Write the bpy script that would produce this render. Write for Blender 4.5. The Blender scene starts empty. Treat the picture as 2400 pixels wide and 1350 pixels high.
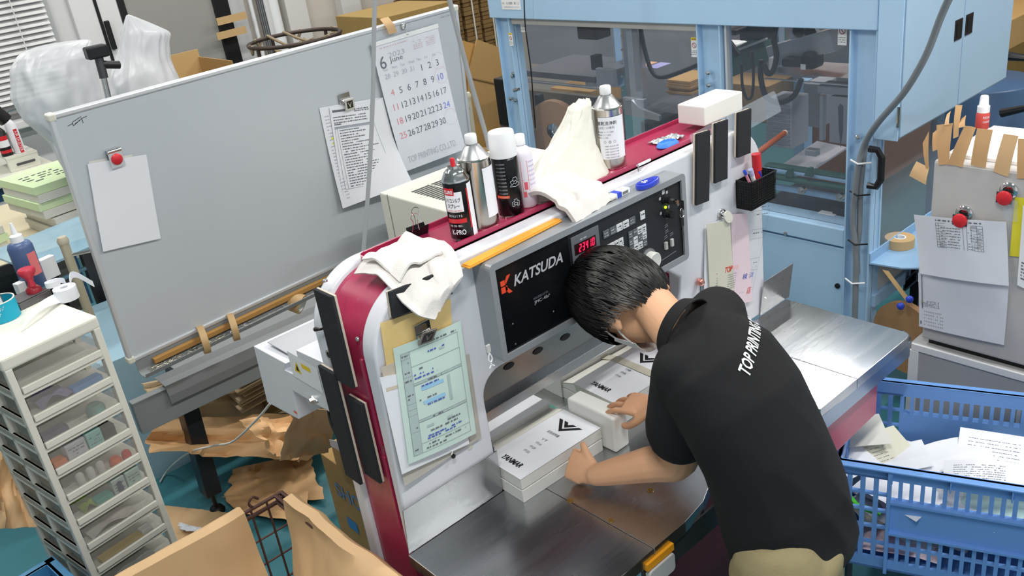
import bpy, bmesh, math, random
from mathutils import Vector as V, Matrix
random.seed(7)
D=bpy.data; SC=bpy.context.scene; COL=SC.collection
# ---------------------------------------------------------------- camera
FPX=2109.69
RM=Matrix(((0.73192946,0.37202565,-0.57085567),(-0.66897399,0.2332031,-0.70575499),(-0.12943365,0.89845046,0.4195637)))
CP=V((0,0,2.4))
cam=D.cameras.new('camera'); co=D.objects.new('camera',cam); COL.objects.link(co)
cam.sensor_width=36; cam.lens=FPX/2400*36; cam.clip_start=.02; cam.clip_end=60
co.matrix_world=Matrix.Translation(CP)@RM.to_4x4(); SC.camera=co
# ---------------------------------------------------------------- light
SC.view_settings.view_transform='Standard'; SC.view_settings.look='None'
SC.view_settings.gamma=1; SC.view_settings.use_curve_mapping=False
SC.view_settings.exposure=-0.10
wd=D.worlds.new('world'); SC.world=wd; wd.use_nodes=True
wd.node_tree.nodes['Background'].inputs[0].default_value=(.93,.96,1,1)
wd.node_tree.nodes['Background'].inputs[1].default_value=.75
def area(name,loc,sx,sy,power,rot=(0,0,0),col=(1,.985,.96)):
    l=D.lights.new(name,'AREA'); l.shape='RECTANGLE'; l.size=sx; l.size_y=sy; l.energy=power; l.color=col
    o=D.objects.new(name,l); o.location=loc; o.rotation_euler=rot; COL.objects.link(o)
for i,(x,y) in enumerate([(0.3,0.3),(2.9,0.3),(5.4,0.6),(0.3,3.1),(2.9,3.1),(5.4,3.1),(0.3,5.9),(2.9,5.9),(5.4,5.9)]):
    area('ceiling_tube_light',(x,y,3.72),1.25,.14,(62 if y<1 else 42),col=(1,.985,.95))
# ---------------------------------------------------------------- helpers
def W(ax,v,x,y):
    d=RM@V(((x-1200)/FPX,(675-y)/FPX,-1)); i='xyz'.index(ax)
    return CP+d*((v-CP[i])/d[i])
def lin(c):
    if isinstance(c,str):
        c=[int(c[i:i+2],16)/255 for i in (0,2,4)]
    return tuple(x/12.92 if x<=.04045 else ((x+.055)/1.055)**2.4 for x in c)+(1,)
MC={}
def mat(name,col='cccccc',rough=.5,metal=0,var=.06,ns=6,bump=0,bs=60,alpha=1,trans=0,emit=0,sheen=0,ior=1.45,coat=0,stretch=None):
    if name in MC: return MC[name]
    m=D.materials.new(name); m.use_nodes=True; nt=m.node_tree; b=nt.nodes['Principled BSDF']
    L=nt.links; c=lin(col)
    tc=nt.nodes.new('ShaderNodeTexCoord'); mp=nt.nodes.new('ShaderNodeMapping')
    L.new(tc.outputs['Object'],mp.inputs[0])
    if stretch: mp.inputs['Scale'].default_value=stretch
    n=nt.nodes.new('ShaderNodeTexNoise'); n.inputs['Scale'].default_value=ns; n.inputs['Detail'].default_value=4
    L.new(mp.outputs[0],n.inputs[0])
    mx=nt.nodes.new('ShaderNodeMix'); mx.data_type='RGBA'
    mx.inputs[6].default_value=tuple(x*(1-var) for x in c[:3])+(1,)
    mx.inputs[7].default_value=tuple(min(1,x*(1+var)) for x in c[:3])+(1,)
    L.new(n.outputs[0],mx.inputs[0]); L.new(mx.outputs[2],b.inputs['Base Color'])
    b.inputs['Roughness'].default_value=rough; b.inputs['Metallic'].default_value=metal
    b.inputs['IOR'].default_value=ior
    b.inputs['Alpha'].default_value=alpha; b.inputs['Transmission Weight'].default_value=trans
    if coat: b.inputs['Coat Weight'].default_value=coat; b.inputs['Coat Roughness'].default_value=.15
    if sheen: b.inputs['Sheen Weight'].default_value=sheen
    if emit: b.inputs['Emission Color'].default_value=c; b.inputs['Emission Strength'].default_value=emit
    if bump:
        n2=nt.nodes.new('ShaderNodeTexNoise'); n2.inputs['Scale'].default_value=bs; n2.inputs['Detail'].default_value=3
        L.new(mp.outputs[0],n2.inputs[0])
        bp=nt.nodes.new('ShaderNodeBump'); bp.inputs['Strength'].default_value=bump; bp.inputs['Distance'].default_value=.01
        L.new(n2.outputs[0],bp.inputs['Height']); L.new(bp.outputs[0],b.inputs['Normal'])
    MC[name]=m; return m
class F:
    """local frame: f(a,b,c) -> world point"""
    def __init__(s,o,u=(1,0,0),v=(0,0,1)):
        s.o=V(o); s.u=V(u).normalized(); v=V(v); s.v=(v-s.u*v.dot(s.u)).normalized(); s.n=s.u.cross(s.v)
    def __call__(s,a,b=0,c=0): return s.o+s.u*a+s.v*b+s.n*c
    def at(s,a,b=0,c=0,ang=0):
        ca,sa=math.cos(ang),math.sin(ang)
        return F(s(a,b,c),s.u*ca+s.v*sa,s.v*ca-s.u*sa)
G=F((0,0,0),(1,0,0),(0,1,0))
def frx(p0,p1,p2):   # origin p0, u towards p1, v towards p2
    return F(p0,V(p1)-V(p0),V(p2)-V(p0))
class MB:
    def __init__(s): s.v=[]; s.f=[]
    def add(s,vs,fs):
        k=len(s.v); s.v+= [V(p) for p in vs]; s.f+=[tuple(i+k for i in f) for f in fs]; return s
    def fbox(s,fr,a0,a1,b0,b1,c0,c1):
        P=[fr(a,b,c) for c in (c0,c1) for b in (b0,b1) for a in (a0,a1)]
        return s.add(P,[(0,2,3,1),(4,5,7,6),(0,1,5,4),(2,6,7,3),(0,4,6,2),(1,3,7,5)])
    def box(s,x0,x1,y0,y1,z0,z1): return s.fbox(G,x0,x1,y0,y1,z0,z1)
    def prism(s,pts,off):
        n=len(pts); off=V(off); P=[V(p) for p in pts]+[V(p)+off for p in pts]
        return s.add(P,[tuple(range(n))[::-1],tuple(range(n,2*n))]+[(i,(i+1)%n,n+(i+1)%n,n+i) for i in range(n)])
    def tube(s,pts,r,n=10,cap=True,flat=1,up=None):
        pts=[V(p) for p in pts]; m=len(pts); rs=r if isinstance(r,(list,tuple)) else [r]*m
        vs=[];pn=None
        for i,p in enumerate(pts):
            t=(pts[min(i+1,m-1)]-pts[max(i-1,0)]); t=t.normalized() if t.length>1e-9 else V((0,0,1))
            if pn is None:
                a=V(up) if up else (V((0,0,1)) if abs(t.z)<.9 else V((1,0,0))); pn=a
            pn=(pn-t*pn.dot(t)); pn=pn.normalized() if pn.length>1e-6 else t.orthogonal().normalized()
            q=t.cross(pn)
            for k in range(n):
                an=2*math.pi*k/n; vs.append(p+pn*math.cos(an)*rs[i]*flat+q*math.sin(an)*rs[i])
        fs=[(i*n+k,i*n+(k+1)%n,(i+1)*n+(k+1)%n,(i+1)*n+k) for i in range(m-1) for k in range(n)]
        if cap: fs+=[tuple(range(n))[::-1],tuple((m-1)*n+k for k in range(n))]
        return s.add(vs,fs)
    def lathe(s,base,prof,n=28,axis=(0,0,1)):
        """prof: list of (radius,height)"""
        ax=V(axis).normalized(); a=ax.orthogonal().normalized(); b=ax.cross(a); base=V(base); vs=[]
        for r,h in prof:
            for k in range(n):
                an=2*math.pi*k/n; vs.append(base+ax*h+(a*math.cos(an)+b*math.sin(an))*r)
        m=len(prof); fs=[(i*n+k,i*n+(k+1)%n,(i+1)*n+(k+1)%n,(i+1)*n+k) for i in range(m-1) for k in range(n)]
        if prof[0][0]>1e-5: fs.append(tuple(range(n))[::-1])
        if prof[-1][0]>1e-5: fs.append(tuple((m-1)*n+k for k in range(n)))
        return s.add(vs,fs)
    def ring(s,c,axis,r0,r1,h,n=32):
        ax=V(axis).normalized(); a=ax.orthogonal().normalized(); b=ax.cross(a); c=V(c); vs=[]
        for (r,z) in ((r0,0),(r1,0),(r1,h),(r0,h)):
            for k in range(n):
                an=2*math.pi*k/n; vs.append(c+ax*z+(a*math.cos(an)+b*math.sin(an))*r)
        return s.add(vs,[(j*n+k,j*n+(k+1)%n,((j+1)%4)*n+(k+1)%n,((j+1)%4)*n+k) for j in range(4) for k in range(n)])
    def sheet(s,fn,nu,nv,th=.0006):
        """fn(u,v in 0..1)->point; closed thin solid"""
        P=[[fn(i/nu,j/nv) for j in range(nv+1)] for i in range(nu+1)]
        top=[];bot=[]
        for i in range(nu+1):
            for j in range(nv+1):
                a=P[min(i+1,nu)][j]-P[max(i-1,0)][j]; b=P[i][min(j+1,nv)]-P[i][max(j-1,0)]
                n=a.cross(b); n=n.normalized() if n.length>1e-12 else V((0,0,1))
                top.append(P[i][j]+n*th/2); bot.append(P[i][j]-n*th/2)
        w=nv+1; N=len(top)
        fs=[(i*w+j,(i+1)*w+j,(i+1)*w+j+1,i*w+j+1) for i in range(nu) for j in range(nv)]
        fs+=[tuple(N+k for k in f[::-1]) for f in list(fs)]
        bd=[(i,0) for i in range(nu)]+[(nu,j) for j in range(nv)]+[(i,nv) for i in range(nu,0,-1)]+[(0,j) for j in range(nv,0,-1)]
        bi=[i*w+j for i,j in bd]
        for k in range(len(bi)):
            a,b=bi[k],bi[(k+1)%len(bi)]; fs.append((b,a,N+a,N+b))
        return s.add(top+bot,fs)
def base_of(vs):
    xs=[p.x for p in vs];ys=[p.y for p in vs];zs=[p.z for p in vs]
    return V(((min(xs)+max(xs))/2,(min(ys)+max(ys))/2,min(zs)))
def obj(name,mb,m,parent=None,bevel=0,smooth=False,seg=2,label=None,kind=None):
    me=D.meshes.new(name); vs=mb.v
    org=parent['_o'] if parent is not None else base_of(vs)
    org=V(org)
    me.from_pydata([tuple(p-org) for p in vs],[],mb.f); me.validate(); me.update()
    bm=bmesh.new(); bm.from_mesh(me); bmesh.ops.recalc_face_normals(bm,faces=bm.faces); bm.to_mesh(me); bm.free()
    me.materials.append(m)
    if smooth: me.polygons.foreach_set('use_smooth',[True]*len(me.polygons))
    o=D.objects.new(name,me); COL.objects.link(o); o['_o']=tuple(org)
    if parent is not None: o.parent=parent
    else: o.location=org
    if bevel:
        b=o.modifiers.new('bevel','BEVEL'); b.width=bevel; b.segments=seg; b.limit_method='ANGLE'; b.angle_limit=math.radians(40)
    if smooth:
        try:
            me.set_sharp_from_angle(angle=math.radians(50))
        except Exception: pass
    if label: o['label']=label
    if kind: o['kind']=kind
    return o
def tag(o,label,cat,group=None,kind=None):
    o['label']=label; o['category']=cat
    if group: o['group']=group
    if kind: o['kind']=kind
    return o
def thing(name,label,cat,loc,group=None):
    o=D.objects.new(name,None); COL.objects.link(o); o.location=V(loc); o['_o']=tuple(V(loc)); o.empty_display_size=.05
    return tag(o,label,cat,group)
def struct(name,mb,m,bevel=0,label=None):
    o=obj(name,mb,m,bevel=bevel); o['kind']='structure'
    return o
_dg=None
def text(s,fr,size,m,parent,width=None,name='lettering',ext=.0004,align='LEFT',shear=0,bold=0,label=None,height=None):
    cu=D.curves.new(name,'FONT'); cu.body=s; cu.size=size; cu.align_x=align; cu.extrude=0; cu.shear=shear; cu.resolution_u=3; cu.offset=bold*size
    t=D.objects.new('tmp_text',cu); COL.objects.link(t)
    bpy.context.view_layer.update()
    me=D.meshes.new_from_object(t.evaluated_get(bpy.context.evaluated_depsgraph_get()))
    D.objects.remove(t)
    if not me.vertices: return None
    xs=[v.co.x for v in me.vertices]; sx=1
    if width: sx=width/(max(xs)-min(xs))
    ys=[v.co.y for v in me.vertices]; sy=1
    if height: sy=height/(max(ys)-min(ys))
    x0=min(xs) if width and align=='LEFT' else 0
    mb=MB(); mb.v=[fr((v.co.x-x0)*sx,v.co.y*sy,ext) for v in me.vertices]; mb.f=[tuple(p.vertices) for p in me.polygons]
    return obj(name,mb,m,parent,label=label)
def scribble(mb,fr,x0,x1,y,h,rng=random,fill=.75):
    """a row of small word-like marks"""
    x=x0
    while x<x1:
        w=rng.uniform(.6,3.2)*h
        if rng.random()<fill:
            e=min(x+w,x1); k=0
            mb.add([fr(x,y,.0005),fr(e,y,.0005),fr(e,y+h*rng.uniform(.7,1),.0005),fr(x,y+h*.8,.0005)],[(0,1,2,3)])
        x+=w+h*rng.uniform(.3,1.2)
def line(mb,fr,x0,y0,x1,y1,t=.0006,c=.0005):
    d=V((x1-x0,y1-y0,0)); n=V((-d.y,d.x,0)).normalized()*t/2
    mb.add([fr(x0-n.x,y0-n.y,c),fr(x1-n.x,y1-n.y,c),fr(x1+n.x,y1+n.y,c),fr(x0+n.x,y0+n.y,c)],[(0,1,2,3)])
def rect(mb,fr,x0,x1,y0,y1,c=.0004): mb.add([fr(x0,y0,c),fr(x1,y0,c),fr(x1,y1,c),fr(x0,y1,c)],[(0,1,2,3)])
def disc(mb,fr,x,y,r,c=.0006,n=20,r2=None):
    r2=r2 or r
    mb.add([fr(x+r*math.cos(2*math.pi*k/n),y+r2*math.sin(2*math.pi*k/n),c) for k in range(n)],[tuple(range(n))])
def rrect(x0,x1,y0,y1,r,n=5,corners=(1,1,1,1)):
    """rounded rectangle outline, corners order: bl,br,tr,tl"""
    P=[]
    for (cx,cy,a0,k) in ((x0,y0,math.pi,0),(x1,y0,-math.pi/2,1),(x1,y1,0,2),(x0,y1,math.pi/2,3)):
        if not corners[k] or r<=0: P.append((cx,cy)); continue
        ox=cx+(r if cx==x0 else -r); oy=cy+(r if cy==y0 else -r)
        for i in range(n+1):
            a=a0+math.pi/2*i/n; P.append((ox+r*math.cos(a),oy+r*math.sin(a)))
    return P
def frprism(mb,fr,pts,c0,c1): return mb.prism([fr(a,b,c0) for a,b in pts],fr(0,0,c1)-fr(0,0,c0))
def poly(mb,fr,pts,c=.0006): mb.add([fr(a,b,c) for a,b in pts],[tuple(range(len(pts)))])
def spline(pts,n=8):
    pts=[V(p) for p in pts]; out=[]
    for i in range(len(pts)-1):
        p0=pts[max(i-1,0)];p1=pts[i];p2=pts[i+1];p3=pts[min(i+2,len(pts)-1)]
        for k in range(n):
            t=k/n; out.append(.5*((2*p1)+(p2-p0)*t+(2*p0-5*p1+4*p2-p3)*t*t+(3*p1-p0-3*p2+p3)*t**3))
    out.append(pts[-1]); return out
def nz(x,y,z=0,s=1.0):
    from mathutils import noise
    return noise.noise(V((x*s,y*s,z*s)))
def copy_tree(o,off,rotz=0,parent=None):
    c=o.copy(); COL.objects.link(c)
    if parent is not None: c.parent=parent
    else: c.location=o.location+V(off); c.rotation_euler=(0,0,rotz)
    for ch in list(o.children): copy_tree(ch,off,0,c)
    return c
# ---------------------------------------------------------------- materials
white_paint=mat('white_paint','dfe1e8',.28,var=.02,coat=.3)
magenta=mat('magenta_paint','ab2a52',.3,var=.08,coat=.4)
steel=mat('brushed_steel','b9bbbd',.24,1,var=.10,ns=3,bump=.03,bs=9,stretch=(1,6,1))
def streak(m,lo,hi,sc):
    nt=m.node_tree; b=nt.nodes['Principled BSDF']; tc=nt.nodes.new('ShaderNodeTexCoord'); mp=nt.nodes.new('ShaderNodeMapping'); mp.inputs['Scale'].default_value=sc; mp.inputs['Rotation'].default_value=(0,0,.5)
    n=nt.nodes.new('ShaderNodeTexNoise'); n.inputs['Scale'].default_value=3; n.inputs['Detail'].default_value=5; r=nt.nodes.new('ShaderNodeMapRange'); r.inputs[1].default_value=.3; r.inputs[2].default_value=.7; r.inputs[3].default_value=lo; r.inputs[4].default_value=hi
    nt.links.new(tc.outputs['Object'],mp.inputs[0]); nt.links.new(mp.outputs[0],n.inputs[0]); nt.links.new(n.outputs[0],r.inputs[0]); nt.links.new(r.outputs[0],b.inputs['Roughness'])
streak(steel,.23,.30,(1,9,1))
steel2=mat('worn_steel','a5a5a2',.3,1,var=.12,ns=14)
chrome=mat('chrome','dcdcdc',.12,1,var=.02)
dsteel=mat('dark_steel','5f6064',.4,.8)
skyblue=mat('sky_blue_paint','a9cbe8',.4,var=.03)
skyblue2=mat('shelf_blue_paint','92b8da',.35,var=.05)
black=mat('black_plastic','17181b',.4)
blackm=mat('black_matte_foam','26282c',.9,bump=.15,bs=200)
beigeedge=mat('beige_board','cfc3b2',.8)
ink=mat('black_ink','1d1e22',.7)
gink=mat('grey_ink','6b6e76',.8)
lgink=mat('pale_grey_ink','a9adb8',.8)
redink=mat('red_ink','e04a3a',.7)
blueink=mat('blue_ink','4a5fc0',.7)
pinkink=mat('pink_ink','e79aa6',.7)
paper=mat('white_paper','eceef4',.85,var=.015)
paper2=mat('offwhite_paper','dddcd4',.85,var=.03)
white_pl=mat('white_plastic','eff0f2',.4,var=.02)
kraft=mat('kraft_paper','d3a878',.62,var=.09,ns=3,bump=.12,bs=14)
kraft2=mat('pale_kraft_paper','dcb688',.6,var=.08,ns=3,bump=.12,bs=12)
kraftd=mat('old_kraft_board','c8b08e',.8,var=.16,ns=5,bump=.1,bs=12)
card=mat('cardboard','b08d5a',.8,var=.08,ns=4)
cardd=mat('cardboard_dark','8d7046',.8,var=.12,ns=6)
cream=mat('cream_plastic','e4e2d6',.5,var=.04)
beige=mat('cream_painted_metal','dcdcd0',.5,var=.02)
greyp=mat('grey_painted_metal','c3c1c0',.5,var=.03)
gsteel=mat('grey_steel_beam','868a8c',.45,var=.06)
board=mat('whiteboard_surface','c3c9cf',.32,var=.015,coat=.2)
alu=mat('aluminium_trim','d7dade',.35,.35,var=.02)
tapem=mat('tan_tape','c9a878',.5,var=.05)
foam=mat('white_foam','e8e7e1',.75,var=.01,bump=.05,bs=150)
cloth=mat('white_cotton_cloth','dedad6',.95,var=.02,bump=.2,bs=300,sheen=.2)
crateb=mat('blue_crate_plastic','6f9fe0',.42,var=.05)
skin=mat('skin','dba883',.55,var=.05,ns=12)
hairm=mat('black_hair','0d0c0b',.42,var=.3)
shirt=mat('black_knit_fabric','0e0f12',.9,var=.15,ns=10,bump=.1,bs=400,sheen=0)
khaki=mat('khaki_cotton','8a7f5e',.85,var=.1,bump=.15,bs=300)
def glassmat(name,col,alpha,rough=.05):
    """thin clear plastic: mostly see-through, with surface gloss"""
    m=D.materials.new(name); m.use_nodes=True; nt=m.node_tree; nt.nodes.clear()
    o=nt.nodes.new('ShaderNodeOutputMaterial'); t=nt.nodes.new('ShaderNodeBsdfTransparent'); p=nt.nodes.new('ShaderNodeBsdfPrincipled')
    x=nt.nodes.new('ShaderNodeMixShader'); n=nt.nodes.new('ShaderNodeTexNoise'); n.inputs['Scale'].default_value=4
    r=nt.nodes.new('ShaderNodeMapRange'); r.inputs[3].default_value=alpha*.8; r.inputs[4].default_value=min(1,alpha*1.2)
    nt.links.new(n.outputs[0],r.inputs[0]); nt.links.new(r.outputs[0],x.inputs[0])
    p.inputs['Base Color'].default_value=lin(col); p.inputs['Roughness'].default_value=rough
    nt.links.new(t.outputs[0],x.inputs[1]); nt.links.new(p.outputs[0],x.inputs[2]); nt.links.new(x.outputs[0],o.inputs[0]); return m
acry=glassmat('clear_acrylic','8a94a4',.13)
acry2=glassmat('clear_acrylic_pale','c8d4e0',.14)
clearpl=glassmat('clear_drawer_plastic','b9b4ae',.22,.2)
bagm=glassmat('translucent_white_polythene','e4e6ea',.74,.3)
# ================================================================ ROOM
teal=mat('teal_painted_floor','3f7d88',.45,var=.15,ns=2,bump=.03,bs=5)
fl=struct('floor',MB().box(-4,10,-3,8.2,-.1,0),teal)
wallm=mat('white_wall_paint','d8d8d9',.8,var=.02)
wallb=mat('beige_wall_panel','cfc6bc',.8,var=.03)
YW=7.6
wb=struct('wall_back',MB().box(-4,10,YW,YW+.15,0,4),wallm)
struct('wall_right',MB().box(9.2,9.4,-3,YW,0,4),mat('wood_brown_wall','a56c2c',.6,var=.3,ns=3,stretch=(1,1,8)))
struct('wall_left',MB().box(-4.2,-4,-3,YW,0,4),wallm)
struct('ceiling',MB().box(-4,10,-3,8.2,4,4.1),mat('ceiling_paint','dcdcda',.9,var=.02))
# joints on the beige wall panels, columns
def wx(px,py,y=YW): return W('y',y,px,py)
# window with blind
x1=wx(100,0).x; zb=wx(0,250).z
w=struct('window_1',MB().box(x1-1.5,x1+.02,YW-.03,YW-.005,zb-.05,3.0),mat('window_daylight_frame','b7b9bb',.5))
sl=mat('blind_slat','e4e4e4',.5,var=.02)
z=zb
while z<2.9:
    o=obj('slat',MB().fbox(F((x1-1.45,YW-.075,z),(1,0,0),(0,.6,.55)),0,1.43,0,.04,0,.003),sl,w)
    z+=.042
obj('bottom_rail',MB().box(x1-1.46,x1-.01,YW-.09,YW-.05,zb-.06,zb-.03),mat('blind_rail','8f8f8f',.5),w)
obj('ladder_cord',MB().box(x1-.25,x1-.244,YW-.1,YW-.09,zb,2.9),sl,w)
# sill ledge
struct('trim_1',MB().box(x1-1.5,x1+.05,YW-.16,YW,zb-.17,zb-.11),wallm,.01)
# white door, grey panel door, black strip, pipes
x2=wx(215,0).x; x3=wx(275,0).x; x4=wx(490,0).x; x5=wx(535,0).x
d=struct('door_1',MB().box(x1+.16,x3-.03,YW-.05,YW-.001,0,3.2),mat('white_door','e2e2e4',.5,var=.02),.004)
obj('gap',MB().box(x2-.012,x2+.012,YW-.056,YW-.05,0,3.2),black,d)
hp=wx(258,85,YW-.05); obj('door_handle',MB().box(hp.x-.018,hp.x+.018,YW-.085,YW-.05,hp.z-.1,hp.z+.12),black,d,.006)
d=struct('door_2',MB().box(x3+.02,x4,YW-.04,YW-.001,0,3.2),mat('grey_partition_panel','9b9995',.55,var=.03),.003)
obj('edge_strip',MB().box(x3-.01,x3+.03,YW-.05,YW-.001,0,3.2),black,d)
obj('black_jamb',MB().box(x4,x4+.13,YW-.07,YW-.001,0,3.2),black,d)
p=MB().box(x4+.3,10,YW-.02,YW-.001,0,3.6); pb=struct('wall_panel_beige',p,wallb)
pb.name='trim_2'
for k,px_ in enumerate((670,800,1100,1160)):
    a=wx(px_,0); pm=MB().box(a.x-.09,a.x+.12,YW-.14,YW-.018,0,3.8)
    struct('trim_%d'%(k+3),pm,mat('white_column','d9d6d2',.7,var=.02),.01)
# pipes bundle taped
t=thing('pipe_bundle','bundle of white pipes and cables taped to the wall beside the black door jamb','pipe',(x5+.2,YW-.1,0))
for dx,r,m in ((.0,.018,white_pl),(.12,.045,wallm),(.2,.05,white_pl)):
    obj('pipe',MB().tube([(x5+.13+dx,YW-.13,0),(x5+.13+dx,YW-.13,3.6)],r,14),m,t,smooth=True)
for k in range(4):
    obj('cable',MB().tube([(x5+.17+k*.02,YW-.16,3.6),(x5+.16+k*.018,YW-.18,2),(x5+.18+k*.02,YW-.15,0)],.006,6),mat('cable_grey','55585c',.5),t)
for q in (50,84):
    a=W('y',YW-.2,530,q)
    obj('tape_strip',MB().fbox(F((a.x-.08,YW-.2,a.z-.02),(1,0,.02)),0,.27,0,.06,0,.003),tapem,t)

# ================================================================ PAPER CUTTER
TZ=.9
cut=thing('paper_cutter','large white and magenta guillotine paper cutter with steel table and control console','paper cutter',(1.6,1.6,0))
def outline(x0,x1,z0,z1,r): return rrect(x0,x1,z0,z1,r,18,(0,0,1,1))
XL,XR,ZT=.85,2.33,1.605
def nshape(ins=0,z0=0.0):
    # outer outline then inner opening (concave), y applied later
    o=outline(XL+ins,XR-ins,z0,ZT-ins,.15)     # bl, br, tr.., tl..
    return o
def lean(p):
    if p.y<1.6:
        t=max(0,min(1,(1.28-p.z)/.38)); p=V((p.x+(.07*t if p.x>2 else 0),p.y+.04*t,p.z))
    return p
def slab(y0,y1,ins,z0,m,name,bev,dolean=False):
    o=outline(XL+ins,XR-ins,z0,ZT-ins,.15-ins)
    # bl, br, [tr arc], [tl arc]; opening inserted between bl and br
    op=[(1.158,z0),(1.130,1.21)]+[(1.19+.06*math.cos(a),1.225+.06*math.sin(a)) for a in [math.pi-i*math.pi/12 for i in range(0,7)]]+[(1.85,1.285),(1.91,1.24),(1.91,z0)]
    pts=[o[0]]+op+o[1:]
    mb=MB(); P=[V((x,y0,z)) for x,z in pts]
    mb.prism(P,(0,y1-y0,0))
    if dolean: mb.v=[lean(p) for p in mb.v]
    return obj(name,mb,m,cut,bevel=bev,seg=3,smooth=True)
slab(1.56,1.612,0,TZ+.002,white_paint,'front_housing',.014,True)
slab(1.612,1.775,.012,.02,magenta,'side_band',0)
slab(1.775,1.828,0,.02,white_paint,'rear_housing',.012)
obj('lower_body',MB().box(1.16,1.92,1.64,1.76,0.02,TZ-.04),magenta,cut,.004)
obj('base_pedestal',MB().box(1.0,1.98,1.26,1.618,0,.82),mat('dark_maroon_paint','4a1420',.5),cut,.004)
obj('table_support',MB().prism([(1.99,1.155,.67),(2.34,1.155,.685),(2.34,1.155,.86),(1.99,1.155,.86)],(0,.45,0)),magenta,cut,.004)
# steel table: three front panels and a rear panel, joints left open
tp=[[(XL-.01,1.594),(XL-.012,1.14),(1.238,1.14),(1.238,1.594)],
    [(1.2395,1.594),(1.2395,1.14),(1.36,1.142),(1.45,1.155),(1.52,1.185),(1.60,1.25),(1.90,1.25),(1.98,1.142),(2.18,1.14),(2.18,1.594)],
    [(2.1815,1.594),(2.1815,1.14),(2.49,1.138)]+[(2.49+.028*math.sin(a),1.166-.028*math.cos(a)) for a in (.5,1.0,1.5708)]+[(2.518,1.594)]]
for P in tp: obj('table_panel',MB().prism([(x,y,TZ-.035) for x,y in P],(0,0,.035)),steel,cut,.0015)
obj('rear_table_panel',MB().prism([(1.175,1.597,TZ-.03),(1.905,1.597,TZ-.03),(1.905,1.965,TZ-.03),(1.175,1.965,TZ-.03)],(0,0,.0299)),steel,cut,.001)
obj('front_fascia',MB().box(1.985,2.516,1.141,1.146,TZ-.085,TZ-.03),mat('steel_tinted_as_blue_reflection','8f9db0',.22,.85),cut)  # blue reflection put into the steel's base colour
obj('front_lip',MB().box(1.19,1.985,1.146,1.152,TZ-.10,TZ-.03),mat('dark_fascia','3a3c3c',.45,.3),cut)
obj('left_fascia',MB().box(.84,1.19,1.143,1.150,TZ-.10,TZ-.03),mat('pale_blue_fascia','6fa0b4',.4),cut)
# sensor handle with yellow strip at the front
fr=F((1.2,1.145,TZ-.1),(1,0,0),(0,0,1))
hb=MB(); frprism(hb,fr,rrect(.005,.10,.0,.055,.012),.0,.016)
obj('lever_block',hb,greyp,cut,.003)
obj('yellow_strip',MB().fbox(fr,.003,.102,.058,.078,0,.012),mat('amber_strip','f0a020',.4),cut)
# brass air valves
for q in ((1337,1173),(1432,1220),(1524,1150),(1611,1085)):
    a=W('z',TZ,*q); vb=MB().lathe(a+V((0,0,-.002)),[(.0085,0),(.0085,.0035),(.006,.0036),(.0055,.002),(.003,.002),(.003,.0045),(0,.005)],16)
    obj('air_valve',vb,mat('brass','c9a65a',.3,.9),cut,smooth=True)
# backstop plates
fr=F((0,1.5975,0))
for P,c in (([(.843,TZ),(1.158,TZ),(1.148,1.045),(.843,1.045)],'l'),([(2.36,TZ),(2.54,TZ),(2.54,1.035),(2.36,1.035)],'r')):
    mb=MB(); frprism(mb,fr,P,0,.003); mb.v=[V((p.x,p.y-.018*(p.z-TZ)/.145,p.z)) for p in mb.v]; obj('side_guide_plate',mb,steel,cut,.0008)
obj('guide_bracket',MB().box(1.14,1.16,1.606,1.64,1.0,1.06),dsteel,cut,.002)
obj('guide_return',MB().fbox(F((1.156,1.60,TZ),(0,1,0),(0,0,1)),0,.2,0,.14,0,.003),steel,cut)
# knife beam and clamp in the opening
obj('knife_beam',MB().box(1.10,1.905,1.665,1.70,1.125,1.40),steel2,cut,.002)
for k,q in enumerate([(1125,893),(1193,858),(1261,822),(1325,790),(1392,756)]):
    a=W('y',1.664,*q); mb=MB(); f2=F(a,(1,0,0.0),(0,0,1))
    poly(mb,f2,[(.019*math.cos(t),.0085*math.sin(t)) for t in [i*math.pi/9 for i in range(18)]],.0012)
    obj('bolt_slot',mb,black,cut)
obj('knife_bevel',MB().prism([(1.12,1.665,1.135),(1.12,1.645,1.115),(1.12,1.645,1.085),(1.12,1.70,1.085),(1.12,1.70,1.135)],(.785,0,0)),steel,cut,.001)
obj('clamp_bar',MB().box(1.12,1.905,1.702,1.77,1.055,1.33),steel2,cut,.002)
obj('clamp_lip',MB().prism([(1.12,1.70,1.084),(1.12,1.70,1.072),(1.12,1.77,1.045),(1.12,1.77,1.056)],(.785,0,0)),mat('bronze_edge','a4968a',.4,.8),cut)
obj('back_gauge_rail',MB().box(1.50,1.53,1.63,1.92,TZ+.0005,TZ+.004),mat('green_rail','3f9a86',.4),cut)
obj('back_gauge',MB().box(1.18,1.90,1.945,1.96,TZ,.97),steel2,cut,.003)
# top tray: rim and floor
tb=MB(); fr=F((0,0,ZT-.006),(1,0,0),(0,1,0))
o=rrect(.985,2.26,1.617,1.79,.03,5); frprism(tb,fr,o,0,.0075)
obj('tray_floor',tb,magenta,cut,.001)
rim=MB(); n=len(o); ou=[fr(a,b,0) for a,b in o]; oc=(1.62,1.70)
inn=[fr(max(.985+.006,min(2.26-.006,a)),max(1.617+.006,min(1.79-.006,b)),0) for a,b in o]
h=V((0,0,.018)); vs=ou+[p+h for p in ou]+[p+h for p in inn]+inn
rim.add(vs,[(j*n+k,j*n+(k+1)%n,(j+1)*n+(k+1)%n,(j+1)*n+k) for j in range(3) for k in range(n)])
obj('tray_rim',rim,magenta,cut)
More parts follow.
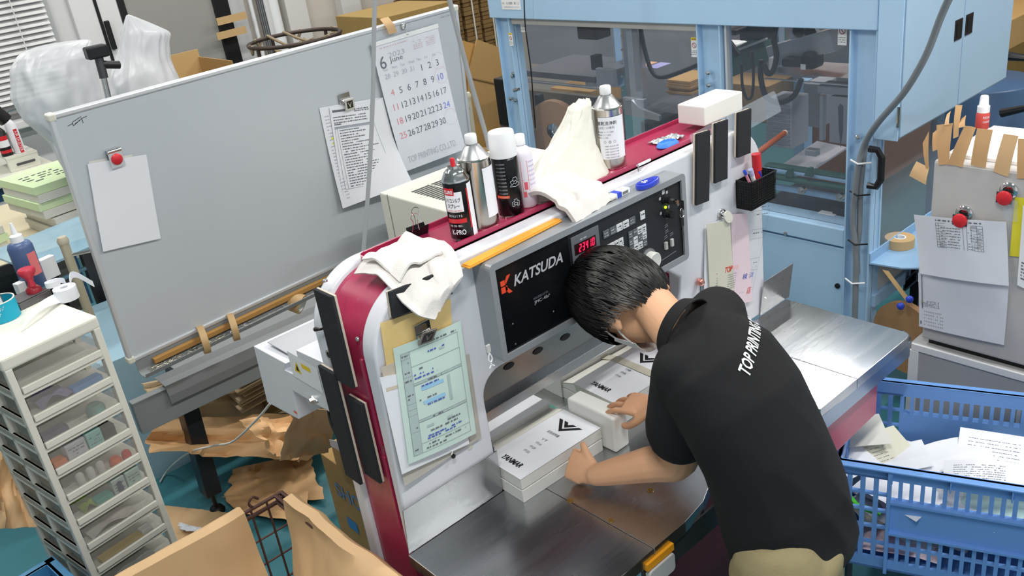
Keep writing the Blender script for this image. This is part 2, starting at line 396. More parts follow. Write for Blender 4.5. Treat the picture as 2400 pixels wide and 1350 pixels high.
# recessed side panels on the left (raised lip shapes) and screws
for z0,z1 in ((1.20,1.44),(.95,1.17)):
    mb=MB(); f2=F((XL+.012,1.632,0),(0,1,0),(0,0,1)); pts=rrect(0,.012,z0,z1,.004)
    frprism(mb,f2,pts,-.006,.0); obj('side_lip',mb,magenta,cut,.001)
for q,ax,v in (((762,658),'z',1.6),((856,626),'z',1.6),((913,600),'z',1.6),((838,795),'x',.861),((742,940),'x',.849)):
    a=W(ax,v,*q); d=(0,0,1) if ax=='z' else (-1,0,0)
    obj('screw',MB().lathe(a,[(.006,-.002),(.006,.002),(.004,.004),(0,.0045)],12,d),chrome,cut,smooth=True)
a=W('x',.85,774,830); obj('port_ring',MB().ring(a+V((.004,0,0)),(-1,0,0),.008,.013,.009,20),chrome,cut,smooth=True)
b=MB().lathe(a,[(.009,0),(0,.001)],14,(-1,0,0)); obj('port_hole',b,black,cut)
a=W('x',.85,762,768); obj('cable_stub',MB().tube([a,a+V((-.012,0,.001)),a+V((-.016,.02,-.003))],[.003,.003,.006],8),black,cut)
# rear white side box
RX=.87
def rx(px,py): return W('x',RX,px,py)
q=[(594,811),(670,852),(667,867),(707,887),(693,820),(757,848),(757,955),(685,915),(700,983),(626,943)]
P=[rx(*a) for a in q]
P[5].y=1.827; P[6].y=1.827
rb=obj('rear_side_box',MB().prism(P,(.28,0,0)),white_paint,cut,.002)
obj('rear_box_top',MB().box(RX+.025,RX+.275,1.84,2.235,1.276,1.279),mat('grey_top_plate','a9abb0',.4,.2),cut)
f2=F(rx(700,845)+V((-.001,0,0)),(0,-1,0),(0,0,1))
mb=MB(); rect(mb,f2,-.055,.10,-.065,.012,.0006); obj('warning_label',mb,white_pl,cut)
mb=MB(); rect(mb,f2,.012,.058,-.017,-.003,.001); poly(mb,f2,[(-.035,-.042),(.002,-.042),(-.0165,-.008)],.001)
obj('warning_symbol',mb,mat('warning_yellow','f0cf20',.5),cut)
mb=MB(); poly(mb,f2,[(-.024,-.036),(-.008,-.036),(-.013,-.022),(-.016,-.015)],.0014); scribble(mb,f2,.02,.05,-.012,.005)
for k in range(2): scribble(mb,f2,.012,.07,-.03-.012*k,.004)
obj('warning_marks',mb,ink,cut)
a=rx(733,936); obj('hex_bolt',MB().lathe(a,[(.013,0),(.013,.004),(.008,.004),(.008,.012),(0,.0125)],6,(-1,0,0)),chrome,cut)
a=rx(690,965); f3=F(a+V((-.001,0,0)),(0,-1,0),(0,0,1)); mb=MB(); rect(mb,f3,0,.02,0,.006,.001); obj('maker_mark',mb,mat('orange_mark','f06a30',.6),cut)
a=W('x',RX,755,960); obj('power_lead',MB().tube(spline([a+V((.03,0,.02)),a+V((.01,-.01,-.02)),a+V((.0,-.05,-.06)),a+V((.02,-.09,-.13))]),.004,8),black,cut)
# hanging bits near the plate: button magnet and lock
a=W('y',1.585,1098,1043); obj('round_magnet',MB().lathe(a,[(.017,0),(.017,.003),(.012,.006),(0,.007)],24,(0,-1,0)),cream,cut,smooth=True)

# ---------------- console
cx0,cx1,cz0,cz1,cy=1.152,1.872,1.331,1.589,1.497
con=thing('control_console','grey framed control console with black face mounted on front of the cutter','control panel',(1.5,1.53,cz0))
fr=F((cx0,cy,cz0),(1,0,0),(0,0,1)); CWd=cx1-cx0; CH=cz1-cz0
hm=mat('grey_console_paint','989ca1',.35,.25,var=.02)
# frame ring around recessed face
mb=MB(); o=rrect(0,CWd,0,CH,.014,4); n=len(o)
bx=.017; i_=[(max(bx,min(CWd-bx,a)),max(bx,min(CH-bx*1.0,b))) for a,b in o]
vs=[fr(a,b,-.068) for a,b in o]+[fr(a,b,0) for a,b in o]+[fr(a,b,0) for a,b in i_]+[fr(a,b,-.006) for a,b in i_]
mb.add(vs,[(j*n+k,j*n+(k+1)%n,(j+1)*n+(k+1)%n,(j+1)*n+k) for j in range(3) for k in range(n)]+[tuple(range(n))])
obj('console_frame',mb,hm,con,.003)
face=mat('console_black_face','0d1014',.22,var=.1)
obj('logo_panel',MB().fbox(fr,bx,.255,bx,CH-bx,-.05,-.0055),face,con)
obj('display_surround',MB().fbox(fr,.256,.262,bx,CH-bx,-.05,-.006),face,con)
fc2=mat('console_charcoal_face','202226',.4)
obj('keypad_panel',MB().fbox(fr,.262,.585,bx,CH-bx,-.05,-.0058),fc2,con)
obj('switch_panel',MB().fbox(fr,.586,CWd-bx,bx,CH-bx,-.05,-.0075),fc2,con)
# red K logo and wordmark
silver=mat('silver_lettering','c8cbd0',.4,.3)
red=mat('logo_red','e2492c',.45)
lf=fr.at(.030,.176,-.005)
mb=MB(); k=.0135
rect(mb,lf,0,k,k+.002,2*k+.002,.0); poly(mb,lf,[(k+.0015,k+.002),(2.5*k,2*k+.010),(1.6*k,2*k+.010),(k+.0015,2*k-.001)],.0)
rect(mb,lf,0,k,.0-.003,k-.001,.0); poly(mb,lf,[(k+.0015,k-.001),(2.5*k,-.009),(1.6*k,-.009),(k+.0015,0.001)],.0)
rect(mb,lf,k+.0015,k+.006,0,k-.001,.0)
obj('logo',mb,red,con)
text('KATSUDA',fr.at(.070,.178,-.005),.035,silver,con,width=.165,shear=.28,bold=.022,height=.028)
text('HIGH SPEED CUTTER',fr.at(.124,.118,-.005),.008,gink,con,width=.05)
text('JMC-4fx',fr.at(.125,.106,-.005),.012,silver,con,width=.05)
for a,b in ((.178,.11),(.05,.085),(.185,.06),(.05,.03)):
    obj('face_screw',MB().lathe(fr(a,b,-.0055),[(.003,0),(.002,.0015),(0,.0018)],10,tuple(fr.n)),dsteel,con)
# display unit
df=fr.at(.268,.03,-.005)
obj('display_panel',MB().fbox(df,0,.10,0,.198,0,.003),mat('display_grey','6d7278',.4,.2),con,.001)
dw=mat('display_window','2a0f14',.25); led=mat('led_red','ff1f4a',.4,emit=2.2)
SEG={'0':'abcdef','1':'bc','2':'abged','3':'abgcd','4':'fgbc','7':'abc'}
def digits(s,f,w,h,gap):
    mb=MB(); t=h*.13; x=0
    for ch in s:
        if ch!=' ':
            sh=.12*h
            def q(x0,y0,x1,y1):
                mb.add([f(x+x0+sh*y0/h,y0,.0015),f(x+x1+sh*y0/h,y0,.0015),f(x+x1+sh*y1/h,y1,.0015),f(x+x0+sh*y1/h,y1,.0015)],[(0,1,2,3)])
            for g in SEG[ch]:
                {'a':lambda:q(t*.5,h-t,w-t*.5,h),'d':lambda:q(t*.5,0,w-t*.5,t),'g':lambda:q(t*.5,h/2-t/2,w-t*.5,h/2+t/2),
                 'f':lambda:q(0,h/2+t*.3,t,h-t*.3),'e':lambda:q(0,t*.3,t,h/2-t*.3),'b':lambda:q(w-t,h/2+t*.3,w,h-t*.3),'c':lambda:q(w-t,t*.3,w,h/2-t*.3)}[g]()
        x+=w+gap
    return mb
obj('display_window',MB().fbox(df,.008,.086,.148,.177,.003,.0036),dw,con)
obj('led_digits',digits('23410',df.at(.022,.152,.003),.0085,.021,.0035),led,con)
obj('display_window',MB().fbox(df,.008,.038,.100,.120,.003,.0036),dw,con)
obj('display_window',MB().fbox(df,.008,.086,.050,.078,.003,.0036),dw,con)
obj('led_digits',digits('37 1',df.at(.012,.054,.003),.0085,.019,.0035),led,con)
mb=MB(); f4=df.at(0,0,.003)
for x0,x1,y in ((.03,.055,.182),(.062,.076,.138),(.012,.028,.124),(.08,.093,.14),(.02,.034,.084)): scribble(mb,f4,x0,x1,y,.004,fill=1)
obj('panel_marks',mb,silver,con)
# keys
key_w=mat('white_key','d7dade',.45); key_g=mat('grey_key','5f6369',.45)
kf=fr.at(.38,0,-.0055)
def keymark(f,w,h,dark):
    mb=MB(); scribble(mb,f,w*.15,w*.85,h*.55,h*.18,fill=1); scribble(mb,f,w*.15,w*.8,h*.22,h*.14,fill=.7)
    return obj('key_legend',mb,ink if not dark else silver,con)
def key(x,y,w,h,dark=False):
    obj('key',MB().fbox(kf,x,x+w,y,y+h,0,.003),key_g if dark else key_w,con,.0006)
    if dark: keymark(kf.at(x,y,.0028),w,h,dark)
    else: keymark(kf.at(x,y,.0028),w,h,dark)
for i in range(4):
    for j in range(4): key(.004+i*.0185,.075+j*.0222,.0168,.0205)
for i,dk in enumerate((1,1,0,0,1)): key(.004+i*.0255,.183,.0225,.0205,dk)
key(.150,.183,.018,.023)
for i in range(4):
    for j in range(4):
        if j==0 and i>1: continue
        key(.098+i*.0182,.083+j*.0215,.0165,.0198,(i+j)%3==1 or i==0)
dc=fr(.55,.062,-.0058)
obj('dial_base',MB().lathe(dc,[(.031,0),(.031,.004),(.027,.007),(0,.007)],36,tuple(fr.n)),mat('dial_ring','8f9296',.3,.7),con,smooth=True)
obj('jog_dial',MB().lathe(dc,[(.024,.006),(.024,.026),(.022,.028),(.019,.0275),(0,.0275)],40,tuple(fr.n)),mat('dial_white','d6d6d2',.35),con,smooth=True)
# switches
def knob(a,b,r,h,m=black): return obj('switch_knob',MB().lathe(fr(a,b,-.0075),[(r*1.2,0),(r*1.2,.004),(r,.005),(r*.92,h),(0,h)],24,tuple(fr.n)),m,con,smooth=True)
knob(.637,.205,.011,.022); knob(.640,.163,.011,.022)
obj('key_lock',MB().lathe(fr(.655,.197,-.0075),[(.007,0),(.007,.03),(.002,.03),(0,.03)],16,tuple(fr.n)),chrome,con,smooth=True)
obj('switch_key',MB().fbox(fr.at(.655,.197,.022),-.001,.001,-.02,.008,0,.022),chrome,con)
obj('key_ring',MB().tube([fr(.655+.009*math.cos(t),.168+.014*math.sin(t),.035) for t in [i*math.pi/8 for i in range(17)]],.001,6),chrome,con)
obj('key_head',MB().fbox(fr.at(.655,.14,.03),-.006,.008,-.012,.012,0,.004),black,con,.001)
obj('green_lamp',MB().lathe(fr(.637,.183,-.0075),[(.004,0),(.004,.003),(0,.005)],12,tuple(fr.n)),mat('green_lamp','a8e020',.3,emit=2.5),con)
for x in (.622,.648): obj('rocker_switch',MB().fbox(fr.at(x,.062,-.0075),0,.010,0,.022,0,.007),mat('rocker','b9bbb8',.4),con,.001)
mb=MB(); f5=fr.at(0,0,-.0068)
for x,y,w,h in ((.613,.21,.008,.008),(.627,.222,.011,.012),(.643,.219,.008,.008),(.613,.168,.008,.008),(.648,.175,.007,.009)): rect(mb,f5,x,x+w,y,y+h,0)
for x,y in ((.63,.125),(.63,.108),(.625,.093),(.65,.093)):
    line(mb,f5,x,y,x+.014,y+.003,.001,0); line(mb,f5,x,y+.006,x+.012,y+.008,.001,0)
line(mb,f5,.607,.035,.672,.040,.001,0); line(mb,f5,.545,.028,.58,.030,.001,0)
line(mb,f5,.515,.085,.520,.098,.001,0)
for t in range(8): line(mb,f5,.55+.03*math.cos(1.2+t*.12),.065+.036*math.sin(1.2+t*.12),.55+.03*math.cos(1.32+t*.12),.065+.036*math.sin(1.32+t*.12),.001,0)
obj('switch_marks',mb,silver,con)
# tassel hanging at the lower left of the console side
a=W('y',cy-.004,1143,815)
tg=MB().box(a.x-.006,a.x+.006,a.y-.004,a.y+.002,a.z-.012,a.z+.008); obj('tag_holder',tg,greyp,con,.001)
obj('tag_string',MB().tube(spline([a+V((0,-.003,-.012)),a+V((.006,-.003,-.03)),a+V((.0,-.003,-.042)),a+V((.009,-.003,-.052))],4),.0018,6),white_pl,con)
obj('tag_string',MB().tube(spline([a+V((0,-.003,-.012)),a+V((-.005,-.003,-.03)),a+V((.002,-.003,-.042)),a+V((-.006,-.003,-.052))],4),.0018,6),white_pl,con)
# ================================================================ THINGS ON AND AROUND THE CUTTER
def pad(name,label,fr,w,h,th=.009,group=None,core=.006):
    """magnetic board: beige core with black foam face, f origin lower-left, normal outwards"""
    t=thing(name,label,'magnetic pad',fr(w/2,0,0),group)
    obj('core',MB().fbox(fr,0,w,0,h,.001,.001+core),beigeedge,t,.001)
    obj('foam_face',MB().fbox(fr,.001,w,-.001,h+.001,.001+core,.001+core+th),blackm,t,.002)
    return t
XS=.848
def side_pad(label,q0,q1,w,x=XS):
    """q0: top-front pixel, q1: bottom-front pixel on the left side face"""
    a=W('x',x,*q0); b=W('x',x,*q1)
    h=(a-b).length; f_=F(b+V((0,w,0)),(0,-1,0),a-b)
    return pad('magnetic_pad',label,f_,w,h)
side_pad('black magnetic pad highest on the magenta left side of the cutter',(806,700),(840,905),.078)
side_pad('long black magnetic pad low down on the left side beside the white rear edge',(808,880),(857,1130),.072,.842)
side_pad('shorter black magnetic pad lowest down next to the front white edge of the cutter',(868,948),(903,1127),.070,.858)
# front upper pad beneath cloth
YF=1.556
a=W('y',YF-.016,921,747); b=W('y',YF-.016,1062,688); c=W('y',YF-.016,913,686)
a.y=b.y=c.y=YF-.001
pad('magnetic_pad','black magnetic pad lying sideways under the white cloth above the yellow envelope',F(a,b-a,c-a),(b-a).length,(c-a).length,.008)
for lab,q0,q1,q2 in (('leftmost of the three black magnetic pads on the right front of the cutter',(1632,482),(1663,470),(1626,318)),
     ('middle black magnetic pad of three on the right front of the cutter',(1676,430),(1706,418),(1673,292)),
     ('rightmost and shortest black magnetic pad near the right shoulder of the cutter',(1729,370),(1760,358),(1726,267))):
    a,b,c=[W('y',YF-.016,*q) for q in (q0,q1,q2)]
    for p in (a,b,c): p.y=YF-.001
    pad('magnetic_pad',lab,F(a,b-a,c-a),(b-a).length,(c-a).length,.008)
# frame on the leaning lower front
def fy(p): return V((p.x,p.y,p.z))
def fpt(px,py,off=0):
    """point on the leaning front face of the cutter"""
    y=1.56
    for _ in range(6):
        p=W('y',y-off,px,py); t=max(0,min(1,(1.28-p.z)/.38)); y=1.56+.04*t
    return W('y',y-off,px,py)
def hang(name,label,cat,q,m,off,curl=.0,group=None,th=.0006,bottomcurl=0,nu=6,nv=12):
    """paper hung on the front face: pixel corners TL,TR,BR,BL"""
    TL,TR,BR,BL=[fpt(*p,off) for p in q]
    n=V((0,-1,0))
    def fn(u,v):
        p=(TL*(1-u)+TR*u)*v+(BL*(1-u)+BR*u)*(1-v)
        return p+n*(curl*math.sin(u*math.pi)+bottomcurl*(1-v)**2)
    o=obj(name,MB().sheet(fn,nu,nv,th),m,smooth=True); tag(o,label,cat,group); o['_q']=0
    fr=frx(BL,BR,TL); fr.w=(BR-BL).length; fr.h=(TL-BL).length
    if fr.n.y>0: fr.n=-fr.n
    return o,fr,fn
# clear pocket, envelope, sheets, green form, clip
pk,_,_=hang('clear_pocket','clear plastic wall pocket holding papers low on the left front of the cutter','pocket',[(893,880),(1100,830),(1128,1025),(948,1140)],glassmat('pocket_plastic','cfcac0',.8,.25),.004)
obj('press_stud',MB().lathe(fpt(1062,1069,.006),[(.006,0),(.006,.003),(0,.005)],16,(0,-1,0)),black,pk,smooth=True)
obj('stud_thread',MB().tube(spline([fpt(1056,1040,.008),fpt(1052,1052,.009),fpt(1060,1058,.009),fpt(1058,1066,.01)],4),.0016,6),white_pl,pk)
env,_,_=hang('envelope','crumpled yellow paper envelope behind the green form on the cutter front','envelope',[(891,758),(1056,700),(1060,790),(912,905)],mat('yellow_envelope','e8c988',.8,var=.05,bump=.2,bs=25),.006,.002)
hang('card','plain beige card peeping out left of the green form','card',[(893,862),(926,848),(934,910),(906,918)],beigeedge,.007)
hang('paper_sheet','white sheet tilted behind the left edge of the green form','paper',[(890,885),(1060,850),(1100,1040),(942,1112)],paper,.0085)
mint=mat('mint_paper','cfe4dc',.85,var=.02)
gf,fr,fn=hang('order_form','mint green printed order form held by a metal V clip on the cutter front','form',[(921,817),(1079,752),(1116,1015),(958,1088)],mint,.012,.004)
w,h=fr.w,fr.h
mb=MB(); bb=MB(); bl=MB(); gb=MB()
def cf(a,b,c=0):
    p=fn(a/w,b/h); return p+fr.n*(c+.0012)
class CF:
    def __call__(s,a,b,c=0): return cf(a,b,c)
cfr=CF()
for (x0,y0,x1,y1) in ((.08,.05,.92,.05),(.08,.93,.92,.93),(.08,.05,.08,.93),(.92,.05,.92,.93),(.08,.80,.92,.80),(.08,.66,.92,.66),(.08,.64,.92,.64),(.08,.34,.92,.34),(.08,.32,.92,.32),(.08,.13,.92,.13),(.2,.05,.2,.93),(.08,.50,.2,.50),(.08,.45,.2,.45),(.08,.40,.2,.40),(.08,.88,.2,.88),(.08,.73,.2,.73),(.08,.25,.2,.25)):
    steps=6
    for k in range(steps):
        a0=x0+(x1-x0)*k/steps;a1=x0+(x1-x0)*(k+1)/steps;b0=y0+(y1-y0)*k/steps;b1=y0+(y1-y0)*(k+1)/steps
        line(mb,cfr,a0*w,b0*h,a1*w,b1*h,.0007,0)
rng=random.Random(3)
for yy,x0,x1,m_ in ((.945,.55,.9,mb),(.955,.45,.6,mb),(.87,.45,.7,bl),(.845,.6,.66,mb),(.76,.3,.36,mb),(.72,.22,.5,bl),(.69,.22,.55,bl),(.645,.4,.6,mb),(.325,.4,.55,mb),(.24,.6,.85,mb),(.21,.3,.8,mb),(.17,.22,.8,bl),(.15,.22,.7,bl),(.10,.3,.85,mb),(.07,.2,.6,mb),(.9,.09,.18,mb),(.84,.1,.17,mb),(.76,.1,.17,mb),(.69,.09,.18,mb),(.57,.1,.18,mb),(.54,.1,.18,mb),(.5,.25,.5,mb),(.28,.1,.18,mb),(.19,.1,.18,mb),(.09,.1,.17,mb),(.61,.3,.55,bl),(.44,.35,.6,bl)):
    scribble(m_,cfr,x0*w,x1*w,yy*h,.0042,rng)
for y0,y1,x0,x1 in ((.05,.93,.08,.2),): 
    for k in range(9):
        a=y0+(y1-y0)*k/9;b=y0+(y1-y0)*(k+1)/9; gb.add([cf(x0*w,a*h),cf(x1*w,a*h),cf(x1*w,b*h),cf(x0*w,b*h)],[(0,1,2,3)])
for a,b,x0,x1 in ((.64,.66,.2,.92),(.32,.34,.2,.92),(.40,.62,.68,.72),(.85,.87,.62,.7),(.25,.27,.3,.4),(.25,.27,.6,.68)):
    for k in range(4):
        u=x0+(x1-x0)*k/4;v=x0+(x1-x0)*(k+1)/4; gb.add([cf(u*w,a*h),cf(v*w,a*h),cf(v*w,b*h),cf(u*w,b*h)],[(0,1,2,3)])
hl=MB()
for y in (.575,.455):
    for k in range(4):
        u=.3+.32*k/4;v=.3+.32*(k+1)/4; hl.add([cf(u*w,y*h,-.0002),cf(v*w,y*h,-.0002),cf(v*w,(y+.03)*h,-.0002),cf(u*w,(y+.03)*h,-.0002)],[(0,1,2,3)])
obj('form_shading',gb,mat('form_grey','b4c6c4',.85),gf,kind='stuff'); obj('highlighted_line',hl,mat('highlight_blue','9fd0f0',.8),gf,kind='stuff')
obj('form_print',mb,gink,gf); obj('handwriting',bl,blueink,gf)
def vclip(label,p,s=1.0,n=(0,-1,0),tilt=-.15):
    f_=F(p,(1,0,0),(0,0,1)); 
    t=thing('bulldog_clip',label,'clip',p)
    obj('back_plate',MB().fbox(f_,-.02*s,.018*s,-.004*s,.028*s,.0,.0015),chrome,t,.0005)
    obj('spring_barrel',MB().tube([f_(-.018*s,.002*s,.006*s),f_(.018*s,.002*s,.006*s)],.005*s,12),chrome,t,smooth=True)
    g_=F(f_(0,0,.010*s),(1,0,tilt),(0.1,-.55,1))
    obj('front_plate',MB().fbox(g_,-.018*s,.018*s,-.018*s,.018*s,.0,.003*s),mat('clip_bronze','8f8781',.35,.8),t,.001)
    obj('face_plate',MB().fbox(g_,-.012*s,.012*s,-.012*s,.012*s,.003*s,.0036*s),mat('clip_dark','34312f',.4,.6),t)
    text('V',g_.at(-.0075*s,-.008*s,.0037*s),.024*s,chrome,t,bold=.02)
    return t
vclip('metal clip with a V on its plate holding the green form on the cutter',fpt(994,785,.014),1.15)
# right column papers
pf,fr,_=hang('paper_form','pink printed form hanging under a cream clip right of the console','form',[(1712,503),(1752,500),(1764,705),(1722,716)],mat('pink_paper','efd9e2',.85,var=.02),.006)
mb=MB(); 
for y in (.12,.33,.45,.65,.74,.92): line(mb,fr,.1*fr.w,y*fr.h,.85*fr.w,y*fr.h,.0008)
line(mb,fr,.85*fr.w,.1*fr.h,.85*fr.w,.93*fr.h,.0008)
for y in (.95,.88,.7,.4,.36): scribble(mb,fr,.2*fr.w,.8*fr.w,y*fr.h,.004)
obj('form_print',mb,gink,pf)
text('検 済',fr.at(.1*fr.w,.26*fr.h,.001),.022,blueink,pf,width=.6*fr.w); text('店',fr.at(.5*fr.w,.10*fr.h,.001),.026,redink,pf)
hang('paper_sheet','white sheet behind the cream printed slip right of the console','paper',[(1652,530),(1690,515),(1695,690),(1650,690)],paper,.005)
ps,fr,_=hang('printed_slip','cream slip headed TOP in red letters under a round magnet','paper',[(1656,525),(1711,515),(1721,680),(1664,698)],mat('cream_paper','d9d7c6',.85),.012,.003)
w,h=fr.w,fr.h; fr=fr.at(0,0,.0025)
text('TOP',fr.at(.40*w,.28*h,.001),.026,redink,ps,width=.32*w,bold=.03); text('印刷',fr.at(.76*w,.29*h,.001),.016,mat('pale_red_ink','eda79c',.8),ps,width=.2*w)
mb=MB(); scribble(mb,fr,.08*w,.33*w,.29*h,.004,fill=1); obj('small_red_print',mb,redink,ps)
mb=MB()
for k in range(7): scribble(mb,fr,.12*w,.95*w,(.23-.03*k)*h,.0022,fill=.95)
obj('fine_print',mb,gink,ps)
a=fpt(1697,502,.012); t=thing('magnet_clip','round chrome magnet with cream plastic clip holding the pink form','magnet clip',a+V((0,0,-.03)))
obj('magnet_dome',MB().lathe(a+V((0,.012,0)),[(.016,0),(.016,.006),(.010,.016),(.004,.018),(0,.018)],24,(0,-1,0)),chrome,t,smooth=True)
f_=F(a+V((.012,-.008,-.012)),(1,0,.9),(-.9,0,1)); obj('clip_tongue',MB().prism([f_(.016*math.cos(t_),.026*math.sin(t_),0) for t_ in [i*math.pi/10 for i in range(20)]],(0,.004,0)),cream,t,.001)
a=fpt(1637,660,.002); t=thing('valve_knob','small copper knob with thin stem on the cutter front left of the cream slip','knob',a+V((0,0,-.04)))
obj('knob_head',MB().lathe(a,[(.012,0),(.012,.012),(.008,.018),(0,.019)],18,(0,-1,0)),mat('copper','c98a80',.3,.8),t,smooth=True)
obj('stem',MB().tube([a+V((.0,-.006,-.01)),a+V((.0,-.006,-.045))],.005,10),chrome,t,smooth=True)
# pen cup
a=fpt(1768,470,.03); cup=thing('pen_cup','black mesh magnetic pen cup on the right edge of the cutter','pen cup',V((a.x,1.525,1.28)))
cx_,cz_=2.325,1.292
c0=W('y',1.53,1743,490); c1=W('y',1.53,1800,470); ct=W('y',1.53,1743,425)
cx0_,cx1_=c0.x,c1.x; zb_=c0.z; zt_=ct.z
fr=F((cx0_,1.556,zb_),(1,0,0),(0,0,1)); ww=cx1_-cx0_; hh=zt_-zb_
mesh=mat('black_wire_mesh','1a1a1c',.5,.5)
bars=MB(); 
for k in range(13):
    u=ww*k/12; e=.004 if k in(0,12) else 0
    bars.tube([fr(u*.86+.07*ww,0,.052),fr(u,hh,.056)],.0009,4)
for k in range(12): z=hh*k/11; bars.tube([fr(.07*ww*(1-z/hh),z,.053),fr(ww-.07*ww*(1-z/hh),z,.053)],.0008,4)
for sx in (0,1):
    for k in range(7): c_=.054*k/6; bars.tube([fr(ww*sx,0,c_),fr(ww*sx,hh,c_)],.0009,4)
    for k in range(12): z=hh*k/11; bars.tube([fr(ww*sx,z,0),fr(ww*sx,z,.054)],.0008,4)
obj('mesh_wall',bars,mesh,cup,kind=None)
obj('mesh_sheet',MB().fbox(fr,0,ww,0,hh,.051,.0515).fbox(fr,0,.0005,0,hh,0,.051).fbox(fr,ww-.0005,ww,0,hh,0,.051),glassmat('black_mesh_gauze','0c0c0e',.72,.5),cup)
obj('back_wall',MB().fbox(fr,0,ww,0,hh,.001,.003),mesh,cup); obj('base',MB().fbox(fr,0,ww,-.002,.001,0,.054),mesh,cup)
obj('rim_wire',MB().tube([fr(0,hh,.001),fr(0,hh,.055),fr(ww,hh,.057),fr(ww,hh,.001)],.0022,8),black,cup)
def pen(name,label,q,top,r,m,capm=None,caplen=.03,cat='pen'):
    b=fr(ww*q[0],.006,q[1]); tp_=W('y',top[2],top[0],top[1]); t=thing(name,label,cat,b)
    obj('barrel',MB().tube([b,tp_],r,12),m,t,smooth=True)
    dr=(tp_-b).normalized(); obj('cap',MB().tube([tp_-dr*caplen,tp_+dr*.002],r*1.15,12),capm or m,t,smooth=True)
redm=mat('red_plastic','d02a34',.35); bluem=mat('blue_plastic','2c48c8',.35)
pen('marker','thick red marker standing in the mesh pen cup',(.6,.03),(1772,362,1.53),.0125,redm,redm,.05,'marker')
pen('ballpoint_pen','blue ballpoint pen at the right of the mesh pen cup',(.8,.035),(1779,402,1.52),.0045,mat('clear_blue','6f86d8',.3),bluem,.025)
pen('ballpoint_pen','pink pen leaning left in the mesh pen cup',(.4,.045),(1745,402,1.51),.0045,mat('pink_plastic','d98fa6',.4),bluem,.012)
pen('cutter_knife','white plastic craft knife in the mesh pen cup',(.5,.04),(1759,398,1.52),.007,white_pl,mat('pale_violet_plastic','b9bce0',.4),.02,'craft knife')
# ---------------- items in tray
TR=ZT+.0025
def base(px,py,z=TR): return W('z',z,px,py)
def can(name,label,cat,p,r,h,body,prof_top,lab=None):
    t=thing(name,label,cat,p); return t
# spray can red nozzle
p=V((1.215,1.655,TR)); r=.033
sp=thing('spray_can','black red and white aerosol spray can with a red nozzle','spray can',p)
obj('can_body',MB().lathe(p,[(r*.92,0),(r,.003),(r,.145),(r*.98,.148)],36),mat('aerosol_black','111113',.25,.2),sp,smooth=True)
obj('can_rim',MB().lathe(p,[(r*1.02,.146),(r*1.03,.149),(r*.98,.152),(r*.8,.163),(r*.78,.166),(r*.55,.173),(r*.45,.175),(r*.45,.181),(r*.25,.182),(0,.182)],36),chrome,sp,smooth=True)
obj('base_rim',MB().lathe(p,[(r*1.01,0),(r*1.02,.003),(r*1.0,.005)],36),chrome,sp,smooth=True)
obj('nozzle',MB().lathe(p,[(.006,.182),(.006,.196),(.0045,.199),(0,.199)],14),redm,sp,smooth=True)
def cylband(p,r,a0,a1,z0,z1,n=14):
    mb=MB(); vs=[]
    for k in range(n+1):
        a=a0+(a1-a0)*k/n; vs+= [p+V((r*math.cos(a),r*math.sin(a),z0)),p+V((r*math.cos(a),r*math.sin(a),z1))]
    return mb.add(vs,[(2*k,2*k+2,2*k+3,2*k+1) for k in range(n)])
class Cyl:
    """wraps flat label coordinates round an upright cylinder; a measured along the arc from angle a0"""
    def __init__(s,p,r,a0): s.p=p;s.r=r;s.a0=a0
    def __call__(s,a,b,c=0):
        t=s.a0+a/s.r; return s.p+V(((s.r+c)*math.cos(t),(s.r+c)*math.sin(t),b))
VA=math.atan2(-1.66,-1.2)  # direction from the cans towards the viewer
A0=VA-.9
c=Cyl(p,r+.0006,A0)
obj('white_panel',cylband(p,r+.0004,VA-1.2,VA+.25,.075,.125),paper,sp)
obj('white_panel',cylband(p,r+.0004,VA+.75,VA+2.0,.006,.140),paper,sp)
obj('red_band',cylband(p,r+.0005,VA-1.2,VA+.35,.047,.058),redm,sp)
obj('red_band',cylband(p,r+.0006,VA-1.2,VA-.3,.117,.135),redm,sp)
obj('red_stripe',cylband(p,r+.0005,VA+.62,VA+.72,.03,.13),redm,sp)
def ctext(s,ang,z,size,m,parent,r_,p_,width=None,bold=0):
    cc=Cyl(p_,r_+.0008,ang); cc.at=lambda *a:cc
    class Fz:
        def __call__(q,a,b,c=0): return cc(a,b+z,0)
    return text(s,Fz(),size,m,parent,width=width,bold=bold)
ctext('CURE',VA-1.15,.121,.012,paper,sp,r,p,.026,.02)
ctext('シリコンルブ',VA-1.1,.100,.012,ink,sp,r,p,.040,.02); ctext('スプレー',VA-.95,.086,.012,ink,sp,r,p,.032,.02)
ctext('SILICONE LUBE SPRAY',VA-1.1,.077,.005,redink,sp,r,p,.042); ctext('K-PRO',VA-.9,.018,.018,paper,sp,r,p,.036,.02)
ctext('滑りをよくする',VA-1.0,.063,.007,paper,sp,r,p,.036); ctext('防錆・潤滑・艶出し',VA-1.0,.038,.006,paper,sp,r,p,.034)
# steel can left
def steelcan(label,p,r,h,ang0,ang1,txt=True):
    t=thing('solvent_can',label,'can',p)
    obj('can_body',MB().lathe(p,[(r,0),(r*1.015,.001),(r*1.015,.004),(r,.006),(r,h),(r*1.02,h+.001),(r*1.02,h+.005),(r*.96,h+.006)],40),mat('tinplate','c9c5bd',.22,1,var=.05),t,smooth=True)
    obj('shoulder',MB().lathe(p,[(r*.96,h+.004),(r*.80,h+.012),(r*.46,h+.034),(r*.36,h+.036),(r*.36,h+.042),(0,h+.042)],40),mat('tinplate_dull','b8b9bb',.35,.9,var=.04),t,smooth=True)
    obj('screw_cap',MB().lathe(p,[(r*.35,h+.038),(r*.37,h+.04),(r*.37,h+.058),(r*.33,h+.061),(0,h+.061)],24),white_pl,t,smooth=True)
    obj('paper_label',cylband(p,r+.0006,ang0,ang1,.03 if txt else .02,h*.90),paper,t); return t
    return t
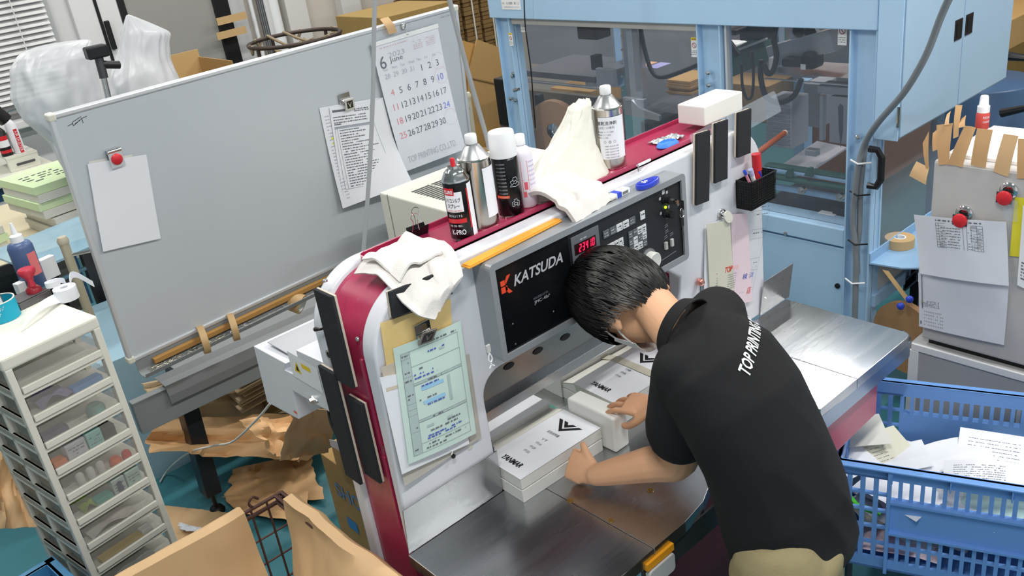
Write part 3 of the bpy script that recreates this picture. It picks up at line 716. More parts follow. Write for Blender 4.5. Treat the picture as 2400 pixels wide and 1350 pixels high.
p=V((1.292,1.672,TR)); steelcan('tall tin solvent can just right of the red-nozzled spray can',p,.040,.172,VA+.35,VA+2.2)
p2_=V((1.79,1.690,TR)); sc2=steelcan('tall tin solvent can with white label standing alone behind the rag bag',p2_,.0425,.165,VA-.85,VA+1.0)
r2=.0425
VB=math.atan2(-1.7,-1.8)
ctext('速乾洗浄剤',VB-.75,.128,.012,ink,sc2,r2,p2_,.056,.01); ctext('(水性・UV兼用)',VB-.65,.117,.008,gink,sc2,r2,p2_,.045)
for k in range(3): ctext('■ 印刷機・ローラー洗浄用',VB-.75,.106-.008*k,.005,gink,sc2,r2,p2_,.045-.008*k)
ctext('◇  ◎  ○',VB-.4,.076,.010,gink,sc2,r2,p2_,.035)
for k in range(5): ctext('火気厳禁・取扱注意 第二石油類',VB-.35,.066-.008*k,.004,gink,sc2,r2,p2_,.040)
# black can with white cap
p=V((1.380,1.664,TR)); r=.033
bc=thing('spray_can','black aerosol can with tall white cap between the tins','spray can',p)
obj('can_body',MB().lathe(p,[(r*.92,0),(r,.003),(r,.160),(r*.97,.163)],36),mat('aerosol_black','111113',.25,.2),bc,smooth=True)
obj('base_rim',MB().lathe(p,[(r*1.01,0),(r*1.02,.003),(r*1.0,.005)],36),chrome,bc,smooth=True)
obj('cap',MB().lathe(p,[(r*1.03,.155),(r*1.04,.158),(r*.99,.212),(r*.93,.217),(0,.218)],36),white_pl,bc,smooth=True)
for k in range(10): ctext('ルブリカント強力潤滑浸透剤',VA-.85,.140-.0095*k,.004,mat('grey_print','b9bcc2',.7),bc,r,p,.024)
obj('orange_band',cylband(p,r+.0005,VA-1.1,VA-.05,.053,.060),mat('orange_label','ea5a30',.5),bc)
ctext('工業用スプレー',VA+.1,.150,.006,mat('grey_print','b9bcc2',.7),bc,r,p,.022)
cc=Cyl(p,r+.0008,VA+.1)
def sketch(pts,z,s,m,parent,ang=VA+.1):
    mb=MB(); c2=Cyl(p,r+.0009,ang)
    for a,b in zip(pts,pts[1:]): line(mb,(lambda x,y,c=0:c2(x*s,z+y*s,0)),a[0],a[1],b[0],b[1],.05,0)
    obj('line_drawing',mb,m,parent)
sketch([(0,0),(.2,.3),(.1,.8),(.5,.9),(.6,1.3),(1.1,1.3),(1.3,.9),(1.2,.5),(1.6,.3),(1.5,0),(.9,-.1),(0,0)],.082,.017,paper,bc)
sketch([(.3,.2),(.6,.5),(.9,.3),(1.2,.6)],.082,.017,paper,bc); sketch([(.5,.9),(.7,.7),(1.1,.8)],.082,.017,paper,bc)
sketch([(0,0),(0,.8),(.4,.9),(.4,1.2),(.9,1.2),(.9,.9),(1.3,.8),(1.2,0),(0,0)],.03,.015,paper,bc); sketch([(.3,.2),(.9,.2),(.9,.6),(.3,.6),(.3,.2)],.03,.015,paper,bc)
# white plastic bottle
p=V((1.447,1.675,TR)); r=.028
bt=thing('plastic_bottle','white translucent plastic bottle with pink label right of the black can','bottle',p)
obj('bottle_body',MB().lathe(p,[(r*.9,0),(r,.004),(r,.135),(r*.85,.150),(r*.42,.160),(r*.42,.166),(0,.166)],32),mat('milky_plastic','e9e4ee',.35,alpha=1,trans=0),bt,smooth=True)
obj('cap',MB().lathe(p,[(r*.5,.163),(r*.5,.186),(r*.45,.188),(0,.188)],24),white_pl,bt,smooth=True)
c2=Cyl(p,r+.0006,VA-.3); mb=MB()
for (x0,y0,x1,y1) in ((0,.03,0,.125),(0,.125,.017,.125),(.017,.125,.017,.03),(.017,.03,0,.03),(0,.075,.017,.075)): line(mb,c2,x0,y0,x1,y1,.001,0)
rect(mb,c2,.0,.008,.03,.045,0); rect(mb,c2,.004,.013,.05,.07,0)
obj('pink_label',mb,mat('pink_print','e06070',.6),bt)
for k in range(6): ctext('用途 洗浄 油脂 火気厳禁',VA+.4,.12-.012*k,.005,mat('violet_print','a9a6cf',.7),bt,r,p,.022)
# binder clip standing in the tray
p=base(982,552,TR)+V((0,0,0)); bcp=thing('binder_clip','black binder clip with open wire handles left of the spray can','binder clip',p)
f_=F(p,(1,-.12,0),(0,0,1))
obj('clip_body',MB().prism([f_(-.026,.026,.012),f_(-.026,.0,.001),f_(-.026,.0,-.001),f_(-.026,.026,-.012),f_(-.026,.024,-.013),f_(-.026,-.0005,-.002),f_(-.026,-.0005,.002),f_(-.026,.024,.013)],f_(.026)-f_(-.026)),black,bcp,.0005)
for s_ in (1,-1):
    hp_=[f_(-.010*1,.020,.012*s_),f_(-.006,.045,.018*s_),f_(-.011,.058,.019*s_),f_(-.004,.066,.020*s_),f_(.004,.066,.020*s_),f_(.011,.058,.019*s_),f_(.006,.045,.018*s_),f_(.010,.020,.012*s_)]
    obj('wire_handle',MB().tube(spline([q+f_.u*(.012*s_)*-1 for q in hp_],4),.0009,6),chrome,bcp)
# cloths
def clothpiece(name,label,fn,nu=34,nv=34,th=.004,m=cloth):
    o=obj(name,MB().sheet(fn,nu,nv,th),m,smooth=True); return tag(o,label,'cloth')
def drape(q,zf,wr=.004,seed=0,hangz=None):
    """q: 4 pixel corners at tray height, wrinkled"""
    TLc,TRc,BRc,BLc=[W('z',zf,*a) for a in q]
    def fn(u,v):
        p=(TLc*(1-u)+TRc*u)*(1-v)+(BLc*(1-u)+BRc*u)*v
        return p
    return fn
def surfz(x,y):
    """height of cutter/console surface below a point, draping over the front edges"""
    z=ZT+.004
    e=.015+.0
    if 1.617<y<1.79: z=ZT+.004
    if y<1.56:
        z=ZT-.012-(1.56-y)*.5
    if x<.985: z-=max(0,(.985-x))**2*3.2
    return z
def cl1(u,v):
    # folded cloth over the left shoulder: v 0 back .. 1 front and hanging
    a=W('z',1.61,948,592);b=W('z',1.61,1018,588);c=W('z',1.61,842,640)
    x=.925+.200*u-.01*v+.015*math.sin(v*3); y=1.72-.165*v+.03*(u-.5)
    hang_=0
    if v>.70: hang_=(v-.70)*.15; y=1.72-.165*.8-.068*min(1,(v-.70)/.08)+.03*(u-.5)
    if v>.70: xc_=1.012; x=xc_-.01+(x-xc_)*(1-.72*(v-.70)/.30)
    fold=(.010 if v<.7 else .010*(1-v)/.3)*abs(math.sin(u*9+v*3))*(1-.3*v)+.006*nz(u*5,v*5,1)
    z=max(surfz(x,y),0)+.012+fold-hang_
    return V((x,y if v<=.7 else y-.01-.006,z))
clothpiece('folded_cloth','white cotton cloth draped over the left shoulder of the cutter',cl1)
def cl1b(u,v):
    p=cl1(.12+.72*u,.05+.66*v); return p+V((0,0,.012+.005*math.sin(u*8+v*5)))
clothpiece('cloth_fold','upper folded layer of white cloth on the cutter shoulder',cl1b,24,24,.005)
cf_=D.objects['cloth_fold']; fc=D.objects['folded_cloth']
cf_.parent=fc; cf_.location=cf_.location-fc.location
for k in ('label','category'): 
    if k in cf_: del cf_[k]
def cl2(u,v):
    x=1.43+.155*u+.02*v; y=1.70-.19*v+.02*u
    z=ZT+.008
    if y<1.56: z=1.589+.008+ (y-1.497)*.1
    h_=0
    if v>.88: h_=(v-.88)*.25
    z+=.010+.009*abs(math.sin(u*6+v*2))+.006*nz(u*4,v*4,5)-h_+(.02*math.exp(-((v-.4)/.25)**2))
    return V((x+.012*nz(u*3,v*3,9),y,z))
clothpiece('folded_cloth','white cotton cloth laid over the tray edge onto the console top',cl2,28,28,.012)
# translucent rag bag
def bagshape(u,v):
    a=u*2*math.pi; h=v
    cx=1.60+.10*h; cyy=1.70
    rx_=(.125*(1-h)**1.5+.040)*(1+.12*nz(math.cos(a)*2,math.sin(a)*2,h*3)); ry=(.068*(1-h)**1.3+.018)
    if h>.97: rx_*=.6; ry*=.5
    return V((cx+rx_*math.cos(a)+.01*nz(a,h*4,2),cyy+ry*math.sin(a),TR+.001+.200*h+.016*nz(math.cos(a)*3,math.sin(a)*3,h*5)))
mb=MB(); nu,nv=40,24
P=[[bagshape(i/nu,j/nv) for i in range(nu)] for j in range(nv+1)]
mb.v=[p for r_ in P for p in r_]; mb.f=[(j*nu+i,j*nu+(i+1)%nu,(j+1)*nu+(i+1)%nu,(j+1)*nu+i) for j in range(nv) for i in range(nu)]+[tuple(range(nu))[::-1],tuple(nv*nu+i for i in range(nu))]
o=obj('rag_bag',mb,mat('creamy_bag_plastic','e9e6da',.35,var=.03,bump=.5,bs=22),smooth=True); tag(o,'crumpled creamy white plastic bag of rags in the magenta tray','bag')
# white foam block on tray
a=V((2.09,1.635,TR)); f_=F(a,(1,.0,0),(0,1,0)); o=obj('foam_block',MB().fbox(F((2.145,1.632,ZT+.0215),(1,.0,0),(0,1,0)),0,.195,0,.10,0,.060),foam,bevel=.004); tag(o,'large white foam block at the right end of the magenta tray','foam block')
# blue clay lump with foil wrapper, pen, pin
p=base(1565,342,TR); o=obj('blue_putty',MB().lathe(p,[(.030,0),(.034,.004),(.03,.011),(.022,.015),(.019,.009),(0,.007)],24),mat('bright_blue_putty','3f86e8',.5),smooth=True); o.scale=(1.2,.8,1); tag(o,'bright blue putty ring in the tray','putty')
def foil(u,v): return V((p.x-.01+.10*u,p.y+.02+.05*v-.02*u,TR+.004+.012*abs(nz(u*6,v*6,3))))
o=obj('foil_wrapper',MB().sheet(foil,12,8,.0006),mat('crinkled_clear_wrap','d9dfe2',.15,.6,bump=.4,bs=60)); tag(o,'crinkled foil wrapper behind the blue putty ring','wrapper')
a=base(1497,386,TR+.012);b=base(1530,370,TR+.006); pn_=thing('ballpoint_pen','white clicker pen lying against the front rim of the tray','pen',a)
a=V((1.80,1.635,TR+.022)); a=base(1495,388,TR+.02); b=a+V((.085,.03,-.014))
obj('barrel',MB().tube([a,b],.004,10),white_pl,pn_,smooth=True); obj('clip',MB().tube([a+V((0,0,.003)),a+V((-.003,-.004,-.016)),a+V((.004,-.005,-.014))],.0018,6),chrome,pn_)
p=base(1075,572,TR); o=obj('rubber_button',MB().lathe(p+V((0,-.002,0)),[(.007,0),(.007,.008),(.004,.012),(0,.012)],14),mat('dark_rubber','2a1a22',.5),smooth=True); tag(o,'small dark rubber foot in front of the spray can','rubber foot')
# acrylic rule across right shoulder and brown stick
a=W('y',1.60,1612,360); b=W('y',1.60,1825,262)
f_=F(V((2.04,1.598,1.60)),(1,0,.05),(0,.35,1)); mb=MB(); frprism(mb,f_,rrect(0,.44,-.035,.035,.008,4),0,.003); o=obj('acrylic_strip',mb,acry2); tag(o,'clear acrylic strip standing along the right end of the tray rim','acrylic strip')
a=V((2.335,1.70,1.40)); b=W('y',2.0,1838,312)
st=thing('wooden_stick','reddish brown wooden stick poking out behind the right side of the cutter','stick',a)
obj('shaft',MB().tube([a,b],.011,12),mat('brown_wood','8a4a36',.5,var=.2,ns=20),st,smooth=True); dr=(b-a).normalized(); obj('tip',MB().tube([b,b+dr*.012],.0115,12),beigeedge,st,smooth=True)
obj('holder_clip',MB().box(2.325,2.35,1.685,1.715,1.385,1.41),black,st,.002)
# items on the console top
zc=1.5895
def ontop(px,py,z=zc): return W('z',z,px,py)
a=ontop(1104,606,zc+.004); f_=F(V((cx0+.004,1.516,zc)),(1,.0,0),(0,1,0))
a=ontop(1100,604);b=ontop(1300,520); 
f_=F(V((1.115,1.522,zc+.001)),(1,.055,0),(-.055,1,0)); o=obj('paper_strip_bundle',MB().fbox(f_,.0,.32,0,.028,0,.004).fbox(F(f_(0,.001,.004),(1,.06,0),(-.06,1,0)),.004,.32,0,.026,0,.003),mat('orange_strips','f2a93c',.6,var=.08,ns=20),bevel=.001); tag(o,'bundle of long orange paper strips lying on the console top','paper strips')
a=ontop(1445,462); er=thing('eraser','white eraser in a blue and white sleeve on the console top','eraser',a)
f_=F(a+V((-.035,.0,0)),(1,.05,0),(-.05,1,0)); obj('rubber',MB().fbox(f_,-.0,.045,-.012,.012,0,.013),cream,er,.005)
obj('sleeve',MB().fbox(f_,.024,.08,-.0125,.0125,0,.0135),white_pl,er,.001); obj('blue_print',MB().fbox(f_,.026,.044,-.0128,.0128,.0005,.0138),bluem,er)
mb=MB(); f6=F(f_(.048,-.0128,0),f_.u,(0,0,1)); 
for k in range(8): rect(mb,f6,.003*k,.003*k+.0016,.003,.011,.0003)
obj('barcode',mb,ink,er)
a=ontop(1517,436); ctp=thing('correction_tape','blue translucent correction tape dispenser on the console top','correction tape',a)
f_=F(a,(1,.0,0),(0,1,0)); mb=MB(); frprism(mb,f_,[(.043*math.cos(t)+.004*math.cos(2*t),.020*math.sin(t)) for t in [i*math.pi/14 for i in range(28)]],0,.014)
obj('shell',mb,mat('blue_translucent','2f45c8',.25,coat=.4),ctp,.003); mb=MB(); frprism(mb,f_,[(.03*math.cos(t)-.004,.013*math.sin(t)) for t in [i*math.pi/10 for i in range(20)]],.014,.0155); obj('shell_disc',mb,mat('blue_translucent_dark','2438b8',.25),ctp)
text('S+',f_.at(-.02,-.008,.0160),.02,paper,ctp,bold=.04)
# ================================================================ PAPER STACKS ON THE TABLE
ppr_side=mat('paper_block_side','dcdcd8',.9,var=.03,ns=40,stretch=(1,1,60))
def ystripe(fr,s,m,parent):
    """three-bar mark"""
    mb=MB()
    poly(mb,fr,[(0*s,.50*s),(.16*s,.50*s),(.50*s,.05*s),(.36*s,.05*s)],.0006)
    poly(mb,fr,[(.22*s,.50*s),(.38*s,.50*s),(.60*s,.20*s),(.52*s,.08*s)],.0006)
    poly(mb,fr,[(.64*s,.18*s),(1.15*s,.30*s),(1.15*s,.20*s),(.64*s,.05*s)],.0006)
    poly(mb,fr,[(.60*s,.00*s),(.62*s,-.02*s),(1.08*s,.14*s),(1.08*s,.06*s),(.60*s,-.11*s),(.50*s,0.0)],.0006)
    return obj('cover_mark',mb,m,parent)
def cover(t,fr,extra):
    """fr: origin lower-left of portrait cover, u across width (.21), v up height (.297)"""
    K=mat('cover_black','16171a',.7)
    mb=MB()
    f2=fr.at(.055,.225,.0006); s=.10
    # chevron emblem: two nested bent bars
    
    poly(mb,f2,[(0,.034),(.014,.034),(.044,.001),(.044,-.013)],0); poly(mb,f2,[(.044,.001),(.044,-.013),(.092,.034),(.078,.034)],0)
    poly(mb,f2,[(.021,.034),(.035,.034),(.044,.024),(.044,.009)],0); poly(mb,f2,[(.044,.024),(.044,.009),(.070,.034),(.056,.034)],0)
    obj('emblem',mb,K,t)
    text('取扱説明書',fr.at(.075,.19,.0006),.012,gink,t,width=.045)
    for k,s_ in enumerate(extra): text(s_,fr.at(.088,.155-.022*k,.0006),.012,gink,t,width=.022)
    text('YANMAR',fr.at(.065,.030,.0006),.026,K,t,width=.075,bold=.03,shear=.2)
def stack(name,label,x0,y0,w,d,z0,z1,seam,coverlist,ang=0):
    """pile of booklets; valley part way back, shaped to darken as a shadow band, higher rear pile"""
    t=thing(name,label,'paper stack',V((x0+w/2,y0+d/2,z0)))
    f_=F((x0,y0,z0),(math.cos(ang),math.sin(ang),0),(-math.sin(ang),math.cos(ang),0)); h=z1-z0; hm_=h*.52
    for i,(a,b,j) in enumerate(((0,hm_-.0012,0),(hm_+.0012,h,.0015))):
        P=[f_(0+j,0+j,a),f_(0+j,d,a),f_(0+j,d,b),f_(0+j,seam+.055,b),f_(0+j,seam,b),f_(0+j,0+j,b)]
        if i==1:
            P[3]=f_(j,seam+.052,b-.016); P[2]=f_(j,d,b-.016)
        obj('booklet_pile',MB().prism(P,f_(w,0,0)-f_(0,0,0)),ppr_side,t,.0012)
    # top covers
    obj('top_cover',MB().add([f_(0,0,h+.0006),f_(w,0,h+.0006),f_(w,seam,h+.0006),f_(0,seam,h+.0006)],[(0,1,2,3)]).fbox(f_,.0005,w-.0005,.0005,seam-.001,h,h+.0005),paper,t)
    obj('cover_shade_slope',MB().prism([f_(0,seam,h+.0006),f_(0,seam+.052,h-.0155),f_(0,seam+.052,h-.0165),f_(0,seam,h-.001)],f_(w,0,0)-f_(0,0,0)),paper2,t)  # slope and duller paper stand in for the shadow band across the pile
    obj('rear_pile',MB().fbox(f_,-.004,w-.006,seam+.053,d+.02,0,h+.004),ppr_side,t,.001)
    obj('rear_cover',MB().fbox(f_,-.004,w-.006,seam+.053,d+.02,h+.004,h+.0048),paper,t)
    return t,f_,h
t,f_,h=stack('booklet_stack','stack of white manuals with black emblem under the worker\'s left hand',1.160,1.512,.298,.36,TZ,.975,.150,None,-.03)
cv=F(f_(0,.175,h+.0008),f_.v*-1,f_.u)
cover(t,F(cv(-.005,0,0),cv.u,cv.v),['YT','YT116','YT120','YT122'])
t2,f2_,h2=stack('booklet_stack','wider stack of white manuals with a paper band at the right under the worker\'s face',1.575,1.545,.36,.40,TZ,.972,.190,None,-.05)
cv=F(f2_(.0,.21,h2+.0008),f2_.v*-1,f2_.u); cover(t2,cv,['YT488','YT498','YT5104'])
bandm=mat('tan_paper_band','c9c5b4',.8)
obj('paper_band',MB().sheet(lambda u,v:f2_(.17+.03*v+.0*u,.0+.40*u,h2+.0022+(.004 if u>.61 else (-.014*(u-.475)/.135 if u>.475 else 0))),40,2,.0012),bandm,t2)
# white push block held by the worker
BLK=F(V((1.467,1.642,TZ+.0005)),(0,-1,0),(0,0,1))
blk=thing('jogging_block','white plastic jogging block with finger hole gripped in the worker\'s right hand','block',BLK(.09,0,-.03))
uhm=mat('white_uhmw','e9eae6',.45,var=.02)
obj('block_body',MB().fbox(BLK,0,.18,0,.115,-.058,.0),uhm,blk,.008,seg=3)
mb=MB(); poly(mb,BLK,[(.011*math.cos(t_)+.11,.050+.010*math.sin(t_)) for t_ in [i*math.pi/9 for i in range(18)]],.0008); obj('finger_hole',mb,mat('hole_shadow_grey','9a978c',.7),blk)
# ================================================================ WHITEBOARD
yaw,tl=.075,.061
u_=V((math.cos(yaw),math.sin(yaw),0)); nb=V((-math.sin(yaw),math.cos(yaw),0)); dn=V((0,0,-1))*math.cos(tl)+nb*math.sin(tl)
BW,BH=1.80,.926
BF=F(V((.75,3.113,1.888))+dn*BH,u_,-dn)     # origin lower-left, normal towards the viewer?
if BF.n.y>0: BF.n=-BF.n
def onb(px,py,off=0):
    """pixel -> (a,b) on the board plane"""
    d=RM@V(((px-1200)/FPX,(675-py)/FPX,-1)); o=BF(0,0,off); t=(o-CP).dot(BF.n)/d.dot(BF.n); p=CP+d*t-BF.o
    return p.dot(BF.u),p.dot(BF.v)
wbd=thing('whiteboard','large whiteboard on a stand behind the cutter with calendar and forms on it','whiteboard',V((1.65,3.2,0)))
obj('writing_surface',MB().fbox(BF,.012,BW-.012,.012,BH-.012,-.012,0),board,wbd)
for n_,a0,a1,b0,b1 in (('frame_top',0,BW,BH-.016,BH),('frame_bottom',0,BW,0,.016),('frame_left',0,.016,.016,BH-.016),('frame_right',BW-.016,BW,.016,BH-.016)):
    obj('frame_rail',MB().fbox(BF,a0,a1,b0,b1,-.02,.008),alu,wbd,.004)
for a,b in ((0,0),(BW-.02,0),(0,BH-.02),(BW-.02,BH-.02)):
    obj('corner_cap',MB().fbox(BF,a-.003,a+.023,b-.003,b+.023,-.023,.010),mat('corner_cap_cream','dcdccf' if 1 else '',.5),wbd,.006)
fl_=BF.at(.05,BH-.05,.0006); mb=MB()
for a,b,c_,d_ in ((0,0,.018,.004),(.018,-.004,.05,.012),(.05,.012,.05,-.004),(.018,-.004,.018,.008),(.018,.008,.05,.018),(.05,.012,.068,.014),(.024,.001,.044,.008)): line(mb,fl_,a,b,c_,d_,.0018,0)
obj('board_mark',mb,ink,wbd)
mb=MB(); scribble(mb,BF.at(BW-.1,BH-.035,.0006),0,.06,0,.006,fill=1); obj('board_mark',mb,lgink,wbd)
# stand: side posts with cream caps and tray
for a_ in (-.06,BW+.06):
    p0=BF(a_,0,-.03); obj('stand_post',MB().tube([V((p0.x,p0.y+.02,.06)),V((p0.x,p0.y-.0,1.46))],.016,14),mat('beige_steel_tube','b8b19a',.4,.2),wbd,smooth=True)
    obj('post_cap',MB().lathe(V((p0.x,p0.y,1.455)),[(.018,0),(.019,.012),(.014,.024),(0,.028)],18),mat('beige_cap','b3ac98',.5),wbd,smooth=True)
    obj('stand_foot',MB().box(p0.x-.02,p0.x+.02,p0.y-.3,p0.y+.3,.02,.06),greyp,wbd,.004)
    obj('pivot_bolt',MB().tube([V((p0.x,p0.y,1.41)),BF(0 if a_<0 else BW,.45,-.01)],.006,8),chrome,wbd)
# tray
tf=BF.at(.02,-.052,.0)
tr=MB(); prof=[(0,.045),(.004,.0),(.03,-.012),(.062,-.006),(.068,.012),(.066,.013),(.06,-.003),(.03,-.008),(.007,.003),(.003,.045)]
def trp(a): return [BF(a,-.045+b,c) for c,b in prof]
L0,L1=trp(.02),trp(BW-.02); tr.prism(L0,L1[0]-L0[0]); obj('pen_tray',tr,gsteel,wbd,.001)
swm=mat('steel_swarf','b9b3a0',.3,.9); sw=MB()
rng=random.Random(5)
for k in range(160):
    a=.05+abs(rng.gauss(0,.25)); c_=rng.uniform(.01,.055); p=BF(a,-.05,c_)
    sw.tube([p+V((rng.uniform(-.012,.012),rng.uniform(-.006,.006),rng.uniform(0,.008))) for _ in range(4)],.0007,3,cap=False)
sw=obj('metal_swarf',sw,swm,wbd,kind='stuff')
# wooden stick / rail and tape rolls in the tray
def rod(a0,a1,b,c,s,m,name,label,cat):
    o=obj(name,MB().fbox(BF,a0,a1,b,b+s,c,c+s),m,bevel=.002); return tag(o,label,cat)
rod(.08,1.02,-.035,.006,.020,mat('raw_wood','b98a4c',.7,var=.15,ns=20,stretch=(.2,4,4)),'wooden_stick','long pale wooden stick lying in the whiteboard tray through the tape rolls','stick')
def taperoll(label,q,ax,R_,r_,h,coreband=True,off=.02):
    a,b=onb(*q); c=BF(a,b,off); t=thing('tape_roll',label,'tape roll',c-V((0,0,R_)))
    axv=(BF.u*ax[0]+BF.v*ax[1]+BF.n*ax[2]).normalized()
    obj('tape',MB().ring(c,axv,r_+.002,R_,h),tapem,t,smooth=True); obj('paper_core',MB().ring(c-axv*.0005,axv,r_,r_+.003,h+.001),white_pl,t,smooth=True)
    for k in range(3):
        s0=k*2.1
        aa=axv.orthogonal().normalized(); bb=axv.cross(aa)
        P=[[c+axv*(z)+(aa*math.cos(s0+j*.12)+bb*math.sin(s0+j*.12))*(r_-.0006) for j in range(6)] for z in (.002,h-.002)]
        m2=MB(); m2.add(P[0]+P[1],[(j,j+1,6+j+1,6+j) for j in range(5)])
        obj('core_print',m2,mat('lime_print','7fcf30',.6) if coreband else mat('orange_print','e07a5a',.6),t)
    return t
taperoll('tan packing tape roll with green core print, leftmost in the whiteboard tray',(463,795),(.95,0,.3),.055,.038,.025)
taperoll('brown packing tape roll with printed white core, second in the whiteboard tray',(533,765),(.93,0,.36),.055,.038,.025,False)
taperoll('tan tape roll lying on its side at the right of the whiteboard tray',(684,705),(.45,-.35,.8),.042,.030,.05,True,-.005)
# things on the board
def redclip(label,p,fr_,s=1):
    t=thing('magnet_clip',label,'magnet clip',p)
    obj('clip_back',MB().fbox(fr_,-.026*s,.026*s,-.02*s,.03*s,0,.002),chrome,t,.001)
    obj('clip_barrel',MB().tube([fr_(-.024*s,.024*s,.009),fr_(.024*s,.024*s,.009)],.008*s,12),chrome,t,smooth=True)
    g_=F(fr_(0,0,.012),fr_.u+fr_.v*.12,fr_.v); 
    obj('clip_front',MB().fbox(F(fr_(0,-.002,.012),fr_.u,fr_.v),-.024*s,.024*s,-.030*s,.024*s,0,.003),alu,t,.001)
    ax=fr_(0,0,1)-fr_(0,0,0)
    obj('red_button',MB().lathe(fr_(0,-.004*s,.015),[(.019*s,0),(.019*s,.004),(.015*s,.008),(0,.009)],26,tuple(ax)),redm,t,smooth=True)
    return t
def bpaper(name,label,cat,q,m,off=.004,curlb=0,nu=8,nv=16,side=0):
    P=[BF(*onb(*p,off),off) for p in q]; TLc,TRc,BRc,BLc=P
    def fn(u,v):
        return (TLc*(1-u)+TRc*u)*v+(BLc*(1-u)+BRc*u)*(1-v)+BF.n*(curlb*(1-v)**2*(.5+u*side) )
    o=obj(name,MB().sheet(fn,nu,nv,.0007),m,smooth=True); tag(o,label,cat)
    w=(BRc-BLc).length; h=(TLc-BLc).length
    def fr_(a,b,c=0): return fn(a/w,b/h)+BF.n*(c+.0012)
    return o,fr_,w,h
bpaper('paper_sheet','blank white sheet hanging under the red magnet clip on the left of the whiteboard','paper',[(205,384),(343,362),(375,558),(240,589)],paper,.006,.012)
bpaper('paper_sheet','second blank sheet just showing behind the hanging one on the whiteboard','paper',[(207,378),(310,362),(330,500),(225,520)],paper2,.003)
a,b=onb(267,368); redclip('square metal magnet clip with red button on the left of the whiteboard',BF(a,b,.004),F(BF(a,b,.004),BF.u,BF.v) if F(BF.o,BF.u,BF.v).n.y<0 else BF)
# printed forms under V clip
fo,fr_,w,h=bpaper('printed_form','back printed sheet with faint column under the V clip on the whiteboard','form',[(748,253),(893,228),(940,420),(795,486)],paper,.004,.05,side=1)
mb=MB(); 
for k in range(26): scribble(mb,fr_,.05*w,.13*w,(.08+.033*k)*h,.004,fill=.9)
obj('form_print',mb,lgink,fo)
mb=MB(); rect(mb,fr_,.08*w,.15*w,.68*h,.70*h,0); rect(mb,fr_,.08*w,.15*w,.63*h,.65*h,0); obj('yellow_marks',mb,mat('highlighter_yellow','e6ee4a',.8),fo)
fo,fr_,w,h=bpaper('printed_form','front printed table sheet under the V clip, its lower edge curling off the whiteboard','form',[(772,252),(868,240),(930,428),(800,460)],paper,.009,.035,side=1)
mb=MB(); rng=random.Random(8)
for x0,y0,x1,y1 in ((.05,.08,.05,.78),(.10,.08,.10,.78),(.92,.08,.92,.78),(.05,.08,.92,.08),(.05,.78,.92,.78)):
    for k in range(8): line(mb,fr_,(x0+(x1-x0)*k/8)*w,(y0+(y1-y0)*k/8)*h,(x0+(x1-x0)*(k+1)/8)*w,(y0+(y1-y0)*(k+1)/8)*h,.0012)
for k in range(22): scribble(mb,fr_,.14*w,(.5+.4*rng.random())*w,(.10+.030*k)*h,.0048,rng,.95)
for k in range(3): scribble(mb,fr_,.05*w,.8*w,(.82+.03*k)*h,.005,rng,.9)
rect(mb,fr_,.05*w,.35*w,.94*h,.965*h,0); scribble(mb,fr_,.55*w,.9*w,.945*h,.005,rng,1); scribble(mb,fr_,.55*w,.9*w,.925*h,.005,rng,1); rect(mb,fr_,.05*w,.2*w,.80*h,.812*h,0)
obj('form_print',mb,gink,fo)
mb=MB()
for k in range(6): rect(mb,fr_,(.05+.145*k)*w,(.05+.145*(k+1))*w,.755*h,.78*h,-.0003)
obj('form_header',mb,lgink,fo)
fo,fr_,w,h=bpaper('paper_sheet','wide blank sheet at the right of the forms, partly under the calendar','paper',[(868,243),(897,228),(942,420),(868,440)],paper,.012,.02,side=1)
a,b=onb(808,240); g0=F(BF(a,b,.006),BF.u,BF.v)
if g0.n.y>0: g0.n=-g0.n
vc=thing('bulldog_clip','metal clip with a V holding the printed forms on the whiteboard','clip',BF(a,b,.006))
obj('back_plate',MB().fbox(g0,-.03,.024,.0,.040,0,.003),chrome,vc,.001); obj('front_plate',MB().fbox(g0,-.016,.03,-.03,.016,.014,.018),mat('clip_pale','cfcdc4',.35,.5),vc,.002)
obj('spring_barrel',MB().tube([g0(-.02,.008,.009),g0(.024,.008,.009)],.007,10),chrome,vc,smooth=True)
obj('face_plate',MB().fbox(g0,-.008,.022,-.022,.008,.018,.0188),mat('clip_dark','34312f',.4,.6),vc); text('V',g0.at(-.003,-.018,.0190),.03,chrome,vc,bold=.02)
# calendar
cal,cfr_,w,h=bpaper('wall_calendar','large June calendar with big numerals hanging from a magnet hook on the whiteboard','calendar',[(869,103),(1025,57),(1075,345),(938,400)],mat('calendar_paper','dfe2ea',.8,var=.01),.014,.06,12,20,.3)
class CFr:
    def __call__(s,a,b,c=0): return cfr_(a,b,0)
    def at(s,x,y):
        class Q:
            def __call__(q,a,b,c=0): return cfr_(min(max(x+a,-.01),w+.01),y+b,0)
        return Q()
K=CFr(); cg=mat('calendar_grey','70757e',.8); cr=mat('calendar_red','dc8f9c',.8); cb=mat('calendar_blue','7f88dd',.8); cl_=mat('calendar_pale','b4b8c2',.8)
text('6',K.at(.05*w,.80*h),.075,cg,cal); text('2023',K.at(.20*w,.865*h),.030,cl_,cal,width=.085); text('June',K.at(.20*w,.83*h),.03,cg,cal,width=.07)
days=['Sun','Mon','Tue','Wed','Thu','Fri','Sat']
mb=MB()
for k in range(7): text(days[k],K.at((.08+.125*k)*w,.78*h),.016,cl_,cal)
n=-3
for r_ in range(5):
    for k in range(7):
        n_=r_*7+k-3
        if 1<=n_<=30: text(str(n_),K.at((.075+.125*k)*w+(.012 if n_<10 else 0),(.70-.112*r_)*h),.040,cr if k==0 else (cb if k==6 and n_ in(10,24) else cg),cal,name='date')
        elif n_<1: text(str(n_+31),K.at((.08+.125*k)*w,.72*h),.03,cl_,cal,name='date')
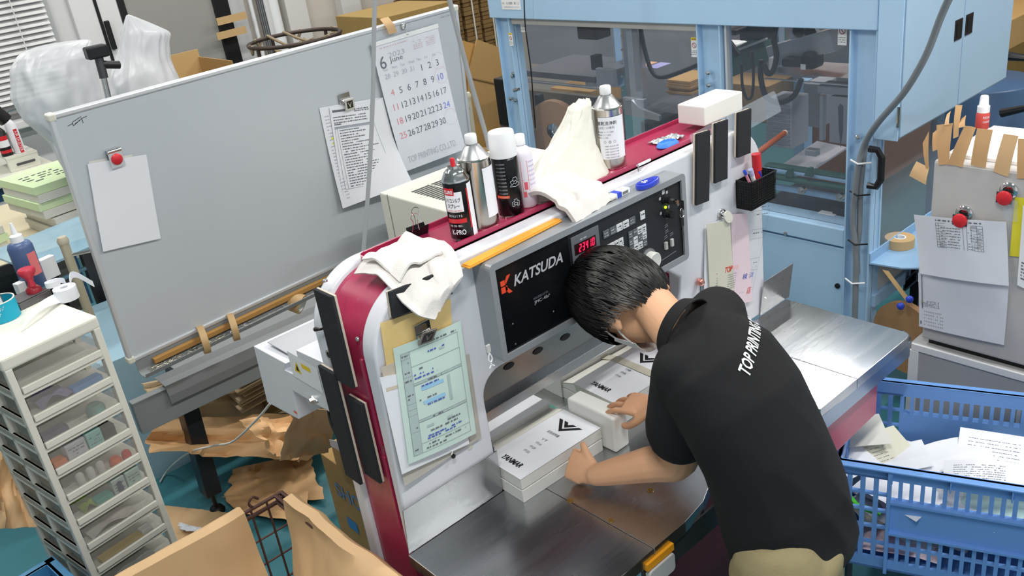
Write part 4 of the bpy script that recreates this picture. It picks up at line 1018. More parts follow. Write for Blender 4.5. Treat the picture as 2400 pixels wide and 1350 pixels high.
text('TOP PRINTING CO.,LTD.',K.at(.10*w,.055*h),.04,cl_,cal,width=.78*w)
mb=MB(); 
for j in range(2):
    for k in range(5): scribble(mb,K,(.58+.2*j)*w,(.72+.2*j)*w,(.87+.014*k)*h,.004,fill=.9)
scribble(mb,K,.1*w,.5*w,.945*h,.005,fill=1); obj('small_print',mb,mat('calendar_faint','d2bfca',.8),cal)
mb=MB()
for r_ in (0,1,4):
    x,y=(.075+.125*6)*w+.028,(.70-.112*r_)*h+.02
    for t_ in range(20): line(mb,K,x+.036*math.cos(t_*.314),y+.036*math.sin(t_*.314),x+.036*math.cos(t_*.314+.314),y+.036*math.sin(t_*.314+.314),.0012)
obj('date_ring',mb,mat('calendar_ring','d8c0d0',.8),cal)
obj('header_fold',MB().sheet(lambda u,v:cfr_(u*w,h*(.975+.03*v),0)+BF.n*.003,10,2,.002),white_pl,cal)
a,b=onb(943,62); hk=thing('magnet_hook','round magnet hook holding the calendar on the whiteboard','hook',BF(a,b,0))
nn=tuple(BF(0,0,1)-BF(0,0,0)); obj('magnet',MB().lathe(BF(a,b,.001),[(.014,0),(.014,.006),(.009,.012),(0,.013)],20,nn),chrome,hk,smooth=True)
obj('hook',MB().tube(spline([BF(a,b,.012),BF(a,b-.015,.02),BF(a+.002,b-.032,.02),BF(a+.008,b-.03,.026)],4),.0016,6),chrome,hk)
# kraft tape tab on the top edge
def tab(u,v):
    a0,b0=onb(884,44); a1,b1=onb(905,80); a=a0+(a1-a0)*v+.045*u; b=b0+(b1-b0)*v
    return BF(a,b,.016+.010*math.sin(v*3.1))
o=obj('kraft_tape_tab',MB().sheet(tab,4,8,.0008),kraft2,smooth=True); tag(o,'short tab of kraft tape folded over the top edge of the whiteboard','tape')
# grey cables hanging in front
def cable(name,label,pts,r,m,cat='cable',ties=(),up=False):
    P=spline(pts,8)
    if up: P=[V((pts[0].x+.02,pts[0].y,3.98))]+P
    t=thing(name,label,cat,pts[-1]); obj('sheath',MB().tube(P,r,12),m,t,smooth=True); return t
cg_=mat('grey_cable_sheath','9a9da1',.5)
cable('hanging_cable','grey cable hanging down in front of the calendar to behind the cutter',[W('y',2.35,880,-60),W('y',2.35,877,60),W('y',2.35,873,250),W('y',2.35,864,430),W('y',2.35,851,600),W('y',2.35,845,660)],.0068,cg_,up=True)
cable('hanging_cable','grey strap crossing the right corner of the whiteboard',[W('y',2.95,1045,-40),W('y',2.95,1062,35),W('y',2.95,1100,180),W('y',2.95,1140,320),W('y',2.95,1146,350)],.010,cg_,up=True)
# ================================================================ BEAM, LEG, KRAFT
bt_=thing('low_steel_bench','low grey steel bench with a black adjustable leg behind the whiteboard','bench',(1.2,3.45,0))
YB=3.30
a=W('y',YB,312,918);b=W('y',YB,745,768);c=W('y',YB,312,1000)
f_=F(V((a.x-.1,YB,0)),(1,0,0),(0,0,1)); zt=(a.z+b.z)/2; 
obj('side_beam',MB().fbox(f_,.08,1.9,zt-.145,zt-.005,-.04,0),gsteel,bt_,.003)
obj('bench_top',MB().fbox(f_,.3,1.9,zt-.005,zt+.008,-.30,.002),gsteel,bt_,.003)
e0=W('y',YB,380,893)
hl_=MB(); X0=e0.x-a.x+.1
hl_.prism([f_(X0,zt+.012,-.10),f_(X0,zt+.016,-.03),f_(X0,zt+.012,.012),f_(X0,zt-.03,.022),f_(X0,zt-.065,.024),f_(X0,zt-.065,.022),f_(X0,zt-.03,.019),f_(X0,zt+.009,.008),f_(X0,zt+.012,-.03),f_(X0,zt+.009,-.10)],f_(1.4)-f_(0)); obj('bent_cover',hl_,mat('grey_cover_sheet','7c7f81',.4,.2),bt_,.001)
a=W('z',0,505,1195)
lx,ly=.955,3.46
top_=W('y',ly,428,905)
obj('leg',MB().prism([(lx-.035+(top_.x-lx)*0,ly-.04,.11),(lx+.035,ly-.04,.11),(lx+.035,ly+.04,.11),(lx-.035,ly+.04,.11)],(top_.x-lx,0,zt-.11)),mat('black_square_tube','1d1f24',.35),bt_,.004)
obj('foot_screw',MB().tube([(lx,ly,.02),(lx,ly,.12)],.009,10),black,bt_); obj('foot_pad',MB().lathe((lx,ly,0),[(.032,0),(.036,.012),(.026,.03),(.012,.035),(0,.035)],22),mat('rubber_foot','101012',.5),bt_,smooth=True)
obj('rear_leg',MB().box(2.3,2.37,3.7,3.77,0,zt-.01),black,bt_,.004)
# pale blue desk panel glimpsed below the board at left
o=obj('blue_floor_board',MB().box(.35,1.1,4.3,5.2,0,.012),mat('pale_blue_board','7fb2cc',.5)); tag(o,'pale blue board lying on the floor beyond the drawer tower','board')
# pile of kraft sheets
ks=thing('kraft_sheet_pile','pile of long brown kraft board sheets stored under the bench','paper pile',(1.7,3.9,0))
pal=MB().box(1.40,2.7,3.72,4.5,.16,.30); obj('pallet',pal,cardd,ks,.005)
for k in range(14):
    z=.30+.014*k; j=random.Random(k).uniform(-.04,.04)
    def fn(u,v,z=z,j=j): return V((1.28+j+1.50*u+.03*v, 3.66+.75*v+j*.4, z+.02*math.sin(u*5+j*30)*(1-v)-.05*max(0,.15-v)*3*(1 if j>0 else .4)))
    obj('kraft_sheet',MB().sheet(fn,10,4,.006),kraftd,ks,smooth=True)
# crumpled kraft paper hanging below, from pixel outline on a vertical-ish plane
def crump(name,label,q,y0,y1,m,amp=.03,seed=0,nu=22,nv=14,cat='kraft paper',th=.002,parent=None,ax='y'):
    """four pixel corners TL,TR,BR,BL; depth y0 at the top row, y1 at the bottom row"""
    A=[W(ax,y0,*q[0]),W(ax,y0,*q[1]),W(ax,y1,*q[2]),W(ax,y1,*q[3])]
    def fn(u,v):
        p=(A[0]*(1-u)+A[1]*u)*(1-v)+(A[3]*(1-u)+A[2]*u)*v
        k=amp*(nz(u*4+seed,v*4,seed)+.6*abs(nz(u*9+seed,v*7,seed+3)))
        return p+V((k*.4,-k,k*.6))
    o=obj(name,MB().sheet(fn,nu,nv,th),m,smooth=True,parent=parent)
    if parent is None: tag(o,label,cat)
    return o
crump('kraft_paper','large crumpled sheet of kraft paper spilling out under the bench',[(345,985),(790,965),(720,1080),(350,1062)],3.65,3.35,kraft,.06,1)
for k_,q_ in enumerate(([(330,930),(800,820),(800,925),(330,975)],[(325,950),(800,850),(790,960),(345,990)],[(330,900),(820,800),(800,880),(360,950)])):
    crump('kraft_board_sheet','long brown kraft board %s under the bench beam'%('in the middle of the pile','lowest of the pile','uppermost of the pile')[k_] if 0 else ['long brown kraft board in the middle of the pile under the bench','long brown kraft board hanging lowest in the pile under the bench','long brown kraft board uppermost in the pile under the bench'][k_],q_,3.86-.04*k_,3.78-.04*k_,kraftd,.025,30+k_,cat='board',th=.004)
crump('kraft_paper','kraft sheet folded to a point between the bench and the carton',[(560,985),(790,965),(700,1085),(640,1065)],3.1,3.0,kraft,.05,4)
crump('kraft_paper','kraft paper hanging below the white side box of the cutter',[(690,930),(790,985),(770,1060),(655,1080)],2.35,2.5,kraft2,.03,6)
crump('kraft_paper','flat crumpled kraft paper on the teal floor beside the carton',[(545,1100),(720,1060),(760,1170),(530,1165)],.06,.03,kraft,.04,9,ax='z')
crump('kraft_paper','second crumpled kraft sheet on the floor nearer the wire cage',[(520,1165),(720,1150),(720,1230),(560,1200)],.04,.03,kraft,.03,12,ax='z')
crump('kraft_paper','kraft sheet on the floor at the foot of the drawer tower',[(385,1185),(560,1205),(560,1270),(400,1275)],.02,.02,kraft2,.02,14,ax='z')
crump('paper_strip','curled white paper strip on the floor by the drawer tower','q' and [(418,1225),(470,1238),(470,1250),(420,1240)],.05,.05,paper,.02,15,ax='z',cat='paper')
cable('white_cable','thin white cable looping from the white side box down behind the bench leg',[W('y',2.4,634,945),W('y',2.6,600,985),W('y',2.9,545,1035),W('y',3.2,500,1045),W('y',3.4,440,1062),W('z',.05,395,1100),W('z',.01,375,1130)],.004,mat('white_cable','dddcd6',.5))
# cartons with printing
XB=1.17
def cart(name,label,x0,y0,sx,sy,z0,z1,m=card,rz=0):
    t=thing(name,label,'carton',(x0+sx/2,y0+sy/2,z0)); f_=F((x0,y0,z0),(math.cos(rz),math.sin(rz),0),(-math.sin(rz),math.cos(rz),0))
    obj('carton_body',MB().fbox(f_,0,sx,0,sy,0,z1-z0),m,t,.003)
    obj('tape_seam',MB().fbox(f_,sx/2-.025,sx/2+.025,-.0006,sy+.0006,(z1-z0)*.85,(z1-z0)+.0008),tapem,t)
    return t,f_
a=W('x',XB,705,1080); b=W('x',XB,770,1225)
bxt,f_=cart('carton','cardboard carton printed in blue letters behind the wire cage',XB,2.10,.42,.62,.0,.52)
g_=F((XB-.001,2.68,0),(0,-1,0),(0,0,1)); pb_=mat('blue_carton_print','6f8fb8',.7)
text('SHO-HEIWA',g_.at(.02,.36,.0),.085,pb_,bxt,width=.50,ext=.001,bold=.02)
mb=MB(); rect(mb,g_,.46,.52,.20,.26,.001); rect(mb,g_,.44,.50,.10,.15,.001); rect(mb,g_,.05,.12,.22,.27,.001); obj('blue_marks',mb,mat('carton_print_strong','3f86c4',.7),bxt)
cart('carton','smaller open cardboard carton on top of the printed carton',1.13,1.90,.4,.62,.525,.68)
crump('paper_sheet','white paper sheet sticking out of the smaller carton','' or [(772,1030),(792,1035),(796,1058),(775,1045)],2.3,2.3,paper,.004,3,cat='paper',nu=4,nv=4)
# ================================================================ WIRE CAGE with kraft lining
cg=thing('wire_cage','brown wire mesh cage box lined with kraft paper in the foreground','cage',(.3,1.65,0))
rust=mat('rusty_brown_wire','5a4038',.55,.3,var=.2)
ZR=.85; CX1=.785; CX0=-.35; CY1=2.165; CY0=1.10
def bar(a,b,r=.0035): obj('wire_bar',MB().tube([a,b],r,6),rust,cg)
for dz in (0,-.022):
    bar((CX0,CY1,ZR+dz),(CX1,CY1,ZR+dz),.006); bar((CX1,CY1,ZR+dz),(CX1,CY0,ZR+dz),.006); bar((CX1-.02,CY1,ZR+dz),(CX1-.02,CY0,ZR+dz),.006)
for k in range(16): bar((CX1-.022,CY1-.05*k,ZR-.01),(CX1+.002,CY1-.05*k-.01,ZR-.01),.004)
for k in range(23):
    x=CX1-.05*k; bar((x,CY1,0.05),(x,CY1,ZR))
for k in range(21):
    y=CY1-.05*k; bar((CX1,y,0.05),(CX1,y,ZR))
for k in range(10):
    z=ZR-.03-.085*k; bar((CX0,CY1+.004,z),(CX1+.02,CY1+.004,z)); bar((CX1+.004,CY1+.02,z),(CX1+.004,CY0,z))
bar((CX1,CY1,0.02),(CX1,CY1,ZR+.0),.007)
obj('latch_hook',MB().tube(spline([V((CX1-.09,CY1,ZR)),V((CX1-.10,CY1-.0,ZR+.02)),V((CX1-.085,CY1,ZR+.035)),V((CX1-.07,CY1,ZR+.02))],4),.004,6),rust,cg)
obj('cage_floor',MB().box(CX0,CX1,CY0,CY1,.03,.05),rust,cg)
def linL(u,v):
    # v along the inside going down, first part folded over the rim outside
    x=-.32+u*(CX1-.135+.32)+.012*math.sin(v*5)
    if v<.12: y=CY1+.022; z=ZR-.06+v/.12*.07
    elif v<.18: t=(v-.12)/.06*math.pi; y=CY1+.002+.022*math.cos(t); z=ZR+.012+.014*math.sin(t)
    else: y=CY1-.02-.10*(v-.18)-.02*math.sin(u*9)*(v-.18)*1.5; z=ZR+.01-(v-.18)*.95
    k=.016*nz(u*5,v*5,2)+.012*abs(nz(u*9,v*6,7)); return V((x,y-k*1.2,z+(k*.5 if v<.2 else 0)))
o=obj('kraft_liner',MB().sheet(linL,46,40,.0016),kraft2,smooth=True); tag(o,'kraft paper liner folded over the far rim of the wire cage','kraft paper')
def linR(u,v):
    y=CY1-.10-u*1.0
    bul=.02+.055*min(1,u*3)
    if v<.12: x=CX1+.02; z=ZR-.06+v/.12*.07
    elif v<.20: t=(v-.12)/.08*math.pi; x=CX1-.010+(.03)*math.cos(t); z=ZR+.012+.028*math.sin(t)
    else: x=CX1-.042-bul*min(1,(v-.2)*3)-.10*(v-.2)+.02*math.sin(u*6+v*4); z=ZR+.01-(v-.2)*.95
    k=.020*nz(u*5,v*4,12)+.016*abs(nz(u*8,v*6,17)); return V((x-k,y+.02*math.sin(v*4),z+k*.6))
o=obj('kraft_liner',MB().sheet(linR,46,40,.0016),kraft2,smooth=True); tag(o,'kraft paper liner bulging over the right rim of the wire cage beside the cutter','kraft paper')
# ================================================================ DRAWER TOWER
tw=thing('drawer_tower','cream plastic tower of clear-fronted drawers left of the whiteboard','drawer tower',(.5,2.95,0))
ty=.17; T0=V((.322,2.765,0)); TW_,TD=.30,.36; TH=1.318; ND=13; DP=.0985
tf=F(T0,(math.cos(ty),math.sin(ty),0),(0,0,1))   # a across, b up, n towards viewer
if tf.n.y>0: tf.n=-tf.n
def tp_(a,b,c): return tf(a,b,-c)     # c = depth into the tower
class TF:
    def __call__(s,a,b,c=0): return tf(a,b,-c)
T_=TF()
obj('top_panel',MB().fbox(T_,-.004,TW_+.004,TH-.045,TH,0,TD),cream,tw,.010,seg=3)
for a0,a1 in ((0,.022),(TW_-.022,TW_)):
    for c0,c1 in ((0.0,.022),(TD-.03,TD),(.17,.19)):
        obj('corner_post',MB().fbox(T_,a0,a1,0,TH-.04,c0,c1),cream,tw,.003)
obj('back_panel',MB().fbox(T_,.01,TW_-.01,0,TH-.045,TD-.006,TD),cream,tw)
drb=mat('drawer_contents_shade','8f8a84',.7)
for k in range(ND):
    zt_=TH-.045-DP*k; zb_=zt_-DP
    if zb_<0: break
    obj('cross_rail',MB().fbox(T_,.0,TW_,zb_,zb_+.012,.002,TD),cream,tw,.001)
    dr_=obj('drawer',MB().fbox(T_,.024,TW_-.024,zb_+.014,zb_+.036,-.006,.006),cream,tw,.002)
    obj('front_window',MB().fbox(T_,.024,TW_-.024,zb_+.036,zt_-.006,.0,.002),clearpl,dr_)
    obj('tray_bottom',MB().fbox(T_,.026,TW_-.026,zb_+.014,zb_+.018,.006,TD-.03),cream,dr_)
    obj('side_wall',MB().fbox(T_,.010,.012,zb_+.016,zt_-.012,.01,TD-.03),clearpl,dr_); obj('side_wall',MB().fbox(T_,TW_-.026,TW_-.024,zb_+.016,zt_-.03,.01,TD-.03),clearpl,dr_)
    for c_ in (.05,.20): obj('side_rib',MB().fbox(T_,.0,.010,zb_+.01,zb_+.032,.02,TD-.03),cream,dr_,.002)
# drawer contents
cont=[(1,'blue_marker_box',.16,.10,.03,.02,'5c92c8'),(1,'violet_pouch',.06,.10,.04,.02,'8f86a8'),(2,'dark_case',.03,.08,.03,.01,'55506a'),(2,'green_jar',.18,.06,.04,.02,'6f9a90'),
 (3,'carton_box',.075,.065,.062,.0,'c9cdd2'),(3,'teal_box',.145,.05,.065,.0,'8fcfc8'),(3,'black_card',.20,.04,.055,.0,'2a3034'),(3,'orange_plug',.03,.04,.03,.0,'e07b3a'),
 (4,'red_cap',.235,.03,.03,.0,'d8353c'),(4,'white_tubes',.09,.10,.03,.0,'d2d0cc'),(4,'orange_tub',.19,.04,.03,.0,'e2683a'),
 (5,'label_box',.165,.045,.065,.0,'c2d4d0'),(5,'green_card',.215,.05,.065,.0,'bcd8cc'),(5,'teal_folder',.10,.06,.03,.0,'58a89a'),(5,'lime_cloth',.06,.05,.035,.0,'9ab83c'),
 (6,'paper_wrap',.05,.16,.03,.0,'cfc9c0'),(7,'yellow_ruler',.05,.19,.02,.0,'c9ae5a'),(7,'white_card',.20,.04,.03,.0,'e0e0dd'),(8,'clear_bag',.09,.13,.03,.0,'a9a8a2'),(9,'brown_packet',.11,.14,.035,.0,'b48a60'),(9,'green_sleeve',.06,.18,.03,.0,'8aa59a')]
lab_={'blue_marker_box':'blue and white marker box','violet_pouch':'violet plastic pouch','dark_case':'dark violet case','green_jar':'small green jar','carton_box':'white product box','teal_box':'pale teal product box','black_card':'black hang card','orange_plug':'orange tipped tool','red_cap':'round red cap','white_tubes':'row of white tubes','orange_tub':'small orange tub','label_box':'box with a dark figure print','green_card':'pale green printed box','teal_folder':'teal plastic folder','lime_cloth':'crumpled lime green cloth','paper_wrap':'loose pale wrapping','yellow_ruler':'long yellow wooden ruler','white_card':'small white card','clear_bag':'crumpled clear bag','brown_packet':'brown padded packet','green_sleeve':'green plastic sleeve'}
ordn=['first','second','third','fourth','fifth','sixth','seventh','eighth','ninth','tenth']
for (k,nm,a,wd_,ht_,c_,col_) in cont:
    zb_=TH-.045-DP*(k+1)+.019; m_=mat(nm+'_col',col_,.55,var=.1,ns=30)
    if nm in ('white_tubes',):
        for j in range(3):
            o=obj('white_tube',MB().lathe(T_(a+.035*j,zb_,.03),[(.013,0),(.013,.04),(.007,.047),(0,.048)],14),m_,smooth=True); tag(o,'%s of three small white tubes in the fifth drawer of the tower'%('leftmost','middle','rightmost')[j],'tube','white tubes in the drawer tower')
        continue
    if nm in('red_cap','orange_tub','green_jar'):
        o=obj(nm,MB().lathe(T_(a+wd_/2,zb_,.03),[(wd_*.5,0),(wd_*.5,ht_*.7),(wd_*.35,ht_),(0,ht_)],18),m_,smooth=True)
    elif nm in('lime_cloth','clear_bag','paper_wrap','violet_pouch'):
        o=obj(nm,MB().sheet(lambda u,v,a=a,zb_=zb_,wd_=wd_,ht_=ht_:T_(a+wd_*u,zb_+.004+ht_*(.5+.5*math.sin(u*3.14))*(.4+.6*abs(math.sin(v*3+u*4))),.012+.10*v),14,12,.003),m_,smooth=True)
    else:
        o=obj(nm,MB().fbox(T_,a,a+wd_,zb_,zb_+ht_,.010,.05),m_,bevel=.003)
        if nm in('label_box','carton_box','teal_box','green_card'):
            mb=MB(); g_=F(T_(a,zb_,.0095),tf.u,(0,0,1)); 
            if g_.n.y>0: g_.n=-g_.n
            for j in range(4): scribble(mb,g_,.006,wd_-.006,.012+.011*j,.004)
            obj('box_print',mb,gink,o)
            if nm=='label_box':
                mb=MB(); disc(mb,g_,wd_/2,.045,.010,.001); rect(mb,g_,wd_/2-.010,wd_/2+.010,.012,.036,.001); obj('figure_print',mb,mat('navy_print','37466a',.7),o)
    tag(o,'%s behind the clear %s drawer front of the tower'%(lab_[nm],ordn[k]),nm.split('_')[-1])
# things on the tower top
def topz(px,py): return W('z',TH+.001,px,py)
p=topz(83,672); ib=thing('ink_bottle','dark blue refill bottle with white nozzle cap on the drawer tower','bottle',p)
obj('bottle_body',MB().lathe(p,[(.036,0),(.040,.006),(.040,.15),(.034,.163),(.018,.170),(0,.170)],28),mat('blue_ink_bottle','4a5f88',.35),ib,smooth=True)
obj('bottle_cap',MB().lathe(p,[(.018,.166),(.021,.168),(.020,.190),(.010,.196),(.006,.225),(.004,.235),(0,.235)],20),white_pl,ib,smooth=True)
obj('bottle_label',cylband(p,.0406,VA+.7,VA+1.6,.05,.13),mat('pink_yellow_label','e07a7a',.6),ib)
p=topz(87,700); ik=thing('rubber_stamp','red handled rubber stamp standing on an ink pad on the drawer tower','stamp',p)
obj('stamp_base',MB().lathe(p+V((0,0,.026)),[(.024,0),(.024,.012),(.014,.022)],24),mat('dark_red_plastic','a02530',.35),ik,smooth=True)
obj('stamp_handle',MB().lathe(p+V((0,0,.026)),[(.014,.020),(.010,.036),(.013,.050),(.026,.066),(.028,.078),(.024,.084),(0,.085)],26),mat('stamp_red','c43448',.35),ik,smooth=True)
f_=F(topz(50,728),(.95,.3,0),(-.3,.95,0)); o=obj('ink_pad',MB().fbox(f_,0,.115,0,.085,0,.022).fbox(f_,.004,.111,.004,.081,.0225,.026),mat('worn_pewter_tin','6a6668',.4,.5,var=.2),bevel=.003); tag(o,'dirty grey ink pad tin under the red stamp','ink pad')
p=topz(160,700)+V((0,0,.0)); tr_=thing('till_roll','white till roll loosely unwound on the drawer tower','paper roll',p)
obj('roll',MB().ring(p,(0,0,1),.012,.036,.042),paper,tr_,smooth=True)
def ts(u,v):
    a=p+V((-.03,-.01,.0)); b=topz(50,778); q=a.lerp(b,u); return q+V((.010*(v-.5)*0,0,.002+.030*(1-u)*v+.02*math.sin(u*3)))+V((-.012,.016,0))*(v-.5)*(1-.6*u)
obj('loose_end',MB().sheet(ts,14,3,.0006),paper,tr_,smooth=True)
obj('loose_end',MB().sheet(lambda u,v:p+V((.06*u+.02,-.01+.03*math.sin(u*5),.035+.022*v+.02*math.sin(u*4)))*1,12,3,.0006),paper,tr_,smooth=True)
obj('loose_end',MB().sheet(lambda u,v:p+V((-.02+.03*math.cos(u*5),.03*math.sin(u*5),.05+.018*v+.012*u)),12,3,.0006),paper,tr_,smooth=True)
f_=F(topz(105,672)+V((.0,.03,0)),(.9,.4,0),(0,0,1)); o=obj('white_box',MB().fbox(F(topz(88,662),(.95,.31,0),(0,0,1)),.0,.075,0,.075,-.0,.028),white_pl,bevel=.002); tag(o,'small white box with blue stripe behind the blue refill bottle','box')
g_=F(topz(88,662),(.95,.31,0),(0,0,1)); mb=MB(); 
if g_.n.y>0: g_.n=-g_.n
obj('blue_stripe',MB().fbox(g_,.002,.073,.004,.016,.0,.0008),bluem,o)
f_=F(topz(38,690),(.95,.31,0),(0,0,1)); o=obj('barcode_box',MB().fbox(f_,0,.085,0,.04,0,.03),white_pl,bevel=.002); tag(o,'flat white box with barcode at the left on the drawer tower','box')
g_=f_.at(0,0,0); 
if g_.n.y>0: g_.n=-g_.n; 
mb=MB(); 
for k in range(10): rect(mb,g_,.03+.0035*k,.032+.0035*k,.006,.022,.001)
scribble(mb,g_,.01,.075,.028,.006,fill=1); obj('barcode',mb,gink,o)
p=topz(8,745); o=thing('card_holder','turquoise patterned cardboard cup of pens and cards at the left of the tower top','holder',p)
tq=mat('turquoise_card','12a7c4',.5,var=.05); cu_=MB().ring(p,(0,0,1),.050,.053,.062,30); obj('holder_wall',cu_,tq,o,smooth=True)
mb=MB(); c2=Cyl(p,.0535,VA-.5)
for x,y in ((.0,.03),(.02,.045),(.035,.02),(.05,.04)): 
    for a_,b_ in ((0,0),(.004,.006),(.008,.002),(.012,.009)): line(mb,c2,x+a_,y+b_,x+a_+.004,y+b_+.005,.0012,0)
obj('white_pattern',mb,paper,o)
obj('holder_lip',MB().ring(p+V((0,0,.062)),(0,0,1),.049,.0535,.002,30),cream,o); obj('card',MB().fbox(F(p+V((-.03,-.01,.005)),(.9,.3,0),(0,.15,1)),0,.05,0,.10,0,.003),white_pl,o); obj('card',MB().fbox(F(p+V((-.02,.012,.005)),(.9,.3,0),(0,.1,1)),0,.045,0,.085,0,.003),gink,o)
# beige stand post with ball cap beside the tower
# ================================================================ LEFT BACKGROUND
dk=thing('white_desk','white topped desk with blue steel frame against the blind window','desk',(1.2,6.7,0))
a=W('z',1.0,116,380); y0=6.45
obj('desk_top',MB().box(-.6,a.x+.02,y0,7.35,.965,1.0),cream,dk,.008)
bs_=mat('navy_steel','33587a',.4); obj('desk_rail',MB().box(-.6,a.x-.1,y0+.06,y0+.10,.87,.965),bs_,dk); obj('leg',MB().box(a.x-.14,a.x-.08,y0+.05,y0+.11,0,.965),bs_,dk); obj('leg',MB().box(-.5,-.44,y0+.05,y0+.11,0,.965),bs_,dk); obj('drawer_front',MB().box(-.2,.95,y0+.05,y0+.09,.6,.85),bs_,dk)
obj('modesty_sheet',MB().box(a.x-.42,a.x-.16,y0+.045,y0+.05,.70,.86),paper,dk)
rk=thing('instrument_rack','cream metal slotted rail standing on the white desk below the cans','rack',W('y',6.75,40,350))
p0=W('y',6.7,8,365);p1=W('y',6.7,78,340); obj('rail',MB().box(p0.x,p1.x,6.66,6.70,1.0,1.09),beige,rk,.004); obj('slot',MB().box(p0.x+.05,p1.x-.03,6.655,6.66,1.035,1.05),dsteel,rk); obj('shelf',MB().box(p0.x,p1.x,6.66,6.95,1.085,1.10),beige,rk)
for (q,lab,col_,hh_,txt) in (((14,352),'small black and red spray can on the desk by the blinds','141416',.19,None),((44,347),'white aerosol duster can with red lettering on the desk by the blinds','e8e8ee',.22,'AIR DUSTER')):
    p=W('y',6.75,*q); p.z=1.101; r=.036
    t=thing('spray_can',lab,'spray can',p)
    obj('can_body',MB().lathe(p,[(r,0),(r,hh_-.03),(r*.6,hh_-.01),(r*.4,hh_),(0,hh_)],24),mat('can_'+col_,col_,.35),t,smooth=True)
    obj('nozzle',MB().lathe(p,[(.012,hh_-.005),(.010,hh_+.025),(0,hh_+.026)],12),redm if txt is None else white_pl,t,smooth=True)
    if txt:
        va=math.atan2(-p.y,-p.x); obj('red_label',cylband(p,r+.0006,va+.1,va+.8,.0,.16),redm,t)
        cc=Cyl(p,r+.0015,va+.2)
        text(txt,(lambda a_,b_,c_=0:cc(.018-b_ if 0 else b_,.012+a_ if 0 else .15-a_,0)),.026,paper,t,width=.14)
    else:
        va=math.atan2(-p.y,-p.x); obj('white_band',cylband(p,r+.0006,va-1.2,va+1.2,.06,.12),paper,t); obj('red_band',cylband(p,r+.0006,va-1.2,va+1.2,.02,.04),redm,t); obj('red_band',cylband(p,r+.0007,va-1.2,va+1.2,.105,.135),redm,t)
p=W('y',6.6,8,265); o=thing('desk_lamp_head','black cylindrical lamp head at the left edge before the blinds','lamp',p); obj('lamp_shade',MB().tube([p+V((-.06,0,.05)),p+V((.0,0,-.05))],.045,18),black,o,smooth=True); obj('lamp_arm',MB().tube([p,p+V((.12,.05,.0))],.008,8),chrome,o)
# green paper stacks table
gt=thing('packing_table','beige table edge carrying the green paper reams','table',(.6,5.3,0)); 
obj('table_top',MB().prism([(-.8,4.75,.96),(1.25,4.75,.96),(1.40,5.9,.96),(-.8,5.9,.96)],(0,0,.035)),mat('pale_wood_top','d8cdb0',.6,var=.05),gt,.004)
obj('edge_strip',MB().box(-.8,1.24,4.735,4.75,.94,.99),black,gt); obj('leg',MB().box(1.1,1.16,4.85,4.91,0,.96),dsteel,gt); obj('leg',MB().box(-.6,-.54,4.85,4.91,0,.96),dsteel,gt)
gp=mat('pale_green_paper','d7ecbf',.85,var=.04); 
def ream(label,x,y,z,sx,sy,h,m,ang,layers=4):
    t=thing('paper_ream',label,'paper ream',(x,y,z),None); f_=F((x,y,z),(math.cos(ang),math.sin(ang),0),(-math.sin(ang),math.cos(ang),0))
    for k in range(layers):
        j=.006*math.sin(k*2.3+x*9); obj('quire',MB().fbox(f_,j,sx+j,-j,sy-j,h*k/layers+.0006,h*(k+1)/layers-.0008),(m,paper2)[(k+1)%2] if m is gp else m,t,.001)
    mb=MB(); 
    g_=f_.at(0,0,h+.001)
    for k in range(4): scribble(mb,g_,.04,sx*.7,sy*.25+.05*k,.014,fill=.8)
    obj('cover_print',mb,gink,t); return t
zt_=.996
ream('tall ream of pale green paper with printed cover left of the whiteboard',.99,4.83,zt_+.12,.40,.42,.17,gp,.15)
ream('ream of white paper carrying the green ream left of the whiteboard',1.03,4.80,zt_,.33,.44,.115,paper2,.10)
ream('low green and white ream at the left frame edge',.56,4.90,zt_,.28,.3,.12,gp,.3,3)
# pale blue lower shelf stuff under that table (folders)
o=obj('clear_folder',MB().fbox(F(W('y',3.9,80,640),(1,.25,0),(0,1,.1)),0,.5,0,.35,0,.01),glassmat('blue_clear_sheet','a9cfe2',.6,.1)); tag(o,'clear pale blue plastic sheets lying beyond the drawer tower','plastic sheet')
ub=thing('parts_cabinet','grey steel cabinet with dark openings under the packing table','cabinet',(.7,5.0,0)); obj('carcass',MB().box(-.6,1.05,4.95,5.5,.0,.93),mat('taupe_steel','8a857c',.5),ub,.005); obj('dark_bay',MB().box(.62,.98,4.945,4.95,.5,.88),black,ub); obj('dark_bay',MB().box(.1,.42,4.945,4.95,.5,.85),mat('dark_bay','3a3835',.7),ub); obj('rail_blue',MB().tube([V((.45,4.86,.74)),V((1.1,4.86,.80))],.012,8),mat('pale_blue_tube','9fc4dc',.4),ub)
tb_=obj('light_blue_cabinet',MB().box(.45,1.22,3.95,4.7,0,.65),mat('light_blue_top','a9cbdc',.4)); tag(tb_,'light blue low cabinet behind the drawer tower and the whiteboard corner','cabinet')
